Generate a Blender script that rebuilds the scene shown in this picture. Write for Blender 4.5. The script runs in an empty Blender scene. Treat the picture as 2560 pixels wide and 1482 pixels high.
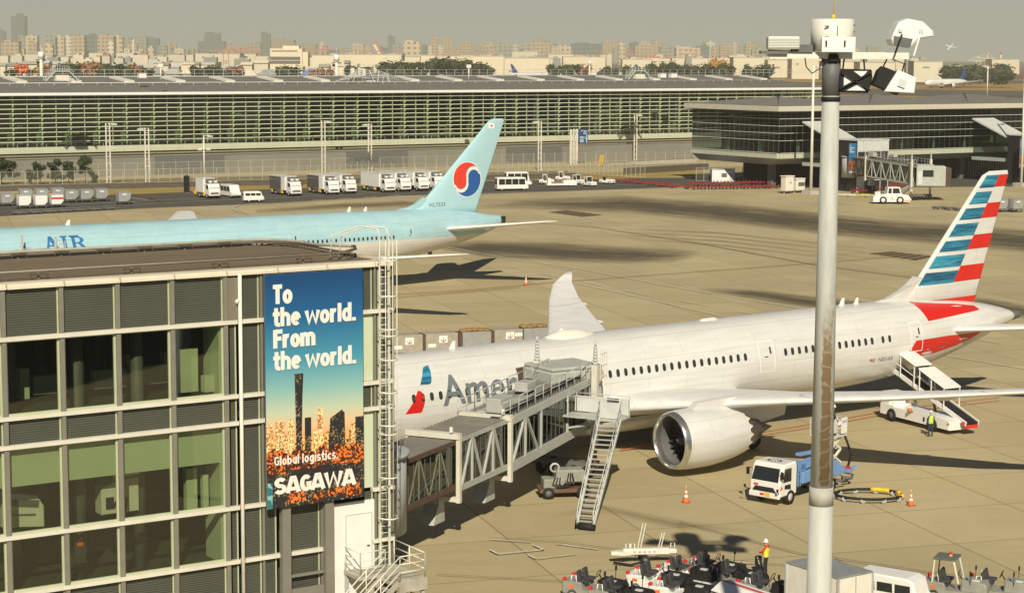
import bpy, math, random
from mathutils import Vector, Matrix
rnd = random.Random(7)
S = bpy.context.scene
COL = S.collection
sin, cos, pi, sqrt = math.sin, math.cos, math.pi, math.sqrt
R = math.radians
# ------------------------------------------------------------------ camera
F, PITCH, ROLL, H = 4900.0, R(6.9987), R(.25), 25.536
cd = bpy.data.cameras.new('camera')
cam = bpy.data.objects.new('camera', cd)
COL.objects.link(cam)
cd.sensor_width = 36
cd.lens = 36 * F / 2560
cd.clip_start, cd.clip_end = 1, 60000
cam.matrix_world = Matrix.Translation((0, 0, H)) @ Matrix.Rotation(pi / 2 - PITCH, 4, 'X') @ Matrix.Rotation(ROLL, 4, 'Z')
S.camera = cam
# ------------------------------------------------------------------ world, sun, exposure
SUN_EL, SUN_AZ = R(36.5), R(2.2)
w = bpy.data.worlds.new('World')
S.world = w
w.use_nodes = True
nt = w.node_tree
bg = nt.nodes['Background']
sky = nt.nodes.new('ShaderNodeTexSky')
sky.sky_type = 'NISHITA'
sky.sun_disc = False
sky.sun_elevation = SUN_EL
sky.sun_rotation = pi + SUN_AZ
sky.air_density = .42
sky.dust_density = .05
sky.ozone_density = 1
nt.links.new(sky.outputs[0], bg.inputs[0])
bg.inputs[1].default_value = .05
sd = bpy.data.lights.new('sun', 'SUN')
sd.energy = 4.8
sd.angle = R(.53)
sd.color = (1, .90, .71)
sun = bpy.data.objects.new('sun', sd)
COL.objects.link(sun)
# light travels along (-.04, 1) and down
sun.rotation_euler = (pi / 2 - SUN_EL, 0, SUN_AZ)
S.view_settings.view_transform = 'Standard'
S.view_settings.look = 'None'
S.view_settings.exposure = .2
S.view_settings.gamma = 1
S.cycles.use_denoising = True
S.cycles.max_bounces = 8
S.cycles.transparent_max_bounces = 12
S.cycles.volume_bounces = 0
S.cycles.caustics_reflective = False
S.cycles.caustics_refractive = False
# ------------------------------------------------------------------ photo pixel (2560 wide) -> world
def ray(px, py):
    U, V = px - 1280, py - 741
    cr, sr = cos(ROLL), sin(ROLL)
    u, v = (U * cr + V * sr) / F, (-U * sr + V * cr) / F
    c, s = cos(PITCH), sin(PITCH)
    return Vector((u, c - v * s, -s - v * c))
def gp(px, py, z=0):
    d = ray(px, py)
    t = (z - H) / d.z
    return Vector((d.x * t, d.y * t, z))
def dp(px, py, Y):
    d = ray(px, py)
    t = Y / d.y
    return Vector((d.x * t, Y, H + d.z * t))
# ------------------------------------------------------------------ materials
MATS = {}
def mat(name, col, rough=.6, metal=0, var=.12, scale=1.5, bump=0, spec=.4, coat=0, stretch=None):
    if name in MATS: return MATS[name]
    m = bpy.data.materials.new(name)
    m.use_nodes = True
    t = m.node_tree
    b = t.nodes['Principled BSDF']
    b.inputs['Roughness'].default_value = rough
    b.inputs['Metallic'].default_value = metal
    b.inputs['Specular IOR Level'].default_value = spec
    b.inputs['Coat Weight'].default_value = coat
    tc = t.nodes.new('ShaderNodeTexCoord')
    n = t.nodes.new('ShaderNodeTexNoise')
    n.inputs['Scale'].default_value = scale
    n.inputs['Detail'].default_value = 6
    n.inputs['Roughness'].default_value = .65
    if stretch:
        mp = t.nodes.new('ShaderNodeMapping')
        mp.inputs['Scale'].default_value = stretch
        t.links.new(tc.outputs['Object'], mp.inputs[0])
        t.links.new(mp.outputs[0], n.inputs['Vector'])
    else:
        t.links.new(tc.outputs['Object'], n.inputs['Vector'])
    r = t.nodes.new('ShaderNodeValToRGB')
    e = r.color_ramp.elements
    e[0].position, e[1].position = .3, .7
    e[0].color = (*[c * (1 - var) for c in col], 1)
    e[1].color = (*[min(1, c * (1 + var * .6)) for c in col], 1)
    t.links.new(n.outputs['Fac'], r.inputs[0])
    t.links.new(r.outputs[0], b.inputs['Base Color'])
    if bump:
        bp = t.nodes.new('ShaderNodeBump')
        bp.inputs['Strength'].default_value = bump
        bp.inputs['Distance'].default_value = .02
        t.links.new(n.outputs['Fac'], bp.inputs['Height'])
        t.links.new(bp.outputs[0], b.inputs['Normal'])
    MATS[name] = m
    return m
def glass(name, tint, refl=.35, rough=.02):
    if name in MATS: return MATS[name]
    m = bpy.data.materials.new(name)
    m.use_nodes = True
    t = m.node_tree
    t.nodes.remove(t.nodes['Principled BSDF'])
    o = t.nodes['Material Output']
    tr = t.nodes.new('ShaderNodeBsdfTransparent')
    tr.inputs[0].default_value = (*tint, 1)
    g = t.nodes.new('ShaderNodeBsdfGlossy')
    g.inputs['Roughness'].default_value = rough
    g.inputs['Color'].default_value = (.9, .95, .92, 1)
    lw = t.nodes.new('ShaderNodeLayerWeight')
    lw.inputs[0].default_value = .5
    pw_ = t.nodes.new('ShaderNodeMath')
    pw_.operation = 'POWER'
    pw_.inputs[1].default_value = 4.5
    t.links.new(lw.outputs['Facing'], pw_.inputs[0])
    fr = t.nodes.new('ShaderNodeMapRange')
    fr.inputs[3].default_value = refl
    t.links.new(pw_.outputs[0], fr.inputs[0])
    mx = t.nodes.new('ShaderNodeMixShader')
    t.links.new(fr.outputs[0], mx.inputs[0])
    t.links.new(tr.outputs[0], mx.inputs[1])
    t.links.new(g.outputs[0], mx.inputs[2])
    t.links.new(mx.outputs[0], o.inputs[0])
    MATS[name] = m
    return m
def nodes_of(m): return m.node_tree.nodes, m.node_tree.links
# shared paints
M_WHITE = mat('white paint', (.80, .80, .77), .35, var=.06, coat=.3)
M_CREAM = mat('cream paint', (.74, .71, .62), .5, var=.1)
M_GREY = mat('grey paint', (.42, .44, .43), .5, var=.1)
M_LGREY = mat('pale grey paint', (.58, .60, .58), .5, var=.1)
M_DGREY = mat('dark grey paint', (.13, .135, .13), .55, var=.15)
M_BLACK = mat('black rubber', (.018, .018, .018), .7, var=.2, spec=.3)
M_DARKWIN = mat('vehicle window', (.02, .025, .025), .08, var=.05, spec=.6)
M_STEEL = mat('galvanised steel', (.50, .52, .50), .6, metal=0, var=.14, scale=6)
M_ALU = mat('aluminium', (.62, .63, .62), .35, metal=.7, var=.12, scale=4)
M_RED = mat('red paint', (.62, .035, .03), .4, var=.1)
M_ORANGE = mat('orange plastic', (.85, .17, .03), .5, var=.12)
M_YELLOW = mat('yellow paint', (.80, .52, .03), .5, var=.12)
M_BLUE = mat('blue paint', (.10, .25, .58), .45, var=.12)
M_CONC = mat('pale concrete', (.46, .44, .38), .85, var=.18, scale=2, bump=.2)
M_LAMP = mat('lamp lens', (.75, .73, .65), .15, var=.05)
# ------------------------------------------------------------------ mesh builder
class MB:
    def __init__(s): s.v, s.f, s.m, s.sm = [], [], [], []
    def add(s, vs, fs, m=0, smooth=False):
        o = len(s.v)
        s.v += [tuple(v) for v in vs]
        s.f += [tuple(i + o for i in f) for f in fs]
        s.m += [m] * len(fs)
        s.sm += [smooth] * len(fs)
        return s
    def box(s, c, d, m=0, rz=0, ry=0, bev=0):
        x, y, z = d[0] / 2, d[1] / 2, d[2] / 2
        b = min(bev, x * .9, y * .9, z * .9)
        if b:
            vs = []
            for sx in (-1, 1):
                for sy in (-1, 1):
                    for sz in (-1, 1):
                        vs += [(sx * x, sy * (y - b), sz * (z - b)), (sx * (x - b), sy * y, sz * (z - b)), (sx * (x - b), sy * (y - b), sz * z)]
            I = lambda a, b_, c_: ((a > 0) * 4 + (b_ > 0) * 2 + (c_ > 0)) * 3
            fs = []
            for q in (-1, 1):
                fs.append([I(q, -1, -1), I(q, 1, -1), I(q, 1, 1), I(q, -1, 1)][::q])
                fs.append([i + 1 for i in (I(-1, q, -1), I(-1, q, 1), I(1, q, 1), I(1, q, -1))][::q])
                fs.append([i + 2 for i in (I(-1, -1, q), I(1, -1, q), I(1, 1, q), I(-1, 1, q))][::q])
                for p in (-1, 1):
                    fs.append([I(q, p, -1), I(q, p, 1), I(q, p, 1) + 1, I(q, p, -1) + 1])
                    fs.append([I(q, -1, p), I(q, 1, p), I(q, 1, p) + 2, I(q, -1, p) + 2])
                    fs.append([I(-1, q, p) + 1, I(1, q, p) + 1, I(1, q, p) + 2, I(-1, q, p) + 2])
            for a in (-1, 1):
                for b_ in (-1, 1):
                    for c_ in (-1, 1):
                        i = I(a, b_, c_)
                        fs.append([i, i + 1, i + 2])
        else:
            vs = [(-x, -y, -z), (x, -y, -z), (x, y, -z), (-x, y, -z), (-x, -y, z), (x, -y, z), (x, y, z), (-x, y, z)]
            fs = [(3, 2, 1, 0), (4, 5, 6, 7), (0, 1, 5, 4), (1, 2, 6, 5), (2, 3, 7, 6), (3, 0, 4, 7)]
        M = Matrix.Translation(c) @ Matrix.Rotation(rz, 4, 'Z') @ Matrix.Rotation(ry, 4, 'Y')
        return s.add([M @ Vector(v) for v in vs], fs, m)
    def bar(s, a, b, w, h=None, m=0, up=(0, 0, 1)):
        # square bar from a to b
        a, b = Vector(a), Vector(b)
        h = h or w
        d = (b - a).normalized()
        u = Vector(up)
        if abs(d.dot(u)) > .98: u = Vector((1, 0, 0))
        x = d.cross(u).normalized() * w / 2
        z = x.cross(d).normalized() * h / 2
        vs = [a - x - z, a + x - z, a + x + z, a - x + z, b - x - z, b + x - z, b + x + z, b - x + z]
        return s.add(vs, [(0, 1, 2, 3), (7, 6, 5, 4), (0, 4, 5, 1), (1, 5, 6, 2), (2, 6, 7, 3), (3, 7, 4, 0)], m)
    def tube(s, pts, r, n=8, m=0, closed=False, cap=True):
        pts = [Vector(p) for p in pts]
        k = len(pts)
        rr = r if isinstance(r, (list, tuple)) else [r] * k
        vs, fs = [], []
        prev = None
        for i, p in enumerate(pts):
            if closed: d = pts[(i + 1) % k] - pts[i - 1]
            else: d = pts[min(i + 1, k - 1)] - pts[max(i - 1, 0)]
            d.normalize()
            u = Vector((0, 0, 1)) if abs(d.z) < .95 else Vector((1, 0, 0))
            if prev is not None and prev.cross(d).length > .2: u = prev
            x = d.cross(u).normalized()
            y = x.cross(d).normalized()
            prev = y
            vs += [p + (x * cos(2 * pi * j / n) + y * sin(2 * pi * j / n)) * rr[i] for j in range(n)]
        for i in range(k if closed else k - 1):
            q = (i + 1) % k
            for j in range(n):
                fs.append((i * n + j, i * n + (j + 1) % n, q * n + (j + 1) % n, q * n + j))
        s.add(vs, fs, m, True)
        if cap and not closed:
            o = len(s.v) - len(vs)
            s.f += [tuple(o + j for j in range(n)), tuple(o + (k - 1) * n + j for j in range(n))[::-1]]
            s.m += [m, m]; s.sm += [False, False]
        return s
    def cyl(s, a, b, r, n=16, m=0, r2=None): return s.tube([a, b], [r, r if r2 is None else r2], n, m)
    def lathe(s, prof, o=(0, 0, 0), axis='Z', n=24, m=0, smooth=True):
        vs, fs = [], []
        for (h, r) in prof:
            for j in range(n):
                c_, s_ = r * cos(2 * pi * j / n), r * sin(2 * pi * j / n)
                vs.append({'Z': (o[0] + c_, o[1] + s_, o[2] + h), 'X': (o[0] + h, o[1] + c_, o[2] + s_), 'Y': (o[0] + c_, o[1] + h, o[2] + s_)}[axis])
        for i in range(len(prof) - 1):
            for j in range(n):
                fs.append((i * n + j, i * n + (j + 1) % n, (i + 1) * n + (j + 1) % n, (i + 1) * n + j))
        return s.add(vs, fs, m, smooth)
    def prism(s, poly, a0, a1, axis='Y', m=0, bev=0, o=(0, 0, 0)):
        # polygon in the other two axes, extruded from a0 to a1; bev pulls the end rings in a little
        k = len(poly)
        cx, cy = sum(p[0] for p in poly) / k, sum(p[1] for p in poly) / k
        def P(p, a):
            return {'Y': (p[0] + o[0], a + o[1], p[1] + o[2]), 'X': (a + o[0], p[0] + o[1], p[1] + o[2]), 'Z': (p[0] + o[0], p[1] + o[1], a + o[2])}[axis]
        rings = []
        if bev:
            sg = 1 if a1 > a0 else -1
            inn = []
            for p in poly:
                dx, dy = p[0] - cx, p[1] - cy
                L = sqrt(dx * dx + dy * dy) or 1
                inn.append((p[0] - dx / L * bev * 1.3, p[1] - dy / L * bev * 1.3))
            rings = [(inn, a0), (poly, a0 + sg * bev), (poly, a1 - sg * bev), (inn, a1)]
        else: rings = [(poly, a0), (poly, a1)]
        vs = [P(p, a) for q, a in rings for p in q]
        fs = []
        for i in range(len(rings) - 1):
            for j in range(k):
                fs.append((i * k + j, i * k + (j + 1) % k, (i + 1) * k + (j + 1) % k, (i + 1) * k + j))
        fs += [tuple(range(k))[::-1], tuple((len(rings) - 1) * k + j for j in range(k))]
        return s.add(vs, fs, m)
    def quad(s, a, b, c, d, m=0): return s.add([a, b, c, d], [(0, 1, 2, 3)], m)
    def ball(s, c, r, n=12, m=0):
        if not isinstance(r, (tuple, list)): r = (r, r, r)
        prof = [(-cos(pi * i / (n // 2 + 1)), sin(pi * i / (n // 2 + 1))) for i in range(n // 2 + 2)]
        o = len(s.v)
        s.lathe(prof, (0, 0, 0), 'Z', n, m)
        for i in range(o, len(s.v)):
            v = s.v[i]
            s.v[i] = (c[0] + v[0] * r[0], c[1] + v[1] * r[1], c[2] + v[2] * r[2])
        return s
    def build(s, name, mats, parent=None, fixn=True):
        me = bpy.data.meshes.new(name)
        me.from_pydata(s.v, [], s.f)
        for m in (mats if isinstance(mats, (list, tuple)) else [mats]): me.materials.append(m)
        me.polygons.foreach_set('material_index', s.m)
        me.polygons.foreach_set('use_smooth', s.sm)
        if fixn:
            import bmesh
            bm = bmesh.new()
            bm.from_mesh(me)
            bmesh.ops.recalc_face_normals(bm, faces=bm.faces)
            bm.to_mesh(me)
            bm.free()
        me.update()
        o = bpy.data.objects.new(name, me)
        COL.objects.link(o)
        if parent: o.parent = parent
        return o
def tag(o, label=None, cat=None, group=None, kind=None):
    for k, v in (('label', label), ('category', cat), ('group', group), ('kind', kind)):
        if v: o[k] = v
    return o
def thing(name, label, cat, loc=(0, 0, 0), rz=0, group=None):
    o = bpy.data.objects.new(name, None)
    o.empty_display_size = .3
    COL.objects.link(o)
    o.location = loc
    o.rotation_euler = (0, 0, rz)
    return tag(o, label, cat, group)
def struct(name, mb, m, **k):
    return tag(mb.build(name, m, fixn=False), kind='structure', **k)
def copy_tree(o, loc=None, rz=None, label=None, parent=None):
    c = o.copy()
    COL.objects.link(c)
    if parent: c.parent = parent
    for ch in list(o.children): copy_tree(ch, parent=c)
    if loc is not None: c.location = loc
    if rz is not None: c.rotation_euler = (0, 0, rz)
    if label: c['label'] = label
    return c
# ------------------------------------------------------------------ lettering
def text2d(body, size=1, bold=0, xs=1, space=1, shear=0):
    cu = bpy.data.curves.new('lettering', 'FONT')
    cu.body = body
    cu.size = size
    cu.offset = bold
    cu.space_character = space
    cu.shear = shear
    cu.resolution_u = 4
    o = bpy.data.objects.new('lettering', cu)
    COL.objects.link(o)
    me = bpy.data.meshes.new_from_object(o)
    vs = [(v.co.x * xs, v.co.y) for v in me.vertices]
    fs = [tuple(p.vertices) for p in me.polygons]
    bpy.data.objects.remove(o)
    bpy.data.curves.remove(cu)
    bpy.data.meshes.remove(me)
    return vs, fs
def slice2d(vs, fs, step):
    # cut a flat mesh along y (and x) so it can be wrapped on a curved surface
    import bmesh
    bm = bmesh.new()
    bv = [bm.verts.new((v[0], v[1], 0)) for v in vs]
    for f in fs:
        try: bm.faces.new([bv[i] for i in f])
        except ValueError: pass
    for ax in (0, 1):
        a, b = min(v[ax] for v in vs), max(v[ax] for v in vs)
        k = int(a / step[ax]) - 1
        while k * step[ax] < b:
            p, n = [0, 0, 0], [0, 0, 0]
            p[ax], n[ax] = k * step[ax], 1
            bmesh.ops.bisect_plane(bm, geom=bm.verts[:] + bm.edges[:] + bm.faces[:], plane_co=p, plane_no=n)
            k += 1
    bm.verts.index_update()
    out = [tuple(v.co[:2]) for v in bm.verts], [tuple(v.index for v in f.verts) for f in bm.faces]
    bm.free()
    return out
def put2d(mb, vf, fn, m=0):
    mb.add([fn(*p) for p in vf[0]], vf[1], m)
    return mb
# ------------------------------------------------------------------ ground
def ground_mat(name, base, dark, joint=True, jx=7.5, jw=.012, blot=.06, rough=.85):
    m = bpy.data.materials.new(name)
    m.use_nodes = True
    N, L = nodes_of(m)
    b = N['Principled BSDF']
    b.inputs['Roughness'].default_value = rough
    b.inputs['Specular IOR Level'].default_value = .2
    tc = N.new('ShaderNodeTexCoord')
    def noise(sc, det, stretch=None, rz=0):
        n = N.new('ShaderNodeTexNoise')
        n.inputs['Scale'].default_value = sc
        n.inputs['Detail'].default_value = det
        n.inputs['Roughness'].default_value = .7
        mp = N.new('ShaderNodeMapping')
        mp.inputs['Rotation'].default_value = (0, 0, rz)
        mp.inputs['Scale'].default_value = stretch or (1, 1, 1)
        L.new(tc.outputs['Object'], mp.inputs[0])
        L.new(mp.outputs[0], n.inputs['Vector'])
        return n
    def mixc(a, bcol, fac, mode='MIX'):
        x = N.new('ShaderNodeMix')
        x.data_type = 'RGBA'
        x.blend_type = mode
        for s_, v in ((6, a), (7, bcol), (0, fac)):
            if hasattr(v, 'links'): L.new(v, x.inputs[s_])
            elif s_ == 0: x.inputs[0].default_value = v
            else: x.inputs[s_].default_value = (*v, 1)
        return x.outputs[2]
    def ramp(src, p0, p1, v0=0, v1=1):
        r = N.new('ShaderNodeMapRange')
        r.inputs[1].default_value, r.inputs[2].default_value, r.inputs[3].default_value, r.inputs[4].default_value = p0, p1, v0, v1
        L.new(src, r.inputs[0])
        return r.outputs[0]
    n1 = noise(blot, 7)
    n2 = noise(.5, 8, (.5, 1.6, 1), -.5)
    n3 = noise(14, 4)
    c = mixc(base, dark, ramp(n1.outputs['Fac'], .35, .75))
    c = mixc(c, [x * .72 for x in base], ramp(n2.outputs['Fac'], .5, .8, 0, .55))
    c = mixc(c, [x * .6 for x in base], ramp(n3.outputs['Fac'], .45, .8, 0, .6))
    # oil drips
    v = noise(.9, 2)
    c = mixc(c, (.09, .075, .05), ramp(v.outputs['Fac'], .72, .80, 0, .5))
    if joint:
        br = N.new('ShaderNodeTexBrick')
        br.offset = 0
        br.inputs['Scale'].default_value = 1
        br.inputs['Brick Width'].default_value = jx
        br.inputs['Row Height'].default_value = jx
        br.inputs['Mortar Size'].default_value = jw * 4
        br.inputs['Mortar Smooth'].default_value = .3
        br.inputs['Color1'].default_value = (1, 1, 1, 1)
        br.inputs['Color2'].default_value = (.86, .85, .82, 1)
        br.inputs['Mortar'].default_value = (.50, .47, .40, 1)
        mp = N.new('ShaderNodeMapping')
        mp.inputs['Rotation'].default_value = (0, 0, -.30)
        L.new(tc.outputs['Object'], mp.inputs[0])
        L.new(mp.outputs[0], br.inputs['Vector'])
        c = mixc(c, br.outputs['Color'], 1.0, 'MULTIPLY')
    L.new(c, b.inputs['Base Color'])
    bp = N.new('ShaderNodeBump')
    bp.inputs['Strength'].default_value = .25
    bp.inputs['Distance'].default_value = .02
    L.new(n3.outputs['Fac'], bp.inputs['Height'])
    L.new(bp.outputs[0], b.inputs['Normal'])
    return m
M_APRON = ground_mat('apron concrete', (.53, .45, .27), (.42, .355, .215))
M_ROAD = ground_mat('service road asphalt', (.105, .10, .085), (.075, .072, .062), joint=False, blot=.15)
M_FIELD = ground_mat('airfield grass', (.40, .245, .085), (.27, .18, .075), joint=False, blot=.012, rough=.95)
M_FAR = ground_mat('distant flat ground', (.17, .15, .11), (.12, .11, .085), joint=False, blot=.004)
M_VERGE = ground_mat('dry verge grass', (.40, .29, .09), (.26, .21, .09), joint=False, blot=.2, rough=.95)
def sheet(name, pts, z, m, **k):
    mb = MB()
    mb.add([(p[0], p[1], z) for p in pts], [tuple(range(len(pts)))], 0)
    return struct(name, mb, m, **k)
struct('ground', MB().quad((-7000, -150, -.02), (7000, -150, -.02), (7000, 11800, -.02), (-7000, 11800, -.02)), M_FAR)
PAPR = [(-260, 10), (420, 10), (420, 520), (300, 640), (-120, 330), (-260, 260)]
sheet('apron', [(-330, 5), (460, 5), (460, 640), (-330, 640)], 0, M_APRON)
def strip(px_pts):     # pixels on the ground -> points
    return [gp(*p) for p in px_pts]
# service road in front of the satellite, from its near edge back to the verge
road = strip([(-40, 543), (380, 520), (700, 508), (1000, 490), (1300, 482), (1700, 468), (2000, 470), (2620, 466), (2620, 440), (2000, 440), (1560, 446), (1200, 452), (800, 468), (400, 482), (-40, 498)])
sheet('service_road', road, .004, M_ROAD)
verge = strip([(-40, 499), (400, 483), (800, 469), (1200, 453), (1560, 447), (1760, 440), (1760, 427), (1560, 430), (1200, 441), (800, 455), (400, 468), (-40, 486)])
sheet('grass_verge', verge, .008, M_VERGE)
sheet('airfield_grass', strip([(-500, 222), (2900, 258), (3000, 181), (-700, 181)]), .004, M_FIELD)
M_RWY = ground_mat('runway asphalt', (.13, .12, .10), (.10, .092, .08), joint=False, blot=.02)
sheet('taxiway', strip([(1700, 228), (2900, 252), (2900, 234), (1700, 216)]), .3, M_RWY)
sheet('runway', strip([(1650, 213.5), (2000, 213.5), (2900, 206.5), (2900, 199), (2000, 207.5), (1650, 207.5)]), .3, M_RWY)
M_RUST = ground_mat('red brown field', (.20, .075, .05), (.15, .07, .05), joint=False, blot=.02)
sheet('red_field', strip([(2340, 196), (2600, 199), (2900, 200), (2900, 184), (2560, 182), (2380, 190)]), .5, M_RUST)
# rubber and soot marks: tapered ribbons that fade to nothing at the edges
def stain_mat(name, col, op):
    m = bpy.data.materials.new(name)
    m.use_nodes = True
    N, L = nodes_of(m)
    b = N['Principled BSDF']
    b.inputs['Base Color'].default_value = (*col, 1)
    b.inputs['Roughness'].default_value = .8
    at = N.new('ShaderNodeAttribute')
    at.attribute_name = 'fade'
    tc = N.new('ShaderNodeTexCoord')
    mp = N.new('ShaderNodeMapping')
    mp.inputs['Scale'].default_value = (.22, 3.2, 1)
    L.new(tc.outputs['UV'], mp.inputs[0])
    n = N.new('ShaderNodeTexNoise')
    n.inputs['Scale'].default_value = 3.2
    n.inputs['Detail'].default_value = 7
    n.inputs['Roughness'].default_value = .72
    L.new(mp.outputs[0], n.inputs['Vector'])
    mr = N.new('ShaderNodeMapRange')
    mr.inputs[1].default_value, mr.inputs[2].default_value, mr.inputs[3].default_value, mr.inputs[4].default_value = .25, .7, .15, 1.15
    L.new(n.outputs['Fac'], mr.inputs[0])
    mu = N.new('ShaderNodeMath')
    mu.operation = 'MULTIPLY'
    L.new(at.outputs['Fac'], mu.inputs[0])
    L.new(mr.outputs[0], mu.inputs[1])
    m2 = N.new('ShaderNodeMath')
    m2.operation = 'MULTIPLY'
    m2.use_clamp = True
    m2.inputs[1].default_value = op
    L.new(mu.outputs[0], m2.inputs[0])
    L.new(m2.outputs[0], b.inputs['Alpha'])
    return m
M_STAIN = stain_mat('tyre rubber', (.085, .07, .042), 1.25)
SZ = [.010]
def ribbon(px, wid, name='apron_stain', m=None, fade=1):
    # px: centre line pixels with (x, y, half width px up, half width px down)
    K = 9
    vs, fs, at, uv = [], [], [], []
    L0 = 0
    sub = []
    for a, b in zip(px, px[1:]):
        for i in range(6): sub.append([a[j] + (b[j] - a[j]) * i / 6 for j in range(len(a))])
    sub.append(px[-1])
    n = len(sub)
    for i, p in enumerate(sub):
        end = min(1, min(i, n - 1 - i) / (n * .22)) if len(p) < 5 else p[4]
        for k in range(K):
            t = k / (K - 1)
            q = gp(p[0], p[1] - p[2] + (p[2] + p[3]) * t)
            vs.append((q.x, q.y, SZ[0]))
            at.append((1 - abs(2 * t - 1)) ** .8 * end * fade)
            uv.append((i / n * wid, t))
    for i in range(n - 1):
        for k in range(K - 1):
            fs.append((i * K + k, i * K + k + 1, (i + 1) * K + k + 1, (i + 1) * K + k))
    SZ[0] += .004
    mb = MB().add(vs, fs)
    o = struct(name, mb, m or M_STAIN)
    a = o.data.attributes.new('fade', 'FLOAT', 'POINT')
    a.data.foreach_set('value', at)
    u = o.data.uv_layers.new(name='UV')
    for lp in o.data.loops: u.data[lp.index].uv = uv[lp.vertex_index]
    return o
ribbon([(1180, 512, 8, 12, 0), (1330, 510, 16, 16, .5), (1560, 512, 24, 22, .9), (1800, 528, 24, 30, 1), (2050, 552, 22, 36, 1), (2300, 578, 24, 32, .95), (2600, 598, 26, 40, .9)], 14)
ribbon([(1080, 612, 6, 8, 0), (1200, 618, 18, 26, .95), (1400, 628, 24, 28, 1), (1560, 640, 24, 22, .9), (1680, 640, 20, 18, .6), (1760, 632, 8, 10, 0)], 8)
ribbon([(1740, 722, 6, 6, 0), (1880, 736, 14, 14, .8), (2060, 756, 14, 20, .9), (2240, 772, 12, 18, .8), (2330, 780, 8, 12, .4)], 8)
ribbon([(640, 528, 5, 7, .2), (860, 514, 8, 9, .6), (1010, 508, 8, 10, .5), (1100, 508, 5, 6, 0)], 8)
ribbon([(2380, 742, 8, 10, .2), (2480, 760, 14, 16, .7), (2620, 790, 20, 24, .8)], 6)
ribbon([(1380, 960 + 330, 8, 8, 0), (1500, 1268, 10, 14, .25), (1700, 1310, 12, 16, .3), (1900, 1330, 8, 8, 0)], 6)
for k in range(4): ribbon([(1400 + 40 * k, 566 + 9 * k, 2, 2, 0), (1800, 583 + 10 * k, 3, 3, .35), (2250, 630 + 12 * k, 3, 3, 0)], 6)
# old trench patches
M_PATCH = mat('rusty steel plate', (.12, .075, .045), .8, var=.3, scale=.8)
for q in ([(1368, 531), (1415, 526), (1510, 538), (1455, 543)], [(2168, 634), (2228, 629), (2340, 641), (2290, 652)]):
    P4 = [gp(*p) for p in q]
    def bl(u, v):
        a = P4[0].lerp(P4[1], u)
        b = P4[3].lerp(P4[2], u)
        return a.lerp(b, v)
    mb = MB()
    for i in range(5):
        for u0, u1 in ((.03, .97),):
            v0, v1 = (i + .12) / 5, (i + .88) / 5
            mb.add([(p.x, p.y, .045) for p in (bl(u0, v0), bl(u1, v0), bl(u1, v1), bl(u0, v1))], [(0, 1, 2, 3)], 0)
    struct('trench_cover', mb, M_PATCH)
# painted lines
M_LINE = mat('worn white line', (.62, .60, .52), .8, var=.4, scale=1.2)
M_LINER = mat('worn red line', (.33, .10, .05), .8, var=.4, scale=1.2)
M_LINEO = mat('orange line', (.62, .16, .04), .8, var=.3, scale=1.2)
M_LINED = mat('tar joint', (.14, .11, .075), .85, var=.2)
LZ = [.10]
def line(pts, wd, m, name='ground_marking', dash=None):
    mb = MB()
    P_ = [gp(*p) for p in pts]
    for a, b in zip(P_, P_[1:]):
        d = b - a
        L = d.length
        d.normalize()
        nrm = Vector((-d.y, d.x, 0)) * wd / 2
        segs = [(0, L)] if not dash else [(t, min(L, t + dash[0])) for t in [i * (dash[0] + dash[1]) for i in range(int(L / (dash[0] + dash[1])) + 1)]]
        for s0, s1 in segs:
            p, q = a + d * s0, a + d * s1
            mb.add([(x.x, x.y, LZ[0]) for x in (p - nrm, q - nrm, q + nrm, p + nrm)], [(0, 1, 2, 3)], 0)
    LZ[0] += .002
    return struct(name, mb, m)
line([(1118, 619), (1270, 648), (1440, 672), (1700, 722), (2000, 772), (2250, 825)], .18, M_LINE)
line([(1160, 645), (1560, 728), (1900, 790), (2200, 850)], .16, M_LINE, dash=(5, 5))
line([(1420, 705), (1600, 745), (1900, 815)], .16, M_LINE)
line([(2300, 880), (2450, 905), (2600, 930)], .16, M_LINE)
line([(2380, 840), (2620, 880)], .16, M_LINE, dash=(6, 5))
line([(960, 739), (1150, 728), (1400, 706), (1700, 684), (2000, 662), (2230, 644)], .22, M_LINER)
line([(1250, 553), (1480, 568), (1760, 612), (2040, 664), (2300, 698)], .25, M_LINED)
line([(960, 748), (1300, 720)], .2, M_LINED)
for d_ in (0, 8): line([(1880, 1086 + d_), (2080, 1054 + d_), (2230, 1026 + d_), (2500, 995 + d_)], .13, M_LINEO)
line([(1550, 1128), (1640, 1116)], .2, M_LINEO)
line([(1225, 1352), (1400, 1364), (1580, 1388), (1800, 1406), (2100, 1428)], .12, M_LINE, dash=(2.2, 1.4))
line([(1222, 1348), (1400, 1358), (1580, 1381), (1990, 1419)], .07, M_LINED)
line([(1224, 1378), (1245, 1389), (1360, 1378), (1332, 1366)], .13, M_LINE)
line([(1320, 1392), (1342, 1401), (1440, 1389)], .1, M_LINE)
line([(1090, 1440), (1320, 1452), (1560, 1466)], .06, M_LINED)
line([(1700, 1308), (1990, 1385), (2400, 1445)], .08, M_LINED)
line([(60, 520), (500, 497), (900, 482), (1300, 468), (1700, 462)], .2, M_LINE)
line([(-20, 532), (360, 512), (640, 498), (1000, 482)], .2, M_LINE)
line([(330, 497), (370, 502)], .35, M_LINE)
line([(370, 492), (405, 505)], .25, M_LINER)
line([(780, 503), (1000, 489)], .3, M_LINE, dash=(3, 3))
line([(620, 535), (590, 529), (580, 521), (600, 514), (700, 509), (1000, 492), (1300, 482), (1900, 476)], .3, M_LINE)
line([(460, 533), (640, 545)], .25, M_LINE)
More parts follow.
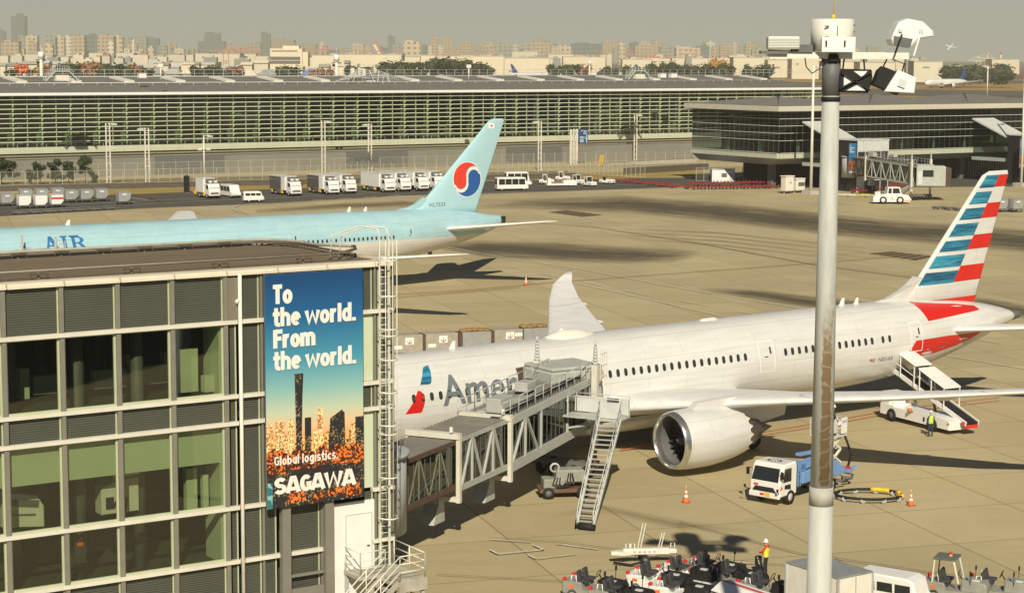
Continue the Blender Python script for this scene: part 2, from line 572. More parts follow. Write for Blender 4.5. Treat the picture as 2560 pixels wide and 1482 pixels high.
# ------------------------------------------------------------------ airliners
def interp(tab, x):
    # smooth (monotone-ish cubic) interpolation through rows (x, a, b, c)
    k = 0
    while k < len(tab) - 2 and x > tab[k + 1][0]: k += 1
    p, q = tab[k], tab[k + 1]
    h = q[0] - p[0]
    t = max(0, min(1, (x - p[0]) / h))
    out = []
    for j in range(1, len(p)):
        d = (q[j] - p[j]) / h
        def slope(i):
            if i == 0: return (tab[1][j] - tab[0][j]) / (tab[1][0] - tab[0][0])
            if i == len(tab) - 1: return (tab[-1][j] - tab[-2][j]) / (tab[-1][0] - tab[-2][0])
            a = (tab[i][j] - tab[i - 1][j]) / (tab[i][0] - tab[i - 1][0])
            b = (tab[i + 1][j] - tab[i][j]) / (tab[i + 1][0] - tab[i][0])
            return 0 if a * b <= 0 else 2 * a * b / (a + b)
        m0, m1 = slope(k), slope(k + 1)
        t2, t3 = t * t, t * t * t
        out.append((2 * t3 - 3 * t2 + 1) * p[j] + (t3 - 2 * t2 + t) * h * m0 + (-2 * t3 + 3 * t2) * q[j] + (t3 - t2) * h * m1)
    return out
class Plane:
    # x runs aft from the nose, y to the left (port) wing, z up from the ground
    def __init__(s, body): s.body = body          # rows: x, top z, bottom z, half width
    def sec(s, x):
        t, b, w_ = interp(s.body, x)
        return (t + b) / 2, (t - b) / 2, w_
    def side(s, x, z, off=.012, sg=1):
        zc, hz, hy = s.sec(x)
        q = max(0, 1 - ((z - zc) / hz) ** 2)
        y = hy * sqrt(q)
        # outward offset along the section normal
        nz, ny = (z - zc) / hz ** 2, y / hy ** 2
        L = sqrt(nz * nz + ny * ny) or 1
        return (x, sg * (y + off * ny / L), z + off * nz / L)
    def fuselage(s, root, mats, n=56, step=.6, mfun=None):
        mb = MB()
        xs = []
        x = s.body[0][0]
        while x < s.body[-1][0]:
            xs.append(x)
            x += step if x > 6 else .2
        xs.append(s.body[-1][0])
        vs, fs = [], []
        for x in xs:
            zc, hz, hy = s.sec(x)
            for j in range(n):
                a = 2 * pi * j / n
                vs.append((x, hy * sin(a), zc + hz * cos(a)))
        for i in range(len(xs) - 1):
            for j in range(n):
                fs.append((i * n + j, i * n + (j + 1) % n, (i + 1) * n + (j + 1) % n, (i + 1) * n + j))
        fs.append(tuple(range(n)))
        fs.append(tuple((len(xs) - 1) * n + j for j in range(n))[::-1])
        mb.add(vs, fs, 0, True)
        return mb.build('fuselage', mats, root)
def foil_t(c, t): return 5 * t * (.2969 * sqrt(max(c, 0)) - .126 * c - .3516 * c * c + .2843 * c ** 3 - .1015 * c ** 4)
def foil(stations, ax='z', n=14, m=0, mb=None):
    # stations: (le_x, span, height, chord, thickness ratio); ax z -> wing, ax y -> fin (span runs up)
    mb = mb or MB()
    cs = [(1 - cos(pi * i / n)) / 2 for i in range(n + 1)]
    loop = [(c, 1) for c in cs] + [(c, -1) for c in cs[-2:0:-1]]
    k = len(loop)
    vs, fs = [], []
    for (le, sp, h, ch, t) in stations:
        for c, sg in loop:
            th = sg * foil_t(c, t) * ch
            x = le + c * ch
            vs.append((x, sp, h + th) if ax == 'z' else (x, h + th, sp))
    for i in range(len(stations) - 1):
        for j in range(k):
            fs.append((i * k + j, i * k + (j + 1) % k, (i + 1) * k + (j + 1) % k, (i + 1) * k + j))
    fs += [tuple(range(k)), tuple((len(stations) - 1) * k + j for j in range(k))[::-1]]
    mb.add(vs, fs, m, True)
    return mb
def lerp_st(st, sp):
    # stations interpolated at span value
    for a, b in zip(st, st[1:]):
        if sp <= b[1] or b is st[-1]:
            t = (sp - a[1]) / (b[1] - a[1])
            return [a[i] + (b[i] - a[i]) * t for i in range(5)]
def engine(root, x0, y0, z0, r, L, mats, chev=True, pylon=None, n=48, name='engine'):
    # mats: cowl, lip, dark, fan, nozzle
    mb = MB()
    o = (x0, y0, z0)
    mb.lathe([(.52, r * .80), (.22, r * .815), (.06, r * .845), (0, r * .875), (.05, r * .905), (.16, r * .93), (.42, r * .965)], o, 'X', n, 1)
    mb.lathe([(.42, r * .965), (.9, r * .99), (1.7, r), (2.6, r * .995), (L * .62, r * .95), (L * .8, r * .86), (L * .93, r * .76)], o, 'X', n, 0)
    k = len(mb.v)
    # chevron edge
    pr = [(L * .93, r * .76), (L, r * .71)]
    vs, fs = [], []
    for j in range(n):
        a = 2 * pi * j / n
        ext = (.42 if (j % 3 == 0) else (.12 if j % 3 else 0)) if chev else .2
        for h, q in ((L * .93, r * .76), (L * .93 + ext, r * (.76 - .05 * ext / .42))):
            vs.append((x0 + h, y0 + q * cos(a), z0 + q * sin(a)))
    for j in range(n):
        q = (j + 1) % n
        fs.append((2 * j, 2 * q, 2 * q + 1, 2 * j + 1))
    mb.add(vs, fs, 0)
    mb.lathe([(.52, r * .80), (.9, r * .79), (1.35, r * .80)], o, 'X', n, 3)
    mb.lathe([(L * .93, r * .75), (L * .6, r * .7), (L * .6, r * .3)], o, 'X', n, 2)
    e = mb.build(name, mats, root)
    f = MB()
    f.lathe([(1.35, r * .80), (1.36, .01)], o, 'X', n, 0)
    for j in range(22):
        a = 2 * pi * j / 22
        rot = Matrix.Rotation(a, 4, 'X')
        vs = [Vector((1.32, -.05, r * .2)), Vector((1.12, .1, r * .2)), Vector((1.02, .24, r * .79)), Vector((1.33, -.14, r * .79))]
        f.add([rot @ v + Vector(o) for v in vs], [(0, 1, 2, 3)], 1)
    f.lathe([(.62, .01), (.72, r * .08), (.95, r * .16), (1.2, r * .21), (1.33, r * .22)], o, 'X', 20, 2)
    f.build('fan', [M_DARKIN, M_FAN, M_DGREY], e)
    c = MB()
    c.lathe([(L * .6, r * .62), (L * .95, r * .56), (L * 1.1, r * .45), (L * 1.22, r * .36), (L * 1.22, r * .31)], o, 'X', 28, 0)
    c.lathe([(L * 1.1, r * .3), (L * 1.25, r * .24), (L * 1.45, .02)], o, 'X', 20, 0)
    c.build('exhaust_nozzle', mats[4], e)
    if pylon:
        p = MB()
        vs = []
        for (px, pz, hw) in pylon:
            vs += [(px, y0 - hw, pz), (px, y0 + hw, pz)]
        kk = len(pylon)
        fs = [(2 * i, 2 * i + 1, 2 * ((i + 1) % kk) + 1, 2 * ((i + 1) % kk)) for i in range(kk)]
        fs += [tuple(2 * i for i in range(kk)), tuple(2 * i + 1 for i in range(kk))[::-1]]
        p.add(vs, fs, 0)
        p.build('pylon', mats[0], e)
    return e
M_FAN = mat('fan blade', (.09, .09, .10), .35, metal=.6)
M_DARKIN = mat('engine duct dark', (.02, .02, .022), .6)
M_LIP = mat('bare metal lip', (.72, .71, .68), .22, metal=.9, var=.08)
M_NOZ = mat('burnt metal', (.20, .18, .16), .4, metal=.8)
M_PWIN = mat('cabin window', (.03, .035, .03), .12, var=.05, spec=.6)
def gear(root, x, ys, wheels, r, z_top, name='main_gear'):
    for y in ys:
        mb = MB()
        mb.cyl((x, y, r), (x, y, z_top), .16, 10, 0)
        mb.bar((x, y, z_top * .8), (x - 1.2, y * .8, z_top), .12, m=0)
        mb.bar((x - max(w_[0] for w_ in wheels), y, r), (x + max(w_[0] for w_ in wheels), y, r), .2, m=0)
        g = mb.build(name, [M_LGREY], root)
        for dx, dy in wheels:
            w_ = MB()
            w_.lathe([(-.2, r * .55), (-.22, r * .9), (-.12, r), (.12, r), (.22, r * .9), (.2, r * .55)], (x + dx, y + dy, r), 'Y', 20, 0)
            w_.lathe([(-.16, .02), (-.17, r * .56), (.17, r * .56), (.16, .02)], (x + dx, y + dy, r), 'Y', 16, 1)
            w_.build('wheel', [M_BLACK, M_LGREY], g)
def windows(P, root, xs, z, w_=.30, h=.46, sg=1, m=None, zf=None):
    me = None
    for x in xs:
        mb = MB()
        zz = z if zf is None else zf(x)
        pts = []
        for j in range(12):
            a = 2 * pi * j / 12
            pts.append((x + w_ / 2 * (abs(cos(a)) ** .7) * (1 if cos(a) > 0 else -1), zz + h / 2 * (abs(sin(a)) ** .7) * (1 if sin(a) > 0 else -1)))
        c = P.side(x, zz, .014, sg)
        mb.add([P.side(p[0], p[1], .014, sg) for p in pts], [tuple(range(12))], 0)
        mb.build('window', m or M_PWIN, root)
def outline(P, root, x0, x1, z0, z1, wid, m, sg=1, name='door', fill=None):
    mb = MB()
    N = 10
    def P2(x, z, off): return P.side(x, z, off, sg)
    zs = [z0 + (z1 - z0) * i / N for i in range(N + 1)]
    for a, b in ((x0, x0 + wid), (x1 - wid, x1)):
        for i in range(N):
            mb.add([P2(a, zs[i], .016), P2(b, zs[i], .016), P2(b, zs[i + 1], .016), P2(a, zs[i + 1], .016)], [(0, 1, 2, 3)], 0)
    for a, b in ((z0, z0 + wid), (z1 - wid, z1)):
        mb.add([P2(x0 + wid, a, .016), P2(x1 - wid, a, .016), P2(x1 - wid, b, .016), P2(x0 + wid, b, .016)], [(0, 1, 2, 3)], 0)
    # small window and handle
    mb.add([P2(x1 - .42, (z0 + z1) / 2 + .18, .018), P2(x1 - .28, (z0 + z1) / 2 + .18, .018), P2(x1 - .28, (z0 + z1) / 2 + .62, .018), P2(x1 - .42, (z0 + z1) / 2 + .62, .018)], [(0, 1, 2, 3)], 1)
    mb.add([P2(x0 + .45, (z0 + z1) / 2 - .02, .018), P2(x0 + .75, (z0 + z1) / 2 - .02, .018), P2(x0 + .75, (z0 + z1) / 2 + .04, .018), P2(x0 + .45, (z0 + z1) / 2 + .04, .018)], [(0, 1, 2, 3)], 1)
    return mb.build(name, [m, M_PWIN], root)
def decal(P, root, name, poly, m, off=.013, sg=1, sub=.2):
    vf = slice2d(poly, [tuple(range(len(poly)))], (2, sub))
    return put2d(MB(), vf, lambda x, z: P.side(x, z, off, sg)).build(name, m, root)
def place(root, X, Y, h, tilt=0):
    # local x aft direction at heading h, local y = left
    a = Vector((cos(h), sin(h), 0))
    l = Vector((sin(h), -cos(h), 0))
    # left-handed (x aft, y left, z up) -> mirror is not allowed in a matrix, so builders keep y to the left as world right of aft
    Mx = Matrix(((a.x, l.x, 0, X), (a.y, l.y, 0, Y), (0, 0, 1, 0), (0, 0, 0, 1)))
    return Mx
def fin_y(st, x, z):
    a = lerp_st(st, z)
    return foil_t(min(max((x - a[0]) / a[3], 0), 1), a[4]) * a[3]
def fin_decal(root, name, st, vf, m, sgs=(-1, 1), off=.014):
    for sg in sgs:
        put2d(MB(), vf, lambda x, z: (x, sg * (fin_y(st, x, z) + off), z)).build(name, m, root)
def rects2d(rs):
    vs, fs = [], []
    for r in rs:
        fs.append(tuple(range(len(vs), len(vs) + len(r))))
        vs += r
    return slice2d(vs, fs, (.35, .6))
def streak_mat(name, a, b, c):
    m = mat(name, a, .4, coat=.2)
    N, L = nodes_of(m)
    ns = [n for n in N if n.type == 'TEX_NOISE'][0]
    tc = [n for n in N if n.type == 'TEX_COORD'][0]
    mp = N.new('ShaderNodeMapping')
    mp.inputs['Scale'].default_value = (.25, .25, 3.2)
    L.new(tc.outputs['Object'], mp.inputs[0])
    L.new(mp.outputs[0], ns.inputs['Vector'])
    ns.inputs['Scale'].default_value = 1.0
    ns.inputs['Detail'].default_value = 3
    e = [n for n in N if n.type == 'VALTORGB'][0].color_ramp.elements
    e[0].color, e[1].color = (*a, 1), (*c, 1)
    e[0].position, e[1].position = .38, .66
    q = e.new(.52)
    q.color = (*b, 1)
    return m
def airliner(name, label, loc, rz, tilt, sp, paint, detail=True, group=None):
    root = thing(name, label, 'airliner', loc, rz, group)
    root.rotation_euler = (0, -tilt, rz)
    P = Plane(sp['body'])
    P.fuselage(root, paint['fuselage'], 64 if detail else 24, .5 if detail else 2.5)
    for sg in (-1, 1):
        st = [(a[0], sg * a[1], a[2], a[3], a[4]) for a in sp['wing']]
        wg = foil(st).build('wing', paint['wing'], root)
        if detail:
            f = MB()
            for (y, L) in sp['fairings']:
                a = lerp_st(sp['wing'], y)
                te = a[0] + a[3]
                f.lathe([(-L * .75, .02), (-L * .5, .2), (-L * .2, .27), (L * .1, .2), (L * .3, .03)], (te, sg * y, a[2] - .32), 'X', 12)
            f.build('flap_fairing', paint['wing'], wg)
        st = [(a[0], sg * a[1], a[2], a[3], a[4]) for a in sp['stab']]
        foil(st).build('tailplane', paint['stab'], root)
        x, y, z, r, L = sp['eng']
        engine(root, x, sg * y, z, r, L, [paint['cowl'], M_LIP, M_DARKIN, M_DGREY, M_NOZ], sp.get('chev', True), sp['pylon'], 48 if detail else 16)
    foil(sp['fin'], 'y').build('tail_fin', paint['fin'], root)
    # wing to body fairing
    mb = MB()
    x0, x1, zc = sp['belly']
    prof = []
    vs, fs = [], []
    K = 14
    for i in range(K + 1):
        x = x0 + (x1 - x0) * i / K
        q = sin(pi * i / K) ** .55
        zc_, hz, hy = P.sec(x)
        for j in range(17):
            a = pi * (j / 16) + pi / 2 * 0
            vs.append((x, -(hy * .55 + hy * .56 * q) * cos(a), zc - q * .1 - (hz * .78 * (.72 + .3 * q)) * sin(a) * .62))
    for i in range(K):
        for j in range(16):
            fs.append((i * 17 + j, i * 17 + j + 1, (i + 1) * 17 + j + 1, (i + 1) * 17 + j))
    mb.add(vs, fs, 0, True).build('belly_fairing', paint['cowl'], root)
    gear(root, sp['gear'][0], (-sp['gear'][1], sp['gear'][1]), sp['gear'][2], sp['gear'][3], 3)
    gear(root, sp['nose'], (0,), [(0, -.3), (0, .3)], .5, 2.4, 'nose_gear')
    return root, P
def dorsal(root, m, pts, hw):
    mb = MB()
    k = len(pts)
    mb.add([(p[0], -hw * p[2], p[1]) for p in pts] + [(p[0], hw * p[2], p[1]) for p in pts], [(i, i + 1, k + i + 1, k + i) for i in range(k - 1)] + [tuple(range(k)), tuple(range(k, 2 * k))[::-1]])
    return mb.build('dorsal_fin', m, root)
def antennas(root, P, xs, m, big=.45):
    for x, h in xs:
        zc, hz, hy = P.sec(x)
        t = zc + hz
        MB().add([(x, -.03, t - .05), (x + .5 * h / .5, -.03, t - .05), (x + .55 * h / .5, -.01, t + h), (x + .32 * h / .5, -.01, t + h), (x, .03, t - .05), (x + .5 * h / .5, .03, t - .05), (x + .55 * h / .5, .01, t + h), (x + .32 * h / .5, .01, t + h)],
                 [(0, 1, 2, 3), (7, 6, 5, 4), (0, 4, 5, 1), (1, 5, 6, 2), (2, 6, 7, 3), (3, 7, 4, 0)]).build('antenna', m, root)
B787 = [(0, 4.55, 4.15, .2), (.25, 5.05, 3.65, .72), (.8, 5.6, 3.1, 1.25), (2, 6.45, 2.45, 1.95), (4, 7.3, 2.05, 2.5), (6.5, 7.72, 1.9, 2.78), (9, 7.82, 1.88, 2.885), (40, 7.82, 1.88, 2.885), (46, 7.8, 2.05, 2.82), (50, 7.72, 2.4, 2.6), (54, 7.45, 3.15, 2.15), (57.5, 7.02, 4.0, 1.6), (60, 6.5, 4.75, 1.02), (61.4, 6.1, 5.15, .62), (61.8, 5.95, 5.3, .42)]
S787 = dict(body=B787,
    wing=[(19.3, 0, 3.1, 14.3, .13), (21.5, 2.9, 3.45, 11.9, .13), (26.2, 9.8, 4.3, 7.0, .11), (32.5, 19.0, 5.35, 4.4, .10), (36.5, 25, 6.15, 2.9, .10), (39.0, 28.2, 6.9, 1.9, .09), (40.6, 29.4, 7.3, 1.1, .09), (41.9, 30.1, 7.7, .35, .09)],
    stab=[(52.0, 0, 5.3, 6.6, .1), (53.3, 1.6, 5.4, 5.4, .1), (59.4, 9.6, 6.1, 1.9, .09), (60.5, 10, 6.15, .7, .09)],
    fin=[(49.6, 6.6, 0, 8.2, .10), (51.6, 8.6, 0, 6.9, .10), (58.5, 16.3, 0, 2.75, .09), (59.2, 16.6, 0, 1.95, .08)],
    eng=(22.3, 9.75, 2.42, 1.86, 5.6), pylon=[(23.6, 4.0, .22), (24.4, 4.62, .28), (27, 4.7, .32), (31.5, 4.2, .25), (31.3, 3.1, .2), (29.5, 2.85, .3), (27, 3.0, .3)],
    fairings=[(7.2, 2.6), (13.5, 2.6), (19, 2.3), (24, 1.8)], belly=(15.5, 38, 2.75),
    gear=(31.5, 4.9, [(-.75, -.65), (-.75, .65), (.75, -.65), (.75, .65)], .66), nose=5.8)
S777 = dict(body=[(0, 5.1, 4.7, .2), (.3, 5.7, 4.1, .75), (1, 6.4, 3.5, 1.4), (2.5, 7.4, 2.85, 2.15), (4.5, 8.2, 2.6, 2.75), (7.5, 8.68, 2.5, 3.05), (10, 8.72, 2.5, 3.1), (52, 8.72, 2.5, 3.1), (57, 8.7, 2.85, 3.0), (61, 8.64, 3.5, 2.7), (65, 8.45, 4.2, 2.15), (69, 8.0, 5.1, 1.35), (72, 7.55, 6.05, .6), (73.2, 7.35, 6.6, .16)],
    wing=[(24, 0, 3.6, 16.5, .13), (26.6, 3.1, 3.9, 13.8, .13), (32, 9.8, 4.7, 9.0, .11), (39.5, 20, 5.8, 5.6, .10), (46.4, 30.0, 6.9, 2.3, .10), (47.4, 30.46, 6.95, 1.0, .09)],
    stab=[(62.0, 0, 6.3, 7.6, .1), (63.3, 1.6, 6.4, 6.4, .1), (70.6, 10.3, 7.5, 2.7, .09), (71.5, 10.7, 7.55, 1.6, .09)],
    fin=[(58.8, 7.7, 0, 10.5, .10), (61.6, 8.8, 0, 8.0, .10), (71.0, 18.2, 0, 2.15, .09), (71.6, 18.45, 0, 1.4, .08)],
    eng=(28.3, 9.7, 2.7, 1.85, 5.8), chev=False, pylon=[(30, 4.4, .22), (31, 4.9, .28), (34, 5.0, .32), (38, 4.4, .25), (36, 3.3, .3), (33, 3.6, .3)],
    fairings=[(8, 2.8), (14, 2.6), (20, 2.3)], belly=(21, 46, 3.3),
    gear=(39, 5.5, [(-1.4, -.7), (-1.4, .7), (0, -.7), (0, .7), (1.4, -.7), (1.4, .7)], .67), nose=6.0)
# ---- the white airliner with striped tail
M_AAF = mat('silver white paint', (.70, .70, .675), .32, var=.035, scale=.5, coat=.35, metal=.05)
M_AAW = mat('wing grey white', (.80, .80, .785), .4, var=.06, scale=.8)
M_AARED = mat('tail red', (.60, .018, .012), .35, var=.06, coat=.2)
M_AATXT = mat('title grey', (.155, .175, .19), .4, var=.05)
M_FINBLUE = streak_mat('tail blue streaks', (.012, .07, .135), (.02, .17, .28), (.05, .34, .46))
aa, PA = airliner('airliner', 'white airliner with red, white and blue striped tail, parked at the near boarding bridge', (-14.44, 113.826, -.615), .5642, .0205,
    S787, dict(fuselage=M_AAF, wing=M_AAW, stab=M_AAW, cowl=M_AAF, fin=M_AAF))
aa_fin = [o for o in aa.children if o.name.startswith('tail_fin')][0]
def bnd(z): return 59.0 + (z - 14.33) * .615
ZR = [16.3, 15.42, 14.27, 13.18, 12.0, 10.95, 9.8, 8.65, 7.5, 6.65]
red, blue = [], []
for k in range(7):
    z1, z0 = ZR[k], ZR[k + 1]
    le = lambda z: 51.6 + (z - 8.6) * .8961
    te = lambda z: lerp_st(S787['fin'], z)[0] + lerp_st(S787['fin'], z)[3] - .03
    if k % 2 == 0: red.append([(bnd(z0), z0), (te(z0), z0), (te(z1), z1), (bnd(z1), z1)])
    b0, b1 = z0 - .02, z1 - .3 if k else z1
    blue.append([(le(b0) + .38, b0), (bnd(b0) - (0 if k % 2 else 0), b0), (bnd(b1), b1), (le(b1) + .38, b1)])
red.append([(50.6, ZR[8] + .0), (te(ZR[8] + .2) + .02, ZR[8] - .05), (57.7, 6.85), (54, 7.1), (51, 7.3)])
for q in red: fin_decal(aa_fin, 'red_stripe', S787['fin'], rects2d([q]), M_AARED)
for q in blue: fin_decal(aa_fin, 'blue_stripe', S787['fin'], rects2d([q]), M_FINBLUE)
for sg in (-1, 1):
    decal(PA, aa, 'red_stripe', [(50.75, 7.62), (50.95, 7.2), (51.2, 6.35), (54, 6.45), (57.3, 6.55), (57.0, 6.85), (55, 7.15), (53, 7.35)], M_AARED, sg=sg)
    decal(PA, aa, 'red_stripe', [(48.5, 3.92), (49.6, 5.15), (53, 5.15), (57.2, 5.0), (56.0, 4.62), (54.2, 4.25), (51.8, 3.98)], M_AARED, sg=sg)
    outline(PA, aa, 49.1, 50.3, 4.35, 6.45, .07, M_WHITE, sg)
    outline(PA, aa, 35.1, 36.45, 4.35, 6.42, .07, M_WHITE, sg)
    outline(PA, aa, 17.0, 18.3, 4.35, 6.45, .07, M_WHITE, sg)
    xs = [8.5 + .62 * i for i in range(13)] + [19.2 + .613 * i for i in range(25)] + [37.4 + .605 * i for i in range(14)] + [46.3, 46.95]
    if sg > 0: xs = xs[::2]
    windows(PA, aa, xs, 5.55, .27, .5, sg)
    # flight symbol: blue and red halves with the pale head between
    decal(PA, aa, 'emblem', [(9.1, 6.28), (9.55, 6.95), (9.72, 7.16), (9.85, 7.22), (10.15, 7.26), (10.1, 6.9), (9.95, 6.45), (9.85, 6.3), (9.7, 6.26)], M_FINBLUE, sg=sg)
    decal(PA, aa, 'emblem', [(7.85, 4.68), (8.4, 5.3), (8.85, 5.98), (9.05, 5.93), (9.22, 5.7), (9.25, 5.4), (9.15, 5.05), (9.0, 4.72), (8.9, 4.66)], M_AARED, off=.012, sg=sg)
    decal(PA, aa, 'emblem', [(8.3, 5.9), (8.55, 6.1), (8.9, 6.2), (9.3, 6.17), (9.2, 5.98), (8.9, 6.05), (8.6, 6.0)], M_LGREY, off=.012, sg=sg)
t2 = text2d('American', 2.45, .045, .93, 1.02)
t2 = slice2d(t2[0], t2[1], (1.0, .18))
put2d(MB(), t2, lambda x, z: PA.side(10.55 + x, 4.92 + z, .012, -1)).build('title_lettering', M_AATXT, aa)
t2 = slice2d(*text2d('N831AA', .42, .004, .95), (1, .15))
put2d(MB(), t2, lambda x, z: PA.side(45.9 + x, 4.02 + z, .012, -1)).build('registration', M_AATXT, aa)
mb = MB()
for i in range(4): mb.add([PA.side(45.25 + .0, 4.03 + i * .07, .012, -1), PA.side(45.6, 4.03 + i * .07, .012, -1), PA.side(45.6, 4.06 + i * .07, .012, -1), PA.side(45.25, 4.06 + i * .07, .012, -1)], [(0, 1, 2, 3)], 0)
mb.add([PA.side(45.1, 4.12, .014, -1), PA.side(45.25, 4.12, .014, -1), PA.side(45.25, 4.28, .014, -1), PA.side(45.1, 4.28, .014, -1)], [(0, 1, 2, 3)], 1)
mb.build('flag_mark', [M_AARED, M_AATXT], aa)
# open bulk hold door
hb = MB()
for (a, b) in (((47.6, 2.75), (48.35, 3.55)),):
    vs = [PA.side(47.5, 2.62, .015, -1), PA.side(47.95, 2.62, .015, -1), PA.side(48.6, 3.6, .015, -1), PA.side(48.1, 3.6, .015, -1)]
    hb.add(vs, [(0, 1, 2, 3)], 0)
vs = [PA.side(47.95, 2.62, .02, -1), PA.side(48.15, 2.62, .06, -1), PA.side(48.8, 3.6, .06, -1), PA.side(48.6, 3.6, .02, -1)]
hb.add(vs, [(0, 1, 2, 3)], 1)
hb.build('hold_door', [M_DARKIN, M_CREAM], aa)
dorsal(aa, M_AAF, [(47.6, 7.72, .3), (49.2, 7.95, .6), (50.4, 8.35, .8), (51.2, 8.75, .9), (51.9, 9.3, .8), (53, 9.2, .5), (54, 7.4, .5), (50, 7.5, .6)], .3)
antennas(aa, PA, [(44.6, .5), (46.0, .42), (12.6, .45), (20.6, .5)], M_WHITE)
mb = MB()
mb.lathe([(-2.2, .05), (-1.6, .5), (-.6, .8), (.6, .8), (1.8, .5), (2.6, .05)], (21.5, 0, 7.42), 'X', 20)
mb.lathe([(-.9, .05), (-.6, .22), (.4, .25), (.9, .05)], (33, 0, 7.72), 'X', 12)
mb.build('radome', M_CREAM, aa)
MB().lathe([(0, .4), (.35, .36), (.85, .27), (.9, .2), (.5, .15)], (61.75, 0, 5.62), 'X', 20).build('exhaust_cone', M_DGREY, aa)
def seams(m, rib=3.05, row=.62):
    # faint skin joints and thin grime streaks
    N, L = nodes_of(m)
    b = N['Principled BSDF']
    src = b.inputs['Base Color'].links[0].from_socket
    tc = [n for n in N if n.type == 'TEX_COORD'][0]
    mp = N.new('ShaderNodeMapping')
    mp.inputs['Rotation'].default_value = (pi / 2, 0, 0)
    L.new(tc.outputs['Object'], mp.inputs[0])
    br = N.new('ShaderNodeTexBrick')
    br.inputs['Scale'].default_value = 1
    br.inputs['Brick Width'].default_value = rib
    br.inputs['Row Height'].default_value = row * 2
    br.inputs['Mortar Size'].default_value = .012
    br.inputs['Color1'].default_value = (1, 1, 1, 1)
    br.inputs['Color2'].default_value = (.975, .975, .97, 1)
    br.inputs['Mortar'].default_value = (.72, .72, .70, 1)
    L.new(mp.outputs[0], br.inputs['Vector'])
    n = N.new('ShaderNodeTexNoise')
    m2 = N.new('ShaderNodeMapping')
    m2.inputs['Scale'].default_value = (.35, 1, 3.5)
    L.new(tc.outputs['Object'], m2.inputs[0])
    L.new(m2.outputs[0], n.inputs['Vector'])
    n.inputs['Scale'].default_value = 1.1
    n.inputs['Detail'].default_value = 6
    r = N.new('ShaderNodeMapRange')
    r.inputs[1].default_value, r.inputs[2].default_value, r.inputs[3].default_value, r.inputs[4].default_value = .35, .75, 1.0, .88
    L.new(n.outputs['Fac'], r.inputs[0])
    x1 = N.new('ShaderNodeMix'); x1.data_type = 'RGBA'; x1.blend_type = 'MULTIPLY'; x1.inputs[0].default_value = 1
    x2 = N.new('ShaderNodeMix'); x2.data_type = 'RGBA'; x2.blend_type = 'MULTIPLY'; x2.inputs[0].default_value = 1
    L.new(src, x1.inputs[6]); L.new(br.outputs['Color'], x1.inputs[7])
    L.new(x1.outputs[2], x2.inputs[6]); L.new(r.outputs[0], x2.inputs[7])
    L.new(x2.outputs[2], b.inputs['Base Color'])
seams(M_AAF)
seams(M_AAW, 2.2, .5)
# ---- the pale blue airliner
M_KA = mat('sky blue paint', (.38, .60, .66), .4, var=.05, scale=.5, coat=.15)
N_, L_ = nodes_of(M_KA)
b_ = N_['Principled BSDF']
tc_ = [n for n in N_ if n.type == 'TEX_COORD'][0]
sx_ = N_.new('ShaderNodeSeparateXYZ')
L_.new(tc_.outputs['Object'], sx_.inputs[0])
gt_ = N_.new('ShaderNodeMath')
gt_.operation = 'GREATER_THAN'
gt_.inputs[1].default_value = 5.63
L_.new(sx_.outputs[2], gt_.inputs[0])
mx_ = N_.new('ShaderNodeMix')
mx_.data_type = 'RGBA'
mx_.inputs[6].default_value = (.68, .67, .61, 1)
L_.new([n for n in N_ if n.type == 'VALTORGB'][0].outputs[0], mx_.inputs[7])
L_.new(gt_.outputs[0], mx_.inputs[0])
L_.new(mx_.outputs[2], b_.inputs['Base Color'])
M_KAB = mat('sky blue fin paint', (.38, .60, .66), .4, var=.05, scale=.5, coat=.15)
seams(M_KA)
M_EMR = mat('emblem red', (.66, .05, .03), .4, var=.05)
M_EMB = mat('emblem blue', (.02, .10, .33), .4, var=.05)
M_TITLE = mat('title blue', (.035, .17, .40), .4, var=.05)
ka, PK = airliner('airliner', 'sky blue airliner with red and blue disc on its tail, beyond the striped one', (-61.13, 181.69, 0), .6055, 0,
    S777, dict(fuselage=M_KA, wing=M_AAW, stab=M_AAW, cowl=M_KAB, fin=M_KAB))
ka_fin = [o for o in ka.children if o.name.startswith('tail_fin')][0]
CX, CZ, CR = 68.0, 11.72, 1.86
def arc(cx, cz, r, a0, a1, n=18): return [(cx + r * cos(R(a0 + (a1 - a0) * i / n)), cz + r * sin(R(a0 + (a1 - a0) * i / n))) for i in range(n + 1)]
g = .17
tl = 20
def rot(p):
    a = R(tl)
    x, z = p[0] - CX, p[1] - CZ
    return (CX + x * cos(a) - z * sin(a), CZ + x * sin(a) + z * cos(a))
disc = arc(CX, CZ, CR + .12, 0, 360, 40)[:-1]
rd = arc(CX, CZ + .06, CR, 0, 180, 24) + arc(CX - CR / 2, CZ, CR / 2 - g, 180, 360, 14) + arc(CX + CR / 2, CZ + g, CR / 2 + g * .3, 180, 0, 14)
bl = arc(CX, CZ - .06, CR, 180, 360, 24) + arc(CX + CR / 2, CZ, CR / 2 - g, 0, 180, 14) + arc(CX - CR / 2, CZ - g, CR / 2 + g * .3, 0, -180, 14)
fd = lambda p: slice2d([rot(q) for q in p], [tuple(range(len(p)))], (.5, .5))
fin_decal(ka_fin, 'emblem_disc', S777['fin'], fd(disc), M_WHITE, off=.012)
fin_decal(ka_fin, 'emblem', S777['fin'], fd(rd), M_EMR, off=.02)
fin_decal(ka_fin, 'emblem', S777['fin'], fd(bl), M_EMB, off=.02)
fl = [(70.6, 17.55), (71.5, 17.55), (71.5, 18.1), (70.85, 18.1)]
fin_decal(ka_fin, 'flag_mark', S777['fin'], slice2d([(70.95, 17.35), (71.75, 17.35), (71.75, 17.95), (70.95, 17.95)], [(0, 1, 2, 3)], (.5, .5)), M_WHITE, off=.012)
